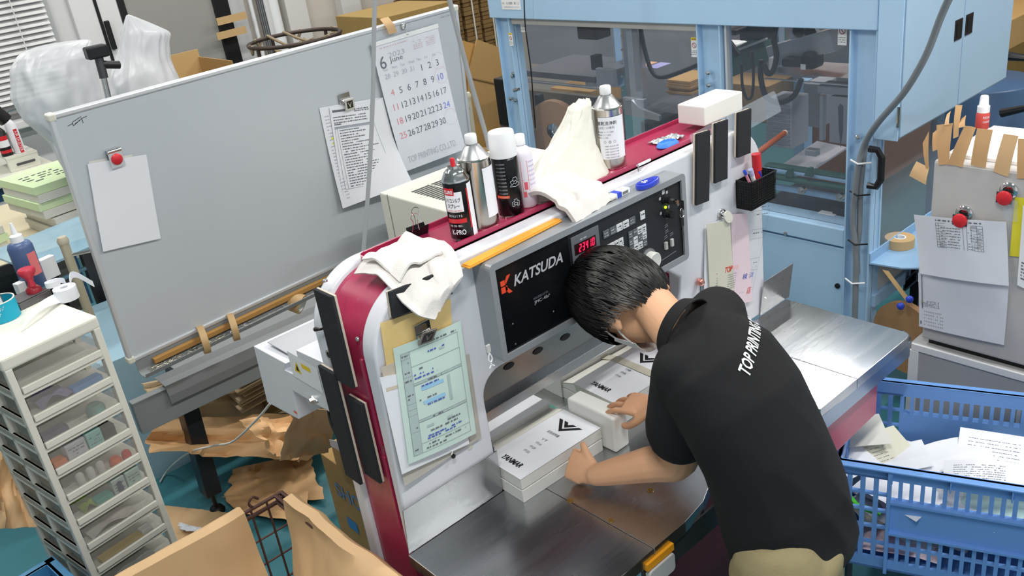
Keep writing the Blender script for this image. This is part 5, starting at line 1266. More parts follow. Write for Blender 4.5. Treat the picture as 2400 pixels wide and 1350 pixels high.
# bags over machines
def shroud(label,tx,prof,seed,cy,name='plastic_cover'):
    """prof: list of (pixel y, left px, right px) at plane y=cy"""
    mb=MB(); n=72; rows=[]
    for py,l,r in prof:
        a=W('y',cy,l,py); b=W('y',cy,r,py); c=(a+b)/2; hw=(b-a).length/2
        ring=[]
        for k in range(n):
            an=2*math.pi*k/n; q=1+.10*nz(math.cos(an)*2.3,math.sin(an)*2.3,py*.02+seed)
            d=hw*.62
            rg_=abs(nz(math.cos(an)*3.2+seed,math.sin(an)*3.2,py*.012))*2+.6*abs(nz(math.cos(an)*8,math.sin(an)*8+seed,py*.03))
            q2=1.02-.10*rg_
            ring.append(c+(b-a).normalized()*math.cos(an)*hw*q2+V((0,1,0))*math.sin(an)*d*q*q2*1.05)
        rows.append(ring)
    mb.v=[p for r_ in rows for p in r_]; m=len(rows)
    mb.f=[(j*n+k,j*n+(k+1)%n,(j+1)*n+(k+1)%n,(j+1)*n+k) for j in range(m-1) for k in range(n)]+[tuple(range(n))]
    o=obj(name,mb,bagm,smooth=True); sb=o.modifiers.new('sub','SUBSURF'); sb.levels=1; sb.render_levels=1
    return tag(o,label,'plastic cover')
def interp(P,n=34):
    out=[]
    for i in range(n+1):
        y=P[0][0]+(P[-1][0]-P[0][0])*i/n
        for a,b in zip(P,P[1:]):
            if a[0]<=y<=b[0]+1e-6:
                t=(y-a[0])/(b[0]-a[0]); s=t; out.append((y,a[1]+(b[1]-a[1])*s,a[2]+(b[2]-a[2])*s)); break
    return out
shroud('milky plastic cover over a machine in front of the blinds',0,interp([(92,190,214),(105,90,216),(130,38,222),(165,22,228),(230,24,238),(280,44,240),(330,110,250),(400,150,260)]),1,4.6)
shroud('peaked milky plastic cover over a machine in front of the grey door',0,interp([(34,296,304),(50,290,345),(75,284,402),(100,278,396),(140,270,400),(180,254,418),(225,246,440),(290,240,450)]),5,4.6)
mc=thing('stitching_machine','grey wire stitching machine mostly hidden under the milky covers','machine',(1.3,4.75,0))
obj('column',MB().box(1.25,1.5,4.62,4.95,0,1.50),mat('machine_grey','6c706e',.5),mc,.02); obj('head',MB().box(1.10,1.25,4.6,4.8,1.5,1.70),mat('machine_dark','4c5058',.5),mc,.02); obj('head',MB().box(1.58,1.72,4.6,4.8,1.4,1.78),mat('machine_beige','b9a792',.5),mc,.02)
a=W('y',4.35,228,125);b=W('y',4.35,250,230); mm=thing('clamp_pole','black clamp on a silver pole between the two plastic covers','pole',b)
obj('pole',MB().tube([V((b.x,b.y,0)),b+V((0,0,-.1)),a+V((0,0,-.03))],.014,12),chrome,mm,smooth=True); obj('clamp',MB().box(a.x-.05,a.x+.045,a.y-.03,a.y+.03,a.z-.02,a.z+.035),black,mm,.008); obj('clamp_knob',MB().tube([a+V((-.0,0,-.05)),a+V((.08,0,-.07))],.018,10),black,mm,smooth=True); obj('clamp',MB().tube([a+V((-.005,0,-.11)),a+V((0,0,-.02))],.02,10),dsteel,mm,smooth=True)
# open carton behind the board
YC=5.6; a=W('y',YC,425,182); b=W('y',YC,505,152); bx=thing('open_carton','open cardboard carton just above the whiteboard edge','carton',(b.x,YC,0))
obj('carton_wall',MB().box(a.x,b.x+.12,YC,YC+.008,0,a.z-.02),card,bx); obj('carton_wall',MB().box(b.x+.11,b.x+.118,YC,YC+.5,0,b.z),card,bx); obj('carton_wall',MB().box(a.x,b.x+.12,YC+.5,YC+.508,0,b.z+.05),mat('pale_cardboard','d3b078',.8),bx); obj('carton_wall',MB().box(a.x,a.x+.008,YC,YC+.5,0,a.z),card,bx)
obj('flap',MB().prism([(a.x-.14,YC-.1,a.z-.12),(b.x-.2,YC-.1,a.z-.10),(b.x-.05,YC,a.z-.02),(a.x,YC,a.z-.02)],(0,0,.006)),mat('pale_cardboard','d3b078',.8),bx)
# round wire ring stand
c=(W('z',1.60,585,105)+W('z',1.60,797,75))/2; hw=(W('z',1.60,797,75)-W('z',1.60,585,105)).length/2
rs=thing('ring_stand','round dark metal ring stand wrapped with cord behind the whiteboard','stand',(c.x,c.y,0))
br=mat('dark_bronze_rod','4a3f3a',.5,.5); R0=[V((c.x+hw*math.cos(t*.2618),c.y+hw*math.sin(t*.2618),1.60)) for t in range(25)]
obj('ring',MB().tube(R0,.013,10,cap=False),br,rs,smooth=True)
for t in (3.3,4.4,5.5,.3,1.6): q=V((c.x+hw*math.cos(t),c.y+hw*math.sin(t),0)); obj('leg',MB().tube([q,q+V((0,0,1.6))],.012,8),br,rs,smooth=True)
cordm=mat('khaki_cord','8f8068',.8)
for t0,t1 in ((1.9,2.1),(4.3,4.9),(.9,1.15),(5.0,5.3),(2.9,3.1),(.1,-.1),(1.7,4.6),(1.3,5.2)):
    q0=V((c.x+hw*math.cos(t0),c.y+hw*math.sin(t0),1.60)); q1=V((c.x+hw*math.cos(t1),c.y+hw*math.sin(t1),1.60)); obj('cord',MB().tube(spline([q0+V((0,0,.014)),(q0+q1)/2+V((0,0,-.04)),q1+V((0,0,.014))],4),.010,6),cordm,rs)
def cl3(u,v): return V((c.x-hw*.5+hw*.9*u,c.y-hw*.7+.3*v,1.48-.06*math.sin(u*3.1)+.10*v))
obj('cloth_scrap',MB().sheet(cl3,8,4,.004),mat('khaki_scrap','7f7350',.9),rs,smooth=True)
# ================================================================ LIGHT BLUE PACKING MACHINE
XM=3.4
pm=thing('packing_machine','light blue framed packing machine with clear guard panels behind the cutter','packing machine',(4.0,2.8,0))
MF=F((XM,0,0),(0,-1,0),(0,0,1))    # a=-y
def my(px,py,x=XM): p=W('x',x,px,py); return p
def mbox(name,y0,y1,z0,z1,m,x0=XM,x1=None,bev=.002,parent=pm):
    x1=x0+.05 if x1 is None else x1
    return obj(name,MB().box(x0,x1,min(y0,y1),max(y0,y1),z0,z1),m,parent,bevel=bev)
ZB=1.655
# posts built as open channels
def post(y0,y1,z1=ZB,d=.07):
    mbox('post_web',y0,y1,0,z1,skyblue,XM+.012,XM+.018); mbox('post_flange',max(y0,y1)-.008,max(y0,y1),0,z1,skyblue,XM-.02,XM+d); mbox('post_flange',min(y0,y1),min(y0,y1)+.008,0,z1,skyblue,XM-.02,XM+d)
post(3.99,3.875); post(2.60,2.47); post(1.853,1.735)
mbox('top_beam',4.02,1.732,ZB,1.80,skyblue,XM-.03,XM+.10,.004)
mbox('top_cover',4.02,1.72,1.80,1.82,skyblue,XM+.02,XM+.30,.004)
mbox('top_seal',3.87,2.60,ZB-.035,ZB,mat('grey_seal','b7b5b2',.5),XM-.005,XM+.05)
mbox('lower_sill',2.47,1.853,.715,.80,skyblue,XM-.02,XM+.12,.006); mbox('lower_sill',3.875,2.60,.715,.80,skyblue,XM-.02,XM+.12,.006)
d=mbox('lower_door',2.46,1.856,.05,.705,skyblue,XM-.012,XM+.02,.004)
a=my(1967,667); obj('door_latch',MB().lathe(V((XM-.012,a.y,a.z)),[(.012,0),(.012,.008),(0,.010)],18,(-1,0,0)),black,d,smooth=True)
mbox('lower_door',3.86,2.61,.05,.705,skyblue,XM-.012,XM+.02,.004)
for q in ((1841,547),(1200,180),(1205,212),(1196,232),(1207,236),(1659,171),(1660,200),(2010,322),(1210,210),(1202,173)):
    a=my(*q,XM-.02); obj('bolt',MB().lathe(V((XM-.0,a.y,a.z)),[(.011,0),(.011,.022),(.006,.026),(0,.027)],8,(-1,0,0)),chrome,pm)
# guard panels
obj('guard_panel',MB().box(XM+.022,XM+.028,2.605,3.865,.80,ZB-.03),acry,pm); obj('guard_panel',MB().box(XM+.022,XM+.028,1.858,2.465,.80,ZB-.005),acry,pm)
for y in (3.02,): obj('panel_joint',MB().box(XM+.019,XM+.031,y-.035,y+.035,.8,ZB-.03),acry2,pm)
mbox('edge_profile',2.462,2.45,.80,ZB,alu,XM+.0,XM+.03)
def label(fr,w,h,kind):
    t=obj('warning_label',MB().fbox(fr,0,w,0,h,.0,.0012),white_pl,pm)
    f=fr.at(0,0,.0014); mb=MB(); rect(mb,f,0,w,h*.85,h,0); obj('yellow_header',mb,mat('warning_yellow','f0cf20',.5),t)
    mb=MB(); 
    for k in range(16): line(mb,f,w/2+w*.32*math.cos(k*.393),h*.60+w*.32*math.sin(k*.393),w/2+w*.32*math.cos(k*.393+.393),h*.60+w*.32*math.sin(k*.393+.393),.003,.0002)
    line(mb,f,w*.3,h*.7,w*.7,h*.5,.003,.0002); obj('prohibition_ring',mb,mat('brick_red_ink','b0555a',.7),t)
    mb=MB(); 
    for k in range(3): scribble(mb,f,w*.1,w*.9,h*(.30-.09*k),h*.035,fill=1)
    scribble(mb,f,w*.15,w*.85,h*.89,h*.05,fill=1); obj('label_print',mb,gink,t)
def lf(px,py,x): p=W('x',x,px,py); return F(p,(0,-1,0),(0,0,1))
f_=lf(1957,108,XM-.001); w_=(W('x',XM,1978,108)-W('x',XM,1957,108)).length; label(F(V((XM+.020,f_.o.y,f_.o.z)),(0,-1,0),(0,0,1)),w_,.095,0)
f_=lf(1222,75,XM+.02); label(F(V((XM+.020,f_.o.y,f_.o.z)),(0,-1,0),(0,0,1)),.045,.10,0)
f_=lf(1209,103,XM+.02); label(F(V((XM-.022,3.885,f_.o.z)),(0,-1,0),(0,0,1)),.03,.07,0)
f_=lf(1622,133,XM+.02); label(F(V((XM+.018,f_.o.y,f_.o.z)),(0,-1,0),(0,0,1)),.035,.09,0)
a=W('x',XM-.032,1177,22); f_=F(V((XM-.031,a.y,a.z)),(0,-1,0),(0,0,1)); nt=obj('name_sticker',MB().fbox(f_,0,.155,0,.055,0,.001),white_pl,pm)
text('※２　もの補助　機（１）',f_.at(.006,.028,.0012),.016,gink,nt,width=.14); text('（この設備は補助金で導入したものです）',f_.at(.01,.010,.0012),.01,lgink,nt,width=.135)
# upper right electrical cabinet
ec=thing('control_cabinet','light blue electrical cabinet with two black recessed handles, upper right','cabinet',(3.9,1.7,1.225))
sb=mat('side_blue_paint','a3c0d8',.42,var=.03)
YC0=1.629; XC1=4.385
obj('cabinet_body',MB().box(XM-.03,XC1,YC0+.012,1.728,1.225,2.5),sb,ec,.003)
obj('front_strip',MB().box(XM-.036,XM-.028,YC0+.0,1.727,1.228,2.5),skyblue,ec,.002)
sp=W('y',YC0,2242,250).x
for x0,x1 in ((XM-.02,sp-.004),(sp+.004,XC1-.004)):
    dd=obj('door',MB().box(x0,x1,YC0-.004,YC0+.012,1.24,2.5),sb,ec,.003)
for (p0,p1) in (((2236,97),(2254,42)),((2261,84),(2281,28))):
    a=W('y',YC0-.005,*p0); b=W('y',YC0-.005,*p1)
    obj('recessed_handle',MB().box(a.x,a.x+.065,YC0-.008,YC0-.003,a.z,b.z),black,ec,.002)
    obj('handle_well',MB().box(a.x+.010,a.x+.055,YC0-.0095,YC0-.0075,a.z+.012,b.z-.012),mat('deep_black','08080a',.6),ec)
a=W('x',XM-.037,2105,298);b=W('x',XM-.037,2108,250); obj('hinge_pin',MB().tube([a,b],.008,8),chrome,ec)
a=my(1990,0); o=obj('beige_machine_lid',MB().box(XM+.02,XM+.5,1.60+.15,1.98,1.821,1.85),beige,pm,.005)
# side guard with black handle
SY=1.74
obj('side_guard',MB().box(XM+.06,XM+.62,SY-.006,SY,.66,1.22),acry2,pm)
obj('side_guard_frame',MB().box(XM+.05,XM+.062,SY-.01,SY+.005,.60,1.22),skyblue,pm)
a=W('y',SY-.03,2040,350);b=W('y',SY-.03,2040,450); hx=a.x+.03
obj('pull_handle',MB().tube([V((hx,SY-.01,a.z-.01)),V((hx,SY-.045,a.z-.01)),V((hx+.005,SY-.060,a.z-.04)),V((hx+.005,SY-.060,b.z+.05)),V((hx,SY-.045,b.z+.02)),V((hx,SY-.01,b.z+.02))],.015,6),black,pm)
obj('side_base',MB().box(XM+.06,4.6,SY-.004,SY+.02,.50,.66),greyp,pm,.003); obj('side_rail',MB().box(XM+.02,4.6,SY-.02,SY+.0,.44,.50),skyblue,pm,.003)
# right hand shelf and tape
a=W('x',XM,2026,612); zs=a.z
sh=obj('side_shelf',MB().prism([(XM-.02,1.735,zs),(XM-.0,1.60,zs),(XM+.06,1.50,zs),(XM+.12,1.46,zs),(XM+.9,1.46,zs),(XM+.9,1.735,zs)],(0,0,.008)),skyblue2,pm,.001)
obj('shelf_upstand',MB().box(XM-.02,XM+.9,1.728,1.735,zs,zs+.05),skyblue2,pm)
a=W('z',zs+.009,2108,575); t=thing('tape_roll','tan tape roll lying flat on the light blue shelf at right','tape roll',a); obj('tape',MB().ring(a,(0,0,1),.025,.062,.040),tapem,t,smooth=True); obj('paper_core',MB().ring(a,(0,0,1),.020,.026,.0405),white_pl,t,smooth=True)
# dark electronics bay under the shelf with reel
mbox('electronics_bay',1.72,1.2,.28,zs-.01,mat('bay_black','0c0c0e',.5),XM+.35,XM+.9); 
obj('bay_floor',MB().box(XM+.0,XM+.35,1.2,1.70,.20,.22),greyp,pm); mbox('clear_cover',1.62,1.30,.30,.60,acry2,XM+.22,XM+.225)
for k,c_ in enumerate(('e6e020','2aa45a')): a=W('x',XM+.05,2034,663+27*k); mbox('terminal_block',a.y+.02,a.y-.02,a.z-.02,a.z+.02,mat('term_'+c_,c_,.5),XM+.04,XM+.06)
for k in range(9): a=W('x',XM+.3,2120+3.4*k,668-3*k); obj('terminal_row',MB().box(XM+.30,XM+.33,a.y-.006,a.y+.006,a.z-.03,a.z+.02),mat('slate_terminals','55657a',.5),pm)
a=W('x',XM+.02,2125,772); rl=thing('tape_reel','large brown paper tape reel under the light blue shelf','reel',(XM+.02,a.y,.1)); obj('wound_tape',MB().ring(V((XM+.0,a.y-.02,a.z-.02)),(-1,.25,0),.04,.165,.03,40),mat('brown_reel','a87f58',.6),rl)
a=W('x',XM-.02,2068,632);b=W('x',XM-.05,2128,712); w2=V((0,-.028,0)); obj('tape_lead',MB().sheet(lambda u,v:a.lerp(b,u)+w2*v,6,1,.001),tapem,rl)
for q in ((2113,716),(2134,700)): a=W('x',XM-.06,*q); obj('blue_knob',MB().lathe(a,[(.014,0),(.016,.012),(.010,.02),(0,.022)],16,(-1,0,0)),bluem,rl,smooth=True)
# hose with ties
hose=thing('grey_hose','thick grey corrugated hose clipped down the right post of the blue machine','hose',W('x',XM-.04,2005,730)); hm_=mat('grey_hose_sheath','7f868c',.5)
P=[(2232,-20),(2205,40),(2170,130),(2120,215),(2060,285),(2028,335),(2012,390),(2003,460),(1999,520),(2006,600),(2005,680),(2003,745)]
pts=[W('x',XM-.05 if i>4 else XM-.05-.07*(5-i),*p) for i,p in enumerate(P)]
obj('hose',MB().tube([pts[0]+V((-.1,-.12,3.98-pts[0].z))]+spline(pts,8),.0125,14),hm_,hose,smooth=True)
pts=[W('x',XM-.03,*p) for p in ((2030,330),(2022,390),(2016,460),(2014,540),(2009,580),(2010,640))]; obj('second_hose',MB().tube(spline(pts,6),.011,12),hm_,hose,smooth=True)
for q,m_ in (((2018,378),white_pl),((2016,452),black),((2011,567),black),((2004,658),white_pl)):
    a=W('x',XM-.045,*q); obj('cable_tie',MB().tube([a+V((0,.045,.0)),a+V((-.025,.0,-.004)),a+V((0,-.045,0))],.004,6),m_,hose)
cable('hanging_wire','thin black wire hanging in front of the left guard panel',[W('x',XM-.1,1228,-20),W('x',XM-.1,1231,60),W('x',XM-.1,1244,160),W('x',XM-.1,1250,240),W('x',XM-.1,1255,300)],.0035,black,'wire',up=True)
# ---- interior (pixel rectangles placed at real depths)
def ib(name,x,dx,q0,q1,m,bev=.002,parent=pm):
    a=W('x',x,*q0);b=W('x',x,*q1); return obj(name,MB().box(x,x+dx,min(a.y,b.y),max(a.y,b.y),min(a.z,b.z),max(a.z,b.z)),m,parent,bevel=bev)
mgrey=mat('machine_mid_grey','9a9ea6',.45,.3); dgrey=mat('machine_dark_grey','5d6068',.5,.3); mblack=mat('machine_black','191a1e',.5); belt=mat('green_belt','2f5a50',.55); bl2=mat('interior_blue','8fb4d6',.45); silv=mat('machined_aluminium','b9bcc4',.35,.7)
ib('feed_table',3.75,.45,(1225,165),(1395,195),dgrey); ib('feed_table_edge',3.72,.03,(1225,192),(1420,208),mgrey)
obj('orange_ticket',MB().box(3.95,4.08,3.42,3.50,W('x',3.75,1300,165).z+.002,W('x',3.75,1300,165).z+.004),mat('peach_ticket','e8b090',.6),pm); obj('violet_ticket',MB().box(3.95,4.08,3.32,3.40,W('x',3.75,1300,165).z+.002,W('x',3.75,1300,165).z+.004),mat('violet_ticket','a9a6dc',.6),pm)
ib('inner_upright',3.85,.08,(1455,45),(1498,232),silv); ib('inner_upright_side',3.84,.01,(1478,45),(1502,215),dgrey); ib('blue_inner_post',4.1,.06,(1436,45),(1448,205),bl2)
a=W('x',3.85,1470,100)
for k in range(6): b=W('x',3.848,1458,52+32*k); obj('rivet',MB().lathe(b,[(.008,0),(.006,.006),(0,.008)],8,(-1,0,0)),chrome,pm)
ib('servo_box',3.8,.12,(1350,60),(1400,95),mblack,.01); ib('white_actuator',3.8,.08,(1370,180),(1392,210),white_pl,.003); ib('sensor_block',3.75,.05,(1383,130),(1400,165),mblack)
ib('carriage_plate',3.7,.03,(1395,160),(1440,205),mgrey); ib('hopper_back',4.45,.03,(1500,60),(1635,280),mat('hopper_grey','8a9098',.5)); ib('back_plate',4.5,.03,(1230,45),(1440,165),mat('far_slate','7f8794',.6)); ib('back_plate',4.55,.03,(1640,45),(2000,200),mat('far_dark','686c74',.6))
ib('clamp_arm',3.68,.03,(1458,228),(1510,262),silv,.004); 
a=W('x',3.66,1468,262);b=W('x',3.66,1530,282); obj('clamp_finger',MB().prism([W('x',3.66,*q) for q in ((1462,235),(1480,235),(1500,255),(1545,272),(1545,284),(1465,268))],(.02,0,0)),silv,pm)
ib('platen',3.8,.5,(1488,255),(1600,268),dgrey); ib('motor_block',3.85,.3,(1500,285),(1600,330),mblack,.01)
cs=thing('card_stack','stack of brown cards inside the blue machine behind the left guard','card stack',W('x',4.2,1600,290))
for k in range(16):
    a=W('x',4.15,1562,186);b=W('x',4.15,1622,290); z=b.z+(a.z-b.z)*k/16; j=.012*math.sin(k*2.7); obj('card',MB().box(4.15+j,4.4,b.y+j,a.y,z,z+(a.z-b.z)/16-.003),card,cs)
o=ib('carton',4.3,.3,(1290,205),(1395,330),card,.004,None); tag(o,'cardboard carton standing inside the machine behind the paper reel','carton')
o=ib('carton',4.3,.3,(1650,190),(1800,290),cardd,.004,None); tag(o,'dark cardboard carton seen through the right guard panel','carton')
# big reel
c=W('x',3.62,1306,304); R_=.185; re=thing('paper_reel','large brown paper reel with silver hub behind the left guard panel','reel',c-V((0,0,R_)))
ax=V((-.90,.05,.0)).normalized(); a2=V((-1,-.20,0)).normalized(); obj('wound_paper',MB().ring(c,a2,.05,R_,.045,56),mat('reel_kraft','b98e68',.6,var=.05),re); obj('hub',MB().lathe(c,[(.05,.0),(.05,.04),(.035,.046),(.012,.048),(0,.06)],28,a2),chrome,re,smooth=True)
ib('reel_bracket',3.60,.05,(1250,222),(1268,285),mblack,.008); ib('dark_lower_bay',4.2,.05,(1232,210),(1460,380),mat('bay_brown','5a5448',.7))
# right window interior
def beam(name,x,q0,q1,wid,m,dx=.08): 
    a=W('x',x,*q0);b=W('x',x,*q1); d_=(b-a).normalized(); n_=V((1,0,0)).cross(d_).normalized()*wid/2
    return obj(name,MB().prism([a-n_,b-n_,b+n_,a+n_],(dx,0,0)),m,pm,bevel=.003)
beam('sloping_belt',3.9,(1645,178),(1795,112),.13,belt,.2); beam('belt_rail',3.89,(1645,150),(1795,92),.012,silv,.02)
beam('linear_arm',3.75,(1800,135),(1950,95),.10,silv,.10); obj('arm_bracket',MB().prism([W('x',3.78,*q) for q in ((1855,60),(1900,62),(1940,95),(1905,112),(1850,110))],(.03,0,0)),silv,pm,.003)
for q in ((1871,73),(1899,77)): b=W('x',3.775,*q); obj('bracket_hole',MB().lathe(b,[(.030,0),(0,.001)],24,(-1,0,0)),mblack,pm)
ib('motor',3.7,.1,(1830,136),(1876,160),mblack,.01); ib('motor',3.72,.1,(1876,122),(1908,166),mblack,.02); ib('motor_label',3.698,.002,(1876,150),(1888,164),white_pl); ib('valve_block',3.8,.1,(1700,70),(1725,84),mblack,.006); ib('valve_block',3.9,.1,(1732,55),(1790,98),mblack,.006); ib('tower_panel',4.0,.05,(1790,56),(1826,110),mat('tower_bluegrey','9fb2c4',.5)); ib('actuator_plate',3.66,.05,(1800,135),(1812,165),white_pl,.006)
ib('cross_plate',3.7,.25,(1780,168),(1994,184),silv,.004); ib('cross_plate_front',3.69,.02,(1790,184),(1992,202),mat('pale_alu','c2c4cc',.4,.4),.003); 
ib('press_block',3.72,.1,(1915,200),(1992,225),mgrey,.004); ib('press_column',3.74,.1,(1945,225),(1990,340),mat('column_grey','a2a4aa',.45,.2),.004); b=W('x',3.735,1970,258); obj('column_slot',MB().prism([W('x',3.738,*q) for q in ((1964,250),(1970,243),(1976,250),(1975,305),(1970,345),(1966,305))],(.004,0,0)),dgrey,pm)
ib('rod',3.8,.03,(1921,225),(1928,330),silv); ib('accordion_box',4.0,.15,(1882,195),(1922,300),mat('bellows_grey','8e9096',.6),.004); ib('inner_blue_post',4.1,.08,(1860,190),(1884,400),bl2); ib('bellows_cover',3.75,.15,(1795,230),(1856,350),mat('bellows_pale','9da0a8',.55),.006)
for k in range(12): ib('bellows_fold',3.745,.01,(1795,236+9*k),(1850,238+9*k),mat('fold_line','85888f',.6))
# cable loops
def loop(q,x,r=.013): obj('cable_loop',MB().tube(spline([W('x',x,*p) for p in q],8),r,8),mblack,pm,smooth=True)
loop([(1822,50),(1814,90),(1820,130),(1812,165),(1800,172),(1790,150)],3.6); loop([(1784,140),(1783,180),(1795,225),(1825,240),(1860,225),(1878,185)],3.62); loop([(1738,150),(1740,200),(1750,230),(1762,225),(1766,180),(1763,120)],3.65,.007); loop([(1500,60),(1512,120),(1530,170),(1560,180),(1640,150)],3.9,.012); loop([(1690,90),(1705,95),(1720,115),(1730,130)],3.8,.016)
ib('pale_housing',3.95,.1,(1680,100),(1730,135),white_pl,.02)
# conveyor
def plate(q,x,th,m,name='conveyor_plate'): return obj(name,MB().prism([W('z',x,*p) for p in q],(0,0,th)),m,pm,bevel=.002)
zc_=my(1880,430).z
ib('conveyor_belt',3.50,.05,(1790,392),(1985,415),belt,.01); ib('conveyor_side',3.48,.02,(1795,400),(1985,425),bl2,.002); ib('conveyor_belt',3.46,.04,(1790,418),(1985,440),belt,.008); ib('conveyor_side',3.52,.02,(1790,440),(1985,462),bl2)
plate(((1826,395),(1915,335),(1985,350),(1905,402)),.93,.012,mat('white_pallet_plate','d6d4dc',.5),'loading_plate'); ib('clear_cups',3.6,.04,(1886,350),(1912,368),silv,.003)
for q in ((1838,413),(1884,412)): b=W('x',3.455,*q); obj('belt_lug',MB().prism([b,b+V((0,-.04,0)),b+V((0,-.035,.04)),b+V((0,-.02,.04))],(.02,0,0)),belt,pm)
for q in ((1883,444),(1973,460)): b=W('x',3.47,*q); obj('roller_bolt',MB().lathe(b,[(.018,0),(.018,.02),(.008,.02),(.008,.03),(0,.03)],16,(-1,0,0)),chrome,pm,smooth=True)
ib('lower_mech',3.7,.3,(1790,470),(1985,510),mat('mech_dark','2f3136',.5,.3)); ib('slide_rail',3.5,.08,(1830,505),(1975,525),mgrey,.003); ib('slide_rail',3.55,.05,(1800,492),(1880,505),silv); ib('blue_fitting',3.5,.03,(1852,498),(1862,508),bluem,.003); ib('black_actuator',3.52,.08,(1950,485),(1982,520),mblack,.006); ib('white_elbow',3.5,.04,(1915,498),(1955,510),white_pl,.006)
# left outside of machine: dark bracket, cartons
o=obj('dark_side_unit',MB().box(3.42,3.6,4.02,4.12,.5,1.28),mat('purple_brown_panel','6a5558',.5),pm,.004); obj('black_side_box',MB().box(3.40,3.5,4.015,4.10,1.02,1.30),black,pm,.006)
def pxcart(label,y,q0,q1,depth,m=card,flap=None):
    a=W('y',y,*q0); b=W('y',y,*q1); t=thing('carton',label,'carton',((a.x+b.x)/2,y+depth/2,0)); x0,x1=sorted((a.x,b.x)); z0,z1=sorted((a.z,b.z))
    obj('carton_body',MB().box(x0,x1,y,y+depth,0,z1),m,t,.004); obj('seam',MB().box(x0+.001,x1-.001,y-.001,y+.0,(z0+z1)/2-.002,(z0+z1)/2+.002),cardd,t); return t,x0,x1,z0,z1
# big leaning opened carton
YB2=4.55
bc=thing('open_carton','tall opened cardboard carton standing left of the blue machine','carton',(3.7,YB2,0))
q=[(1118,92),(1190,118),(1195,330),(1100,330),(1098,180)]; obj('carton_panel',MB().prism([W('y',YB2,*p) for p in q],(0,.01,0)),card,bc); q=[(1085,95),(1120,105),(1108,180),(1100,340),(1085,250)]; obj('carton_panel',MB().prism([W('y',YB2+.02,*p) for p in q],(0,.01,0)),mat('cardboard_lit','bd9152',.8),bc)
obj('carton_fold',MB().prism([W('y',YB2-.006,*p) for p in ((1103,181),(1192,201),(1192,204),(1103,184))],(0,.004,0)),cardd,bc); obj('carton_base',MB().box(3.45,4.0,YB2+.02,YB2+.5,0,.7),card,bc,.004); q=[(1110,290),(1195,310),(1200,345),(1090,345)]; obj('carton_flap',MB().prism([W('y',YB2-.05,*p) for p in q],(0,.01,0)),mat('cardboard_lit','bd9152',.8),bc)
# dark stacks of flattened board
st=thing('board_stack','tall dark stacks of flattened cardboard behind the whiteboard corner','board stack',(4.6,6.2,0))
p0=W('y',6.0,1040,0); 
for sx,(xa,xb) in enumerate(((1035,1085),(1092,1128),(1134,1176))):
    a=W('y',6.0,xa,60);b=W('y',6.0,xb,60); n_=44
    for k in range(n_):
        z=.4+ (1.50)*k/n_; j=.012*math.sin(k*1.9+sx); obj('board_bundle',MB().box(a.x+j,b.x+j,6.0+j,6.6,z,z+1.5/n_-.004),cardd if sx else mat('cardboard_deep','7f6540',.8),st)
    obj('strap',MB().box((a.x+b.x)/2-.006,(a.x+b.x)/2+.006,5.98,5.985,.4,1.9),paper2,st)
pxcart('low cardboard carton with flat top seen above the right end of the whiteboard',5.2,(898,42),(1075,110),.6,mat('cardboard_olive','9a7f4a',.8))
# cream grille unit behind the cutter
gu=thing('cream_cabinet','cream metal machine cabinet with slotted grille top between whiteboard and cutter','cabinet',(2.15,2.5,0))
gx0,gx1,gy0,gy1,gz=1.81,2.52,1.98,2.99,1.30
obj('cabinet_body',MB().box(gx0,gx1,gy0,gy1,0,gz),beige,gu,.006)
def gp_(px,py): p=W('z',gz+.001,px,py); return p
A=gp_(930,430);B=gp_(972,402);C=gp_(1135,440);D2=gp_(1065,480)
# grille area in box coordinates
for k in range(22):
    y=2.86-.0195*k*1.0; obj('grille_slot',MB().box(1.88,2.30,y-.006,y+.006,gz,gz+.0012),mat('grille_dark','4d4f4c',.7),gu)
for x in (1.97,2.08,2.19): obj('grille_rib',MB().box(x-.003,x+.003,2.44,2.87,gz+.001,gz+.0035),beige,gu)
obj('side_seam',MB().box(gx0-.001,gx0+.001,2.93,2.936,0,gz),mat('seam_grey','8f908a',.6),gu)
# brown cartons / wood at right back
o=pxcart('big cardboard carton in the back behind the light blue cabinet at right',2.9,(2285,120),(2440,330),.5,mat('cardboard_olive','9a7f4a',.8))
wdn=thing('wooden_crate','orange brown slatted wooden crate at the upper right frame edge','crate',(6.3,2.8,0))
wood=mat('orange_wood','a8641c',.5,var=.35,ns=6,stretch=(.3,1,8))
a=W('y',2.95,2345,0); 
for k in range(9): obj('slat',MB().box(4.9,7.2,2.95,3.0,1.28+.075*k,1.28+.075*k+.068),wood,wdn,.003)
obj('back_board',MB().box(4.9,7.2,3.0,3.02,0,2.3),wood,wdn)
o=obj('cardboard_ledge',MB().box(4.6,6.6,2.2,2.88,1.0,1.18),card,bevel=.004); tag(o,'long cardboard carton lying behind the grey cabinet on the right','carton')
o=obj('blue_drum',MB().lathe((4.98,1.95,0),[(.25,0),(.25,1.05),(.24,1.06),(0,1.06)],28),mat('navy_drum','3c5878',.4),smooth=True); tag(o,'dark blue drum behind the white spray bottle at right','drum')
ah=MB().tube([V((4.62,1.72,1.0)),V((4.62,1.60,1.04)),V((4.66,1.58,1.26)),V((4.62,1.72,1.28))],.022,8); o=obj('black_arm_handle',ah,black); tag(o,'black bracket handle below the light blue cabinet at right','handle')
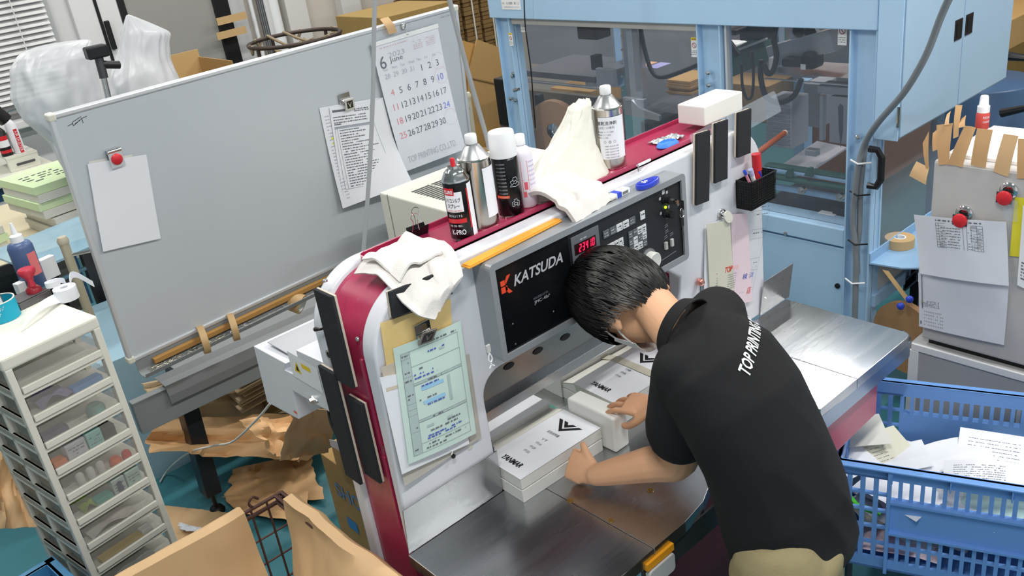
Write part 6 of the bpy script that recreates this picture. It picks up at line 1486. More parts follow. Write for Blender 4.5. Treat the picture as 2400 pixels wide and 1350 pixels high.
# ================================================================ GREY CABINET RIGHT with papers
XG=2.95
gc=thing('grey_cabinet','grey metal cabinet with papers and kraft tabs at the right of the cutter','cabinet',(3.2,.9,0))
yl=W('x',XG,2188,375).y; zt2=W('x',XG,2188,375).z; zb2=W('x',XG,2150,790).z
obj('upper_box',MB().box(XG,XG+.42,.10,yl,zb2,zt2),greyp,gc,.010); obj('lower_box',MB().box(XG-.01,XG+.45,.10,W('x',XG,2130,900).y,.0,zb2-.022),mat('grey_lower','b9b9ba',.5,var=.03),gc,.008)
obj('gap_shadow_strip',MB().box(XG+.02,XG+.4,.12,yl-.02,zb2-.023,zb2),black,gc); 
obj('door_frame',MB().box(XG-.018,XG-.009,.10,W('x',XG,2135,900).y,zb2-.05,zb2-.022),white_pl,gc,.002); obj('door_frame',MB().box(XG-.018,XG-.009,W('x',XG,2152,900).y,W('x',XG,2130,900).y,0,zb2-.05),white_pl,gc,.002)
obj('door_handle',MB().box(XG-.03,XG-.009,W('x',XG,2402,920).y,W('x',XG,2396,920).y,zb2-.22,zb2-.10),white_pl,gc,.003)
def gpaper(name,label,cat,q,m,off=.004,curl=0,bot=0):
    P=[W('x',XG-off,*p) for p in q]; n=V((-1,0,0))
    def fn(u,v):
        p=(P[0]*(1-u)+P[1]*u)*v+(P[3]*(1-u)+P[2]*u)*(1-v); return p+n*(curl*math.sin(u*3.14)+bot*(1-v)**2)
    o=obj(name,MB().sheet(fn,10,10,.0008),m,smooth=True); tag(o,label,cat); w=(P[2]-P[3]).length;h=(P[0]-P[3]).length
    return o,(lambda a,b,c=0:fn(a/w,b/h)+n*(.0014+c)),w,h
o,f_,w,h=gpaper('printed_sheet','lower white printed sheet on the grey cabinet with a faint rotated table','paper',[(2152,640),(2365,660),(2356,806),(2157,762)],mat('cool_paper','d9dde6',.8,var=.01),.006,.004,.01)
mb=MB(); line(mb,f_,.045*w,.35*h,.045*w,.98*h,.003)
for k in range(11): 
    for j in range(5): scribble(mb,f_,(.07+.022*k)*w,(.078+.022*k)*w,(.06+.06*j)*h,.004,fill=.8)
rect(mb,f_,.02*w,.035*w,.06*h,.12*h); 
for j in range(6): scribble(mb,f_,.03*w,.25*w,(.40+.02*j)*h,.002)
obj('form_print',mb,gink,o); mb=MB(); rect(mb,f_,.035*w,.05*w,.45*h,.50*h,.0004); obj('yellow_mark',mb,mat('highlighter_yellow','e6ee4a',.8),o)
o,f_,w,h=gpaper('printed_sheet','upper white sheet with a printed table under the red magnet clip on the grey cabinet','paper',[(2142,503),(2358,520),(2368,667),(2160,638)],mat('cool_paper','d9dde6',.8,var=.01),.014,.008,.012)
mb=MB()
for k in range(10): line(mb,f_,.25*w,(.50+.045*k)*h,.76*w,(.50+.045*k)*h,.0012)
for x in (.25,.28,.55,.59,.64,.70,.76): line(mb,f_,x*w,.50*h,x*w,.905*h,.0012)
for k in range(8): scribble(mb,f_,.30*w,.52*w,(.515+.045*k)*h,.003,fill=.9); scribble(mb,f_,.60*w,.74*w,(.515+.045*k)*h,.0025,fill=.7)
scribble(mb,f_,.25*w,.75*w,.94*h,.006,fill=.95); obj('form_print',mb,gink,o)
mb=MB(); rect(mb,f_,.64*w,.70*w,.86*h,.905*h,-.0002); rect(mb,f_,.28*w,.31*w,.50*h,.60*h,-.0002); obj('grey_cells',mb,lgink,o)
o,_,_,_=gpaper('yellow_folder','yellow folder at the right frame edge on the grey cabinet','folder',[(2379,462),(2440,468),(2440,606),(2366,600)],mat('yellow_card','e6dc3a',.6),.006)
o,f_,w,h=gpaper('printed_sheet','white sheet overlapping the yellow folder at the right frame edge','paper',[(2398,482),(2450,490),(2450,700),(2384,668)],paper,.018); mb=MB()
for k in range(6): scribble(mb,f_,.1*w,.9*w,(.1+.04*k)*h,.006)
obj('form_print',mb,gink,o)
for q,lab in (((2257,508),'chrome magnet clip with red button above the papers on the grey cabinet'),((2361,455),'chrome magnet clip with red button near the right frame edge')):
    p=W('x',XG-.002,*q); t=thing('magnet_clip',lab,'magnet clip',p); obj('magnet_ring',MB().lathe(p+V((0,-.004,.014)),[(.026,0),(.028,.006),(.020,.012),(.016,.012),(.012,.004),(0,.004)],26,(-1,0,0)),chrome,t,smooth=True)
    f_=F(p+V((-.018,.0,-.0)),(0,-1,-.0),(0,0,1)); obj('clip_front',MB().fbox(f_,-.026,.024,-.026,.012,0,.003),dsteel,t,.001); obj('red_button',MB().lathe(p+V((-.021,0,-.006)),[(.024,0),(.024,.006),(.018,.010),(0,.011)],26,(-1,0,0)),redm,t,smooth=True)
o,_,_,_=gpaper('clear_sleeve','clear plastic sleeve corner hanging below the right magnet clip','sleeve',[(2350,470),(2385,470),(2385,520),(2352,515)],acry2,.025)
# paper edges on the cabinet's left side
o=obj('paper_bundle',MB().box(XG+.02,XG+.12,yl+.003,yl+.02,zb2+.25,zb2+.46).box(XG+.01,XG+.10,yl+.021,yl+.03,zb2+.22,zb2+.44),paper,bevel=.001); tag(o,'thin bundle of white papers stuck to the left side of the grey cabinet','papers')
# kraft strips over the top edge
def strip(lab,q,lift=0,fold=0):
    P=[W('x',XG-.006,*p) for p in q]
    def fn(u,v):
        p=(P[0]*(1-u)+P[1]*u)*v+(P[3]*(1-u)+P[2]*u)*(1-v); return p+V((-.004*math.sin(v*3.1)-.012*abs(u-.5)*fold+lift*.5*v,0,0))
    o=obj('kraft_strip',MB().sheet(fn,6,8,.001),(kraft2,kraft)[len(lab)%2],smooth=True); tag(o,lab,'kraft strip')
strip('narrow pointed kraft strip hanging at the left corner of the grey cabinet',[(2163,335),(2177,308),(2177,395),(2170,395)])
strip('short kraft strip sticking out left of the grey cabinet below the corner',[(2145,380),(2175,395),(2170,433),(2131,412)],.02)
strip('kraft strip standing up behind the wide one at the cabinet corner',[(2180,316),(2193,305),(2198,350),(2186,355)],.04)
strip('wide pale kraft strip, first of the row over the front edge of the grey cabinet',[(2192,295),(2230,290),(2224,384),(2200,387)],.02)
strip('creased wide kraft strip, second of the row over the cabinet edge',[(2259,296),(2286,300),(2257,391),(2222,384)],.02,1)
strip('tall thin kraft strip rising behind the first wide strip',[(2212,272),(2220,265),(2224,292),(2214,293)],.05)
strip('tall kraft strip with a pin hole rising above the creased strip',[(2230,252),(2246,252),(2246,320),(2234,325)],.06)
strip('short torn kraft strip behind the creased strip',[(2246,283),(2256,275),(2262,297),(2246,300)],.05)
strip('straight kraft strip below the white spray bottle',[(2288,302),(2325,306),(2310,394),(2275,387)],.015)
strip('leaning kraft strip right of the straight one on the cabinet',[(2350,315),(2385,320),(2363,415),(2328,402)],.015)
strip('kraft strip at the right frame edge on the grey cabinet',[(2385,326),(2420,328),(2420,420),(2384,418)],.01)
# things on cabinet top
def gt_(px,py,z=0): return W('z',zt2+z,px,py)
p=gt_(2301,300); p.x=max(p.x,XG+.05); t=thing('spray_bottle','small white pump bottle with red label on the grey cabinet','bottle',p)
obj('bottle_body',MB().lathe(p,[(.022,0),(.023,.004),(.023,.055),(.018,.062),(0,.062)],24),mat('red_label','c94a44',.5),t,smooth=True); obj('collar',MB().lathe(p,[(.021,.06),(.021,.082),(.016,.086),(.014,.115),(.012,.12),(0,.12)],24),white_pl,t,smooth=True)
ctext('RESIN',VA-.5,.04,.012,paper,t,.023,p,.024) ; ctext('CLEANER',VA-.5,.025,.010,paper,t,.023,p,.026)
fz=F((XG+.01,yl-.1,zt2+.001),(0,-1,0),(1,0,0)); fz.n=V((0,0,1))
o=obj('document_folder',MB().box(XG+.05,XG+.40,.15,yl-.03,zt2,zt2+.014),white_pl,bevel=.003); tag(o,'flat white document folder on top of the grey cabinet','folder')
o=obj('magazine',MB().box(XG+.02,XG+.24,.55,.86,zt2+.0145,zt2+.0195),paper,bevel=.001); tag(o,'white magazine with violet and orange panels lying on the cabinet top','magazine')
for nm,y0,y1,x0,x1,c_ in (('violet_panel',.76,.84,.12,.15,'8a8fd6'),('pink_panel',.68,.75,.05,.16,'dba6bd'),('orange_panel',.56,.62,.03,.12,'ee8a3a')): obj(nm,MB().box(XG+x0,XG+x1,y0,y1,zt2+.020,zt2+.0205),mat(nm,c_,.6),o)
o=obj('kraft_scrap',MB().sheet(lambda u,v:V((XG+.33+.12*v,.78-.16*u,zt2+.016+.03*math.sin(u*3.1)*math.sin(v*3.1))),8,6,.001),kraftd,smooth=True); tag(o,'bent scrap of kraft paper on the back of the cabinet top','kraft paper')
o=obj('shop_cardboard',MB().box(3.85,4.4,.8,1.42,0,.95),card,bevel=.005); tag(o,'big cardboard carton stored beyond the side guard of the blue machine','carton')
# ================================================================ BLUE CRATES
def crate(name,label,o_,u,w,d,h,m,th=.012,loc=None,full=True):
    u=V(u).normalized(); z=V((0,0,1)); t=thing(name,label,'crate',V(o_)+u*w/2)
    dv=z.cross(u)  # depth direction (away from the viewer for the right crate)
    def wall(fr,w,h,nm):
        mb=MB()
        def R(x0,x1,z0,z1,c0=-th,c1=0): mb.fbox(fr,x0,x1,z0,z1,c0,c1)
        R(0,w,h-.05,h-.0); R(0,w,0,.035)                       # rim band and base band
        L=.13*w/.78; s=[(0.0,.012)]
        def slots(x0,x1,z0,z1,n,bw=.38):
            p=(x1-x0)/n
            for k in range(n+1): 
                c_=x0+k*p; R(max(x0,c_-p*bw/2),min(x1,c_+p*bw/2),z0,z1)
        nr=5; zz0=.035; zz1=h-.05; rh=(zz1-zz0)/nr
        for (x0,x1,n) in ((0,.15*w/.78,4),(w-.15*w/.78,w,4)):
            for r in range(nr): slots(x0,x1,zz0+r*rh+.008,zz0+(r+1)*rh,n)
            for r in range(nr+1): R(x0,x1,zz0+r*rh-.0,zz0+r*rh+.008)
        x0,x1=.15*w/.78,w-.15*w/.78
        R(x0,x1,zz0+2*rh*.95,zz1-rh*1.1)                       # solid name panel
        slots(x0,x1,zz1-rh*1.1,zz1,16 if w>.6 else 9); slots(x0,x1,zz0,zz0+rh*.95,16 if w>.6 else 9); slots(x0,x1,zz0+rh*.95+.008,zz0+2*rh*.95,16 if w>.6 else 9); R(x0,x1,zz0+rh*.95,zz0+rh*.95+.008)
        obj('wall',mb,m,t,label=None)
        rb=MB()
        for x in (0.006,x0,x1,w-.006): rb.fbox(fr,x-.005,x+.005,0,h-.01,0,.018)
        rb.fbox(fr,x0,x1,zz1-rh*1.1-.008,zz1-rh*1.1,0,.016); rb.fbox(fr,x0,x1,zz0+2*rh*.95,zz0+2*rh*.95+.008,0,.016)
        for k in range(1,5): rb.fbox(fr,w*k/5-.002,w*k/5+.002,h-.05,h-.008,0,.018)
        obj('rib',rb,m,t); obj('rim',MB().fbox(fr,-.02,w+.02,h-.008,h,-th,.022),m,t,.003)
        return fr
    O=V(o_)
    wall(F(O,u,z),w,h,'front'); wall(F(O+u*w+dv*d,u*-1,z),w,h,'back')
    wall(F(O+dv*d,dv*-1,z),d,h,'left'); wall(F(O+u*w,dv,z),d,h,'right')
    obj('crate_floor',MB().fbox(F(O,u,dv),0,w,0,d,0,.008),m,t)
    return t,u,dv,O
# front-left corner seen at (1958,1072); normal of front wall faces the camera
ct,u,dv,O=crate('plastic_crate','big blue slotted plastic crate full of waste paper at lower right',(2.135,1.172,.215),(.378,-.926,0),.80,.50,.405,crateb)
for a_,b_ in ((.04,.05),(.76,.05),(.04,.45),(.76,.45)):
    p=O+u*a_+dv*b_; obj('caster',MB().lathe(V((p.x-.015,p.y,.04)),[(.04,0),(.04,.03),(0,.03)],18,(1,0,0)),black,ct); obj('caster_fork',MB().tube([V((p.x,p.y,.05)),V((p.x,p.y,.215))],.012,8),dsteel,ct)
rng=random.Random(11)
cols=[paper,paper,paper2,paper,mat('pale_teal_paper','bfdcd8',.8),mat('pink_paper','efd9e2',.85),paper,mat('cream_paper','d9d7c6',.85)]
wfr=F(O,u,dv)
for k in range(44):
    a=rng.uniform(.09,.71); b=rng.uniform(.10,.40); z=.02+.25*k/44; ang=rng.uniform(-.6,.6); tx=rng.uniform(-.12,.12)
    g_=F(wfr(a,b,z),u*math.cos(ang)+dv*math.sin(ang)+V((0,0,tx)),dv)
    sw_,sh_=.12,.08
    x0=min(.12,a-.02,.78-a); y0=min(.08,b-.02,.48-b)
    o=obj('waste_sheet',MB().sheet(lambda uu,vv:g_(-x0+2*x0*uu,-y0+2*y0*vv,.010*math.sin(uu*4+k)+.006*math.sin(vv*5)),4,3,.0008),cols[k%8]); tag(o,'loose waste sheet buried in the pile inside the big blue crate','paper','waste paper in the blue crate')
def csheet(lab,a,b,z,w,h,ang,tilt,m,pr=True,curl=.0):
    g_=F(wfr(a,b,z),u*math.cos(ang)+dv*math.sin(ang),(dv*math.cos(ang)-u*math.sin(ang))*math.cos(tilt)+V((0,0,1))*math.sin(tilt))
    fn=lambda uu,vv:g_(w*uu,h*vv,curl*math.sin(uu*3.1))
    o=obj('waste_sheet',MB().sheet(fn,8,6,.0008),m,smooth=True); tag(o,lab,'paper')
    if pr:
        mb=MB(); ff=lambda x,y,c=0:fn(x/w,y/h)+(g_.n if g_.n.z>0 else -g_.n)*.0012
        for k in range(9): scribble(mb,ff,.08*w,.5*w,(.15+.08*k)*h,.0022,fill=.8)
        obj('sheet_print',mb,gink,o)
    return o
csheet('cream sheet with a corner sticking up in the middle of the blue crate',.12,.17,.235,.17,.17,.75,.30,cols[7])
csheet('white printed sheet leaning on the back wall of the blue crate',.33,.24,.25,.36,.20,-.05,.22,paper)
csheet('curled white printed booklet lying along the front of the blue crate',.30,.10,.285,.34,.12,.02,.15,paper,True,.03)
csheet('white sheet corner near the left end of the blue crate',.03,.10,.26,.14,.14,.9,.2,paper,True)
csheet('folded white sheet at the far left in the blue crate',.01,.22,.30,.14,.14,.4,.2,paper2,False)
g_=wfr(.03,.03,.20); o=obj('green_strap',MB().tube([wfr(.025,.03,.26),wfr(.06,.024,.22),wfr(.13,.03,.20)],.010,6),mat('lime_green_strip','4fbf3a',.5)); tag(o,'bright green strip behind the left slots of the blue crate','strip')
# small blue crate lower left, kraft behind
bl3=mat('mid_blue_crate','4f93c2',.4,var=.06)
p=W('z',.62,0,1240); 
lc,u2,dv2,O2=crate('plastic_crate','mid blue slotted crate at the lower left frame corner',(-.22,2.50,.24),(.98,.10,0),.50,.36,.30,bl3)
o=obj('lower_crate_stand',MB().box(-.30,.26,2.52,2.95,0,.238),mat('dark_dolly','3f4448',.6),bevel=.004); tag(o,'dark dolly carrying the lower left crate','dolly')
crump('kraft_paper','smooth kraft paper roll leaning at the left frame edge beyond the drawer tower','' or [(-30,960),(40,985),(110,1235),(-30,1240)],3.3,3.1,kraft2,.04,21)
# ================================================================ WORKER
def remesh(mb,vox,smooth_it=2):
    me=D.meshes.new('tmp'); me.from_pydata([tuple(p) for p in mb.v],[],mb.f)
    bm=bmesh.new(); bm.from_mesh(me); bmesh.ops.recalc_face_normals(bm,faces=bm.faces); bm.to_mesh(me); bm.free()
    o=D.objects.new('tmp',me); COL.objects.link(o)
    r=o.modifiers.new('r','REMESH'); r.mode='VOXEL'; r.voxel_size=vox
    s=o.modifiers.new('s','SMOOTH'); s.factor=.6; s.iterations=smooth_it
    bpy.context.view_layer.update()
    m2=D.meshes.new_from_object(o.evaluated_get(bpy.context.evaluated_depsgraph_get())); D.objects.remove(o)
    out=MB(); out.v=[v.co.copy() for v in m2.vertices]; out.f=[tuple(p.vertices) for p in m2.polygons]; return out
def loft(mb,secs,n=24):
    """secs: (center, lateral vec (len=half width), depth vec (len=half depth))"""
    vs=[]
    for c,a,b in secs:
        for k in range(n):
            t=2*math.pi*k/n; vs.append(V(c)+V(a)*math.cos(t)+V(b)*math.sin(t))
    m=len(secs); mb.add(vs,[(i*n+k,i*n+(k+1)%n,(i+1)*n+(k+1)%n,(i+1)*n+k) for i in range(m-1) for k in range(n)]+[tuple(range(n))[::-1],tuple((m-1)*n+k for k in range(n))])
def limb(mb,pts,rs,n=14):
    P=spline(pts,5); R=[]
    for i in range(len(pts)-1):
        for k in range(5): R.append(rs[i]+(rs[i+1]-rs[i])*k/5)
    R.append(rs[-1]); mb.tube(P,R,n)
    for p,r in ((P[0],R[0]),(P[-1],R[-1])): mb.lathe(p-V((0,0,r*.98)),[(0,0)]+[(r*.98*math.sin(a),r*.98*(1-math.cos(a))) for a in [math.pi*i/8 for i in range(1,8)]]+[(0,2*r*.98)],12)
def ball(mb,c,r,sc=(1,1,1),M=None,n=20):
    vs=[];m=n//2
    for i in range(1,m):
        for k in range(n):
            a=math.pi*i/m;t=2*math.pi*k/n; p=V((r*math.sin(a)*math.cos(t)*sc[0],r*math.sin(a)*math.sin(t)*sc[1],r*math.cos(a)*sc[2]))
            vs.append(V(c)+(M@p if M else p))
    top=V((0,0,r*sc[2])); vs.append(V(c)+(M@top if M else top)); vs.append(V(c)-(M@top if M else top))
    f=[((i)*n+k,(i)*n+(k+1)%n,(i+1)*n+(k+1)%n,(i+1)*n+k) for i in range(m-2) for k in range(n)]
    T=(m-1)*n; f+=[(k,T,(k+1)%n) for k in range(n)]+[((m-2)*n+k,(m-2)*n+(k+1)%n,T+1) for k in range(n)]
    mb.add(vs,f)
# joints
Pel=W('z',.93,1850,1262); Ch=W('z',1.27,1725,880); Nk=W('z',1.365,1600,778)
Lsh=W('z',1.315,1600,880); Rsh=W('z',1.345,1682,738)
Lel=W('z',1.03,1590,1075); Lwr=W('z',.955,1396,1114)
Rel=W('z',1.09,1640,985); Rwr=W('z',1.045,1540,958)
Hc=W('z',1.40,1456,698)
LAT=(Rsh-Lsh).normalized()
per=thing('person','worker in black polo shirt and white face mask bending over the steel table','person',(Pel.x,Pel.y,0))
# head frame
Uh=(Hc-Nk).normalized(); Uh=(Uh+V((-.12,.55,.05))).normalized()
Fh=(W('z',1.25,1530,830)-Hc); Fh=(Fh-Uh*Fh.dot(Uh)).normalized(); Rh=Fh.cross(Uh)
HS=1.10
HM=Matrix((Rh,Fh,Uh)).transposed()*HS
def hp(x,y,z): return Hc+HM@V((x,y,z))
body=MB()
# head
ball(body,hp(0,-.004,.012),1,(.077,.094,.098),HM,28)
ball(body,hp(0,.030,-.045),1,(.062,.062,.070),HM,24)
ball(body,hp(0,.052,-.085),1,(.030,.032,.030),HM,16)     # chin
ball(body,hp(0,.094,-.030),1,(.013,.020,.026),HM,12)     # nose
for s in (-1,1):
    ball(body,hp(s*.030,.078,-.032),1,(.022,.016,.020),HM,12)
    ball(body,hp(s*.084,-.008,-.034),1,(.009,.022,.034),HM,14); ball(body,hp(s*.091,-.014,-.026),1,(.006,.019,.025),HM,12)
    ball(body,hp(s*.087,-.002,-.060),1,(.006,.011,.012),HM,12)
loft(body,[(hp(0,-.03,-.03),Rh*.055,Fh*.055),(hp(0,-.03,-.075),Rh*.056,Fh*.055),(Nk+V((0,.02,-.01)),Rh*.062,Fh*.058),(Nk+(Ch-Nk)*.35,LAT*.09,V((0,.06,.05)))])
# arms
def hand(mb,wr,palmdir,back,side,fingers,thumb,sc=1.0,curl=(.6,.9,.6)):
    """palmdir forward, back = normal of the hand's back, side = towards the thumb"""
    f=palmdir.normalized(); b=(back-f*back.dot(f)).normalized(); s=f.cross(b)
    if s.dot(side)<0: s=-s
    loft(mb,[(wr,s*.026*sc,b*.020*sc),(wr+f*.03*sc,s*.034*sc,b*.017*sc),(wr+f*.06*sc,s*.041*sc,b*.016*sc),(wr+f*.088*sc,s*.040*sc,b*.013*sc)],16)
    for i,(off,L,r) in enumerate(((.0335,.070,.0084),(.0112,.078,.0086),(-.0112,.073,.0082),(-.0330,.056,.0073))):
        p=wr+f*(.080-.006*abs(i-1))*sc+s*off*sc; d=f.copy(); pts=[p-f*.03*sc,p]; a=0
        cu=fingers[i] if isinstance(fingers[0],(list,tuple)) else fingers
        for k,l in enumerate((.44,.32,.24)):
            a+=cu[k]; d=(f*math.cos(a)-b*math.sin(a)+s*(.06*(1.5-i)*.5)).normalized(); p=p+d*L*l*sc; pts.append(p)
        mb.tube(spline(pts,3),[r*sc*(1.05-.25*t/ (3*(len(pts)-1))) for t in range(3*(len(pts)-1)+1)],10)
        ball(mb,pts[-1],r*.82*sc,n=10)
    p=wr+f*.022*sc+s*.026*sc-b*.004; pts=[wr+f*.01*sc+s*.012*sc,p]
    for k,(df,ds,db,l) in enumerate(thumb): p=p+(f*df+s*ds+b*db).normalized()*l*sc; pts.append(p)
    mb.tube(spline(pts,3),[.0135*sc-.0045*sc*t/(3*(len(pts)-1)) for t in range(3*(len(pts)-1)+1)],10); ball(mb,pts[-1],.009*sc,n=10)
limb(body,[Lsh,Lsh.lerp(Lel,.5),Lel,Lel.lerp(Lwr,.35),Lwr],[.055,.052,.050,.046,.028])
limb(body,[Rsh,Rsh.lerp(Rel,.5),Rel,Rel.lerp(Rwr,.4),Rwr],[.052,.047,.043,.039,.027])
# left hand: pressing the front of the stack, thumb up
kn_=W('z',.960,1318,1080); fd=(kn_-Lwr).normalized()
hand(body,Lwr,fd,V((-.45,-.75,.35)),V((.1,.1,1)),((.8,1.3,.9),(.9,1.35,.9),(1.0,1.4,.9),(1.1,1.4,.9)),[(.7,.5,.1,.024),(.7,.6,.0,.020),(.7,.5,-.3,.016)],.98)
# right hand: gripping the block, fingers over the top
ft=W('z',1.035,1405,928); fd=(ft-Rwr).normalized()
hand(body,Rwr,fd,V((-.1,-.35,.92)),V((-.4,-.9,-.1)),((.1,.3,.3),(.12,.35,.3),(.15,.4,.35),(.2,.4,.35)),[(.7,.6,-.5,.030),(.8,.1,-.6,.030),(.9,-.2,-.4,.022)],1.05)
# trunk under the shirt and legs so that the figure is one surface
loft(body,[(Pel,LAT*.145,V((0,.10,.03))),(Pel.lerp(Ch,.5),LAT*.13,V((-.02,.09,-.03))),(Ch,LAT*.15,V((-.03,.085,-.05))),(Ch.lerp(Nk,.6),LAT*.12,V((-.02,.06,-.05)))])
limb(body,[Lsh,(Lsh+Rsh)/2,Rsh],[.05,.07,.05])
Hl=Pel-LAT*.095; Hr=Pel+LAT*.095
Lk=V((Hl.x+.05,Hl.y+.02,.48)); Rk=V((Hr.x+.06,Hr.y+.02,.48)); La=V((Hl.x+.03,Hl.y-.04,.09)); Ra=V((Hr.x+.08,Hr.y-.06,.09))
limb(body,[Hl,Hl.lerp(Lk,.5),Lk,Lk.lerp(La,.4),La],[.085,.075,.055,.052,.036]); limb(body,[Hr,Hr.lerp(Rk,.5),Rk,Rk.lerp(Ra,.4),Ra],[.085,.075,.055,.052,.036])
bm_=remesh(body,.0036,3); obj('body',bm_,skin,per,smooth=True)
# eyes closed lids / brows are mostly hidden by hair; build them anyway
eb=MB()
for s in (-1,1):
    ball(eb,hp(s*.031,.089,-.012),1,(.012,.006,.006),HM,12)
obj('eye',eb,mat('eye_dark','2a211d',.3),per,smooth=True)
# face mask
def msk(u,v):
    x=(u-.5)*2; ang=x*1.25; z=-.018-.080*v
    r=.072+.012*math.sin(v*3.1); y=.030+.072*math.cos(ang)*(1.05-.12*v)+.012*math.exp(-(x/.25)**2)*(1-v); xx=.074*math.sin(ang)*(1-.12*v)
    sq=1 if abs(x)<.6 else 1-(abs(x)-.6)*.9
    zc=-.058; z=zc+(z-zc)*sq
    return hp(xx,y,z+.002*math.sin(v*18))
mk=obj('face_mask',MB().sheet(msk,26,16,.0015),mat('mask_white','e9e7e6',.9,bump=.1,bs=200),per,smooth=True)
for s in (-1,1):
    a=msk(.5+s*.47,.15);b=msk(.5+s*.47,.85); e1=hp(s*.090,-.022,-.008);e2=hp(s*.088,-.018,-.045)
    sm=MB(); 
    for p0,p1,mid in ((a,e1,hp(s*.088,.02,-.012)),(b,e2,hp(s*.082,.02,-.062))): sm.tube(spline([p0,mid,p1],6),.0024,8)
    obj('mask_strap',sm,mat('mask_white','e9e7e6',.9),mk,smooth=True)
# hair: cap plus strands
cap_=MB(); n=48; m=26; rows=[]
def hairr(th,ph):
    # th 0 crown .. pi chin side ; ph angle, 0=+x(right) pi/2=front
    x=math.sin(th)*math.cos(ph);y=math.sin(th)*math.sin(ph);z=math.cos(th)
    return V((x*.098,y*(.112 if y>0 else .100)-.008,z*.124+.010))
def lim(ph):
    fr=math.sin(ph)
    return 1.72+.0*fr if fr>.5 else (2.02 if fr<-.35 else 1.80)
def limit(ph):
    fr=math.sin(ph); a=1.62 if fr>0 else 1.62; 
    t=(1-fr)/2; return 1.62+1.0*t**2.6
for i in range(m+1):
    row=[]
    for k in range(n):
        ph=2*math.pi*k/n; th=.001+limit(ph)*i/m; p=hairr(th,ph); w=1+.05*nz(p.x*30,p.y*30,p.z*30)+.02*math.sin(ph*13+th*4)
        row.append(hp(*(p*w)))
    rows.append(row)
inner=[]
for i in range(m+1):
    inner.append([Hc+(rows[i][k]-Hc)*.86 for k in range(n)])
vs=[p for r in rows for p in r]+[p for r in inner for p in r]; N=(m+1)*n
fs=[(i*n+k,i*n+(k+1)%n,(i+1)*n+(k+1)%n,(i+1)*n+k) for i in range(m) for k in range(n)]+[(N+i*n+k,N+(i+1)*n+k,N+(i+1)*n+(k+1)%n,N+i*n+(k+1)%n) for i in range(m) for k in range(n)]+[(m*n+k,m*n+(k+1)%n,N+m*n+(k+1)%n,N+m*n+k) for k in range(n)]
cap_.add(vs,fs); hr=obj('hair',cap_,hairm,per,smooth=True)
sr=MB(); rg=random.Random(4)
whorl=.25
for s in range(2600):
    ph=rg.uniform(0,2*math.pi); th0=rg.uniform(.02,limit(ph)*.97); L=rg.uniform(.35,.75); pts=[]
    sw=rg.uniform(-.12,.12)
    for j in range(6):
        t=j/5; th=th0+L*t*(1.0); ph_=ph+sw*t+.25*t*(th0<.6)
        lift=1.015+.05*math.sin(t*2.4)+rg.uniform(0,.01)+(.02*t if th>limit(ph)*1.0 else 0)
        th=min(th,limit(ph)+.22); pts.append(hp(*(hairr(th,ph_)*lift)))
    sr.tube(pts,[.0022,.0024,.0022,.0018,.0012,.0004],3,cap=False,flat=.5)
obj('hair_strands',sr,hairm,hr,smooth=True,kind='stuff')
# shirt
sh_=MB(); SP=[W('z',.87,1858,1285),W('z',1.00,1832,1170),W('z',1.12,1790,1050),W('z',1.22,1742,945),W('z',1.295,1682,855),W('z',1.345,1638,798),W('z',1.372,1608,775)]
Wd=[.178,.188,.184,.188,.185,.122,.080]; Dp=[.140,.146,.138,.130,.116,.090,.072]
secs=[]
for i,p in enumerate(SP):
    t=(SP[min(i+1,len(SP)-1)]-SP[max(i-1,0)]).normalized(); lat=(LAT-t*LAT.dot(t)).normalized(); dp=t.cross(lat); secs.append((p,lat*Wd[i],dp*Dp[i]))
loft(sh_,secs,32)
limb(sh_,[Lsh+LAT*.02,Lsh.lerp(Lel,.45),Lsh.lerp(Lel,.66)],[.076,.080,.082],20)
limb(sh_,[Rsh-LAT*.02,Rsh.lerp(Rel,.5),Rsh.lerp(Rel,.86)],[.074,.078,.084],20)
limb(sh_,[Lsh,(Lsh+Rsh)/2+V((0,-.01,.0)),Rsh],[.074,.090,.074],20)
so=remesh(sh_,.0075,6)
# wrinkles: push vertices along a noise field, drape folds from armpit to hem
ctr=[s[0] for s in secs]
def wr(p):
    c=min(ctr,key=lambda q:(q-p).length); d=(p-c); d=d.normalized() if d.length>1e-6 else V((0,0,1))
    k=.010*nz(p.x*5+p.z*3,p.y*5,p.z*2.2)+.007*(1-abs(nz(p.x*9+p.z*4,p.y*9-p.z*3,p.z*5)*2.2))*(.3+.7*max(0,min(1,(1.25-p.z)*3)))
    return p+d*k
so.v=[wr(p) for p in so.v]
shirt_o=obj('polo_shirt',so,shirt,per,smooth=True)
# collar
col_=MB(); tn=(Hc-Nk).normalized(); c0=Nk+V((.0,-.008,.002)); ln=Rh; dn_=tn.cross(ln)
def clr(u,v):
    a=u*2*math.pi; r=.072+.016*v; return c0+ln*math.cos(a)*r*1.02+dn_*math.sin(a)*r*.98+tn*(.030-.038*v)
obj('collar',MB().sheet(clr,36,4,.003),shirt,shirt_o,smooth=True)
# printed back lettering, laid on the back surface
from mathutils.bvhtree import BVHTree
bv=BVHTree.FromPolygons([tuple(p) for p in so.v],so.f)
A=W('z',1.26,1745,880);B=W('z',1.34,1768,738)
def onshirt(px,py,off=.0022):
    d=(RM@V(((px-1200)/FPX,(675-py)/FPX,-1))).normalized(); h=bv.ray_cast(CP,d)
    return (h[0],h[1]) if h[0] is not None else (None,None)
h0,n0=onshirt(1752,872); h1,n1=onshirt(1772,800)
if h0 is None: h0=A;n0=V((-.3,-.9,.3))
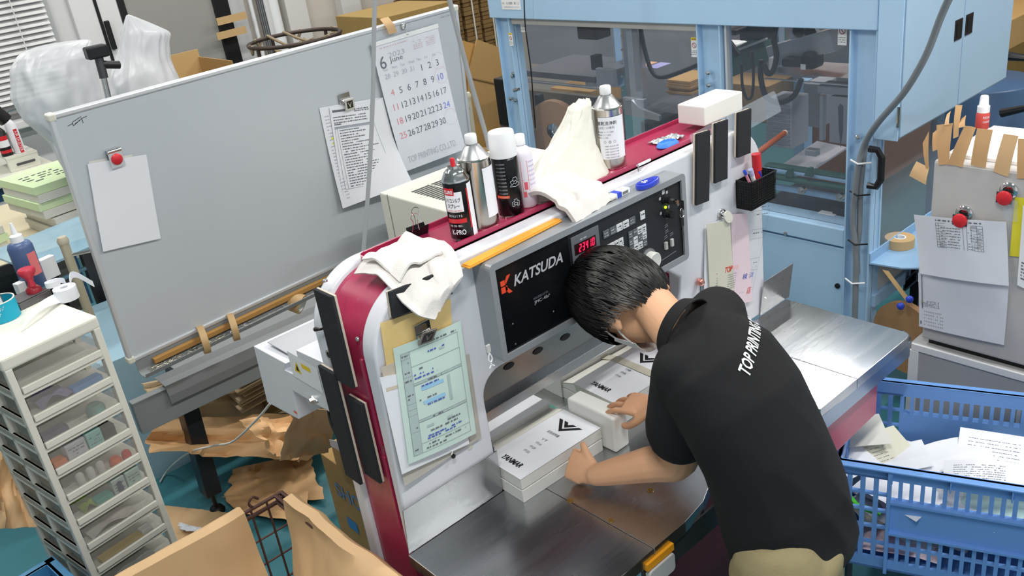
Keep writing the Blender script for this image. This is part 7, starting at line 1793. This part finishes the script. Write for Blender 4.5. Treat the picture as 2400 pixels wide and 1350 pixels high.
# baseline runs across the shoulders following LAT; glyph tops towards the neck
bu=LAT; t_=(SP[5]-SP[3]).normalized()
tc=D.curves.new('tc','FONT'); tc.body='TOP PRINTING CO.,LTD.'; tc.size=.05; tc.shear=.25; tc.offset=.0012; tc.resolution_u=2
to=D.objects.new('tt',tc); COL.objects.link(to); bpy.context.view_layer.update(); tm=D.meshes.new_from_object(to.evaluated_get(bpy.context.evaluated_depsgraph_get())); D.objects.remove(to)
bmt=bmesh.new(); bmt.from_mesh(tm); bmesh.ops.triangulate(bmt,faces=bmt.faces)
bmesh.ops.subdivide_edges(bmt,edges=[e for e in bmt.edges if e.calc_length()>.008],cuts=2); 
wmax=max(v.co.x for v in bmt.verts); tb=MB()
# baseline laid on the upper back surface between two found points, then wrapped along the surface
pa,na=onshirt(1754,886); pb2,nb2=onshirt(1780,770)
bu=(pb2-pa).normalized(); nm=(na+nb2).normalized(); tv=nm.cross(bu).normalized()
if tv.dot(Nk-pa)<0: tv=-tv
LW=.30; sp_n=(na*.75+nb2*.25).normalized()
for v in bmt.verts:
    x=v.co.x/wmax*LW; y=v.co.y*.80
    # follow the curve of the back: bend away beyond the second point
    q=pa+bu*x+tv*y+nm*.35
    hh=bv.ray_cast(q,-nm); tb.v.append(hh[0]+hh[1]*.0025 if hh[0] is not None else q-nm*.35)
bmt.verts.index_update(); tb.f=[tuple(v.index for v in f.verts) for f in bmt.faces]; bmt.free()
obj('back_lettering',tb,mat('white_print','e2e4e8',.7),shirt_o)
# trousers
tr_=MB(); P0=Pel+V((0,0,.05))
loft(tr_,[(P0,LAT*.165,V((0,.125,.03))),(Pel,LAT*.175,V((0,.135,0))),(Pel+V((0,0,-.09)),LAT*.175,V((0,.13,0)))],24)
limb(tr_,[Hl,Hl.lerp(Lk,.5),Lk,Lk.lerp(La,.5),La+V((0,0,.02))],[.108,.098,.078,.070,.066],20); limb(tr_,[Hr,Hr.lerp(Rk,.5),Rk,Rk.lerp(Ra,.5),Ra+V((0,0,.02))],[.108,.098,.078,.070,.066],20)
to_=remesh(tr_,.009,5); to_.v=[p+V((1,0,0))*.006*nz(p.x*8,p.y*8,p.z*4)+V((0,1,0))*.005*nz(p.x*9+4,p.y*9,p.z*5) for p in to_.v]
obj('trousers',to_,khaki,per,smooth=True)
for q in (La,Ra):
    s_=MB(); dirf=V((.1,1,0)).normalized(); sd=V((1,-.1,0)).normalized()
    loft(s_,[(V((q.x,q.y-.06,.045)),sd*.03,V((0,0,.04))),(V((q.x,q.y-.01,.05)),sd*.042,V((0,0,.05))),(V((q.x,q.y+.08,.04)),sd*.048,V((0,0,.038))),(V((q.x,q.y+.16,.03)),sd*.042,V((0,0,.028))),(V((q.x,q.y+.19,.025)),sd*.02,V((0,0,.02)))],16)
    obj('shoe',s_,black,per,smooth=True)
# ---- tidy up
for o in D.objects:
    if '_o' in o: del o['_o']
    if '_q' in o: del o['_q']
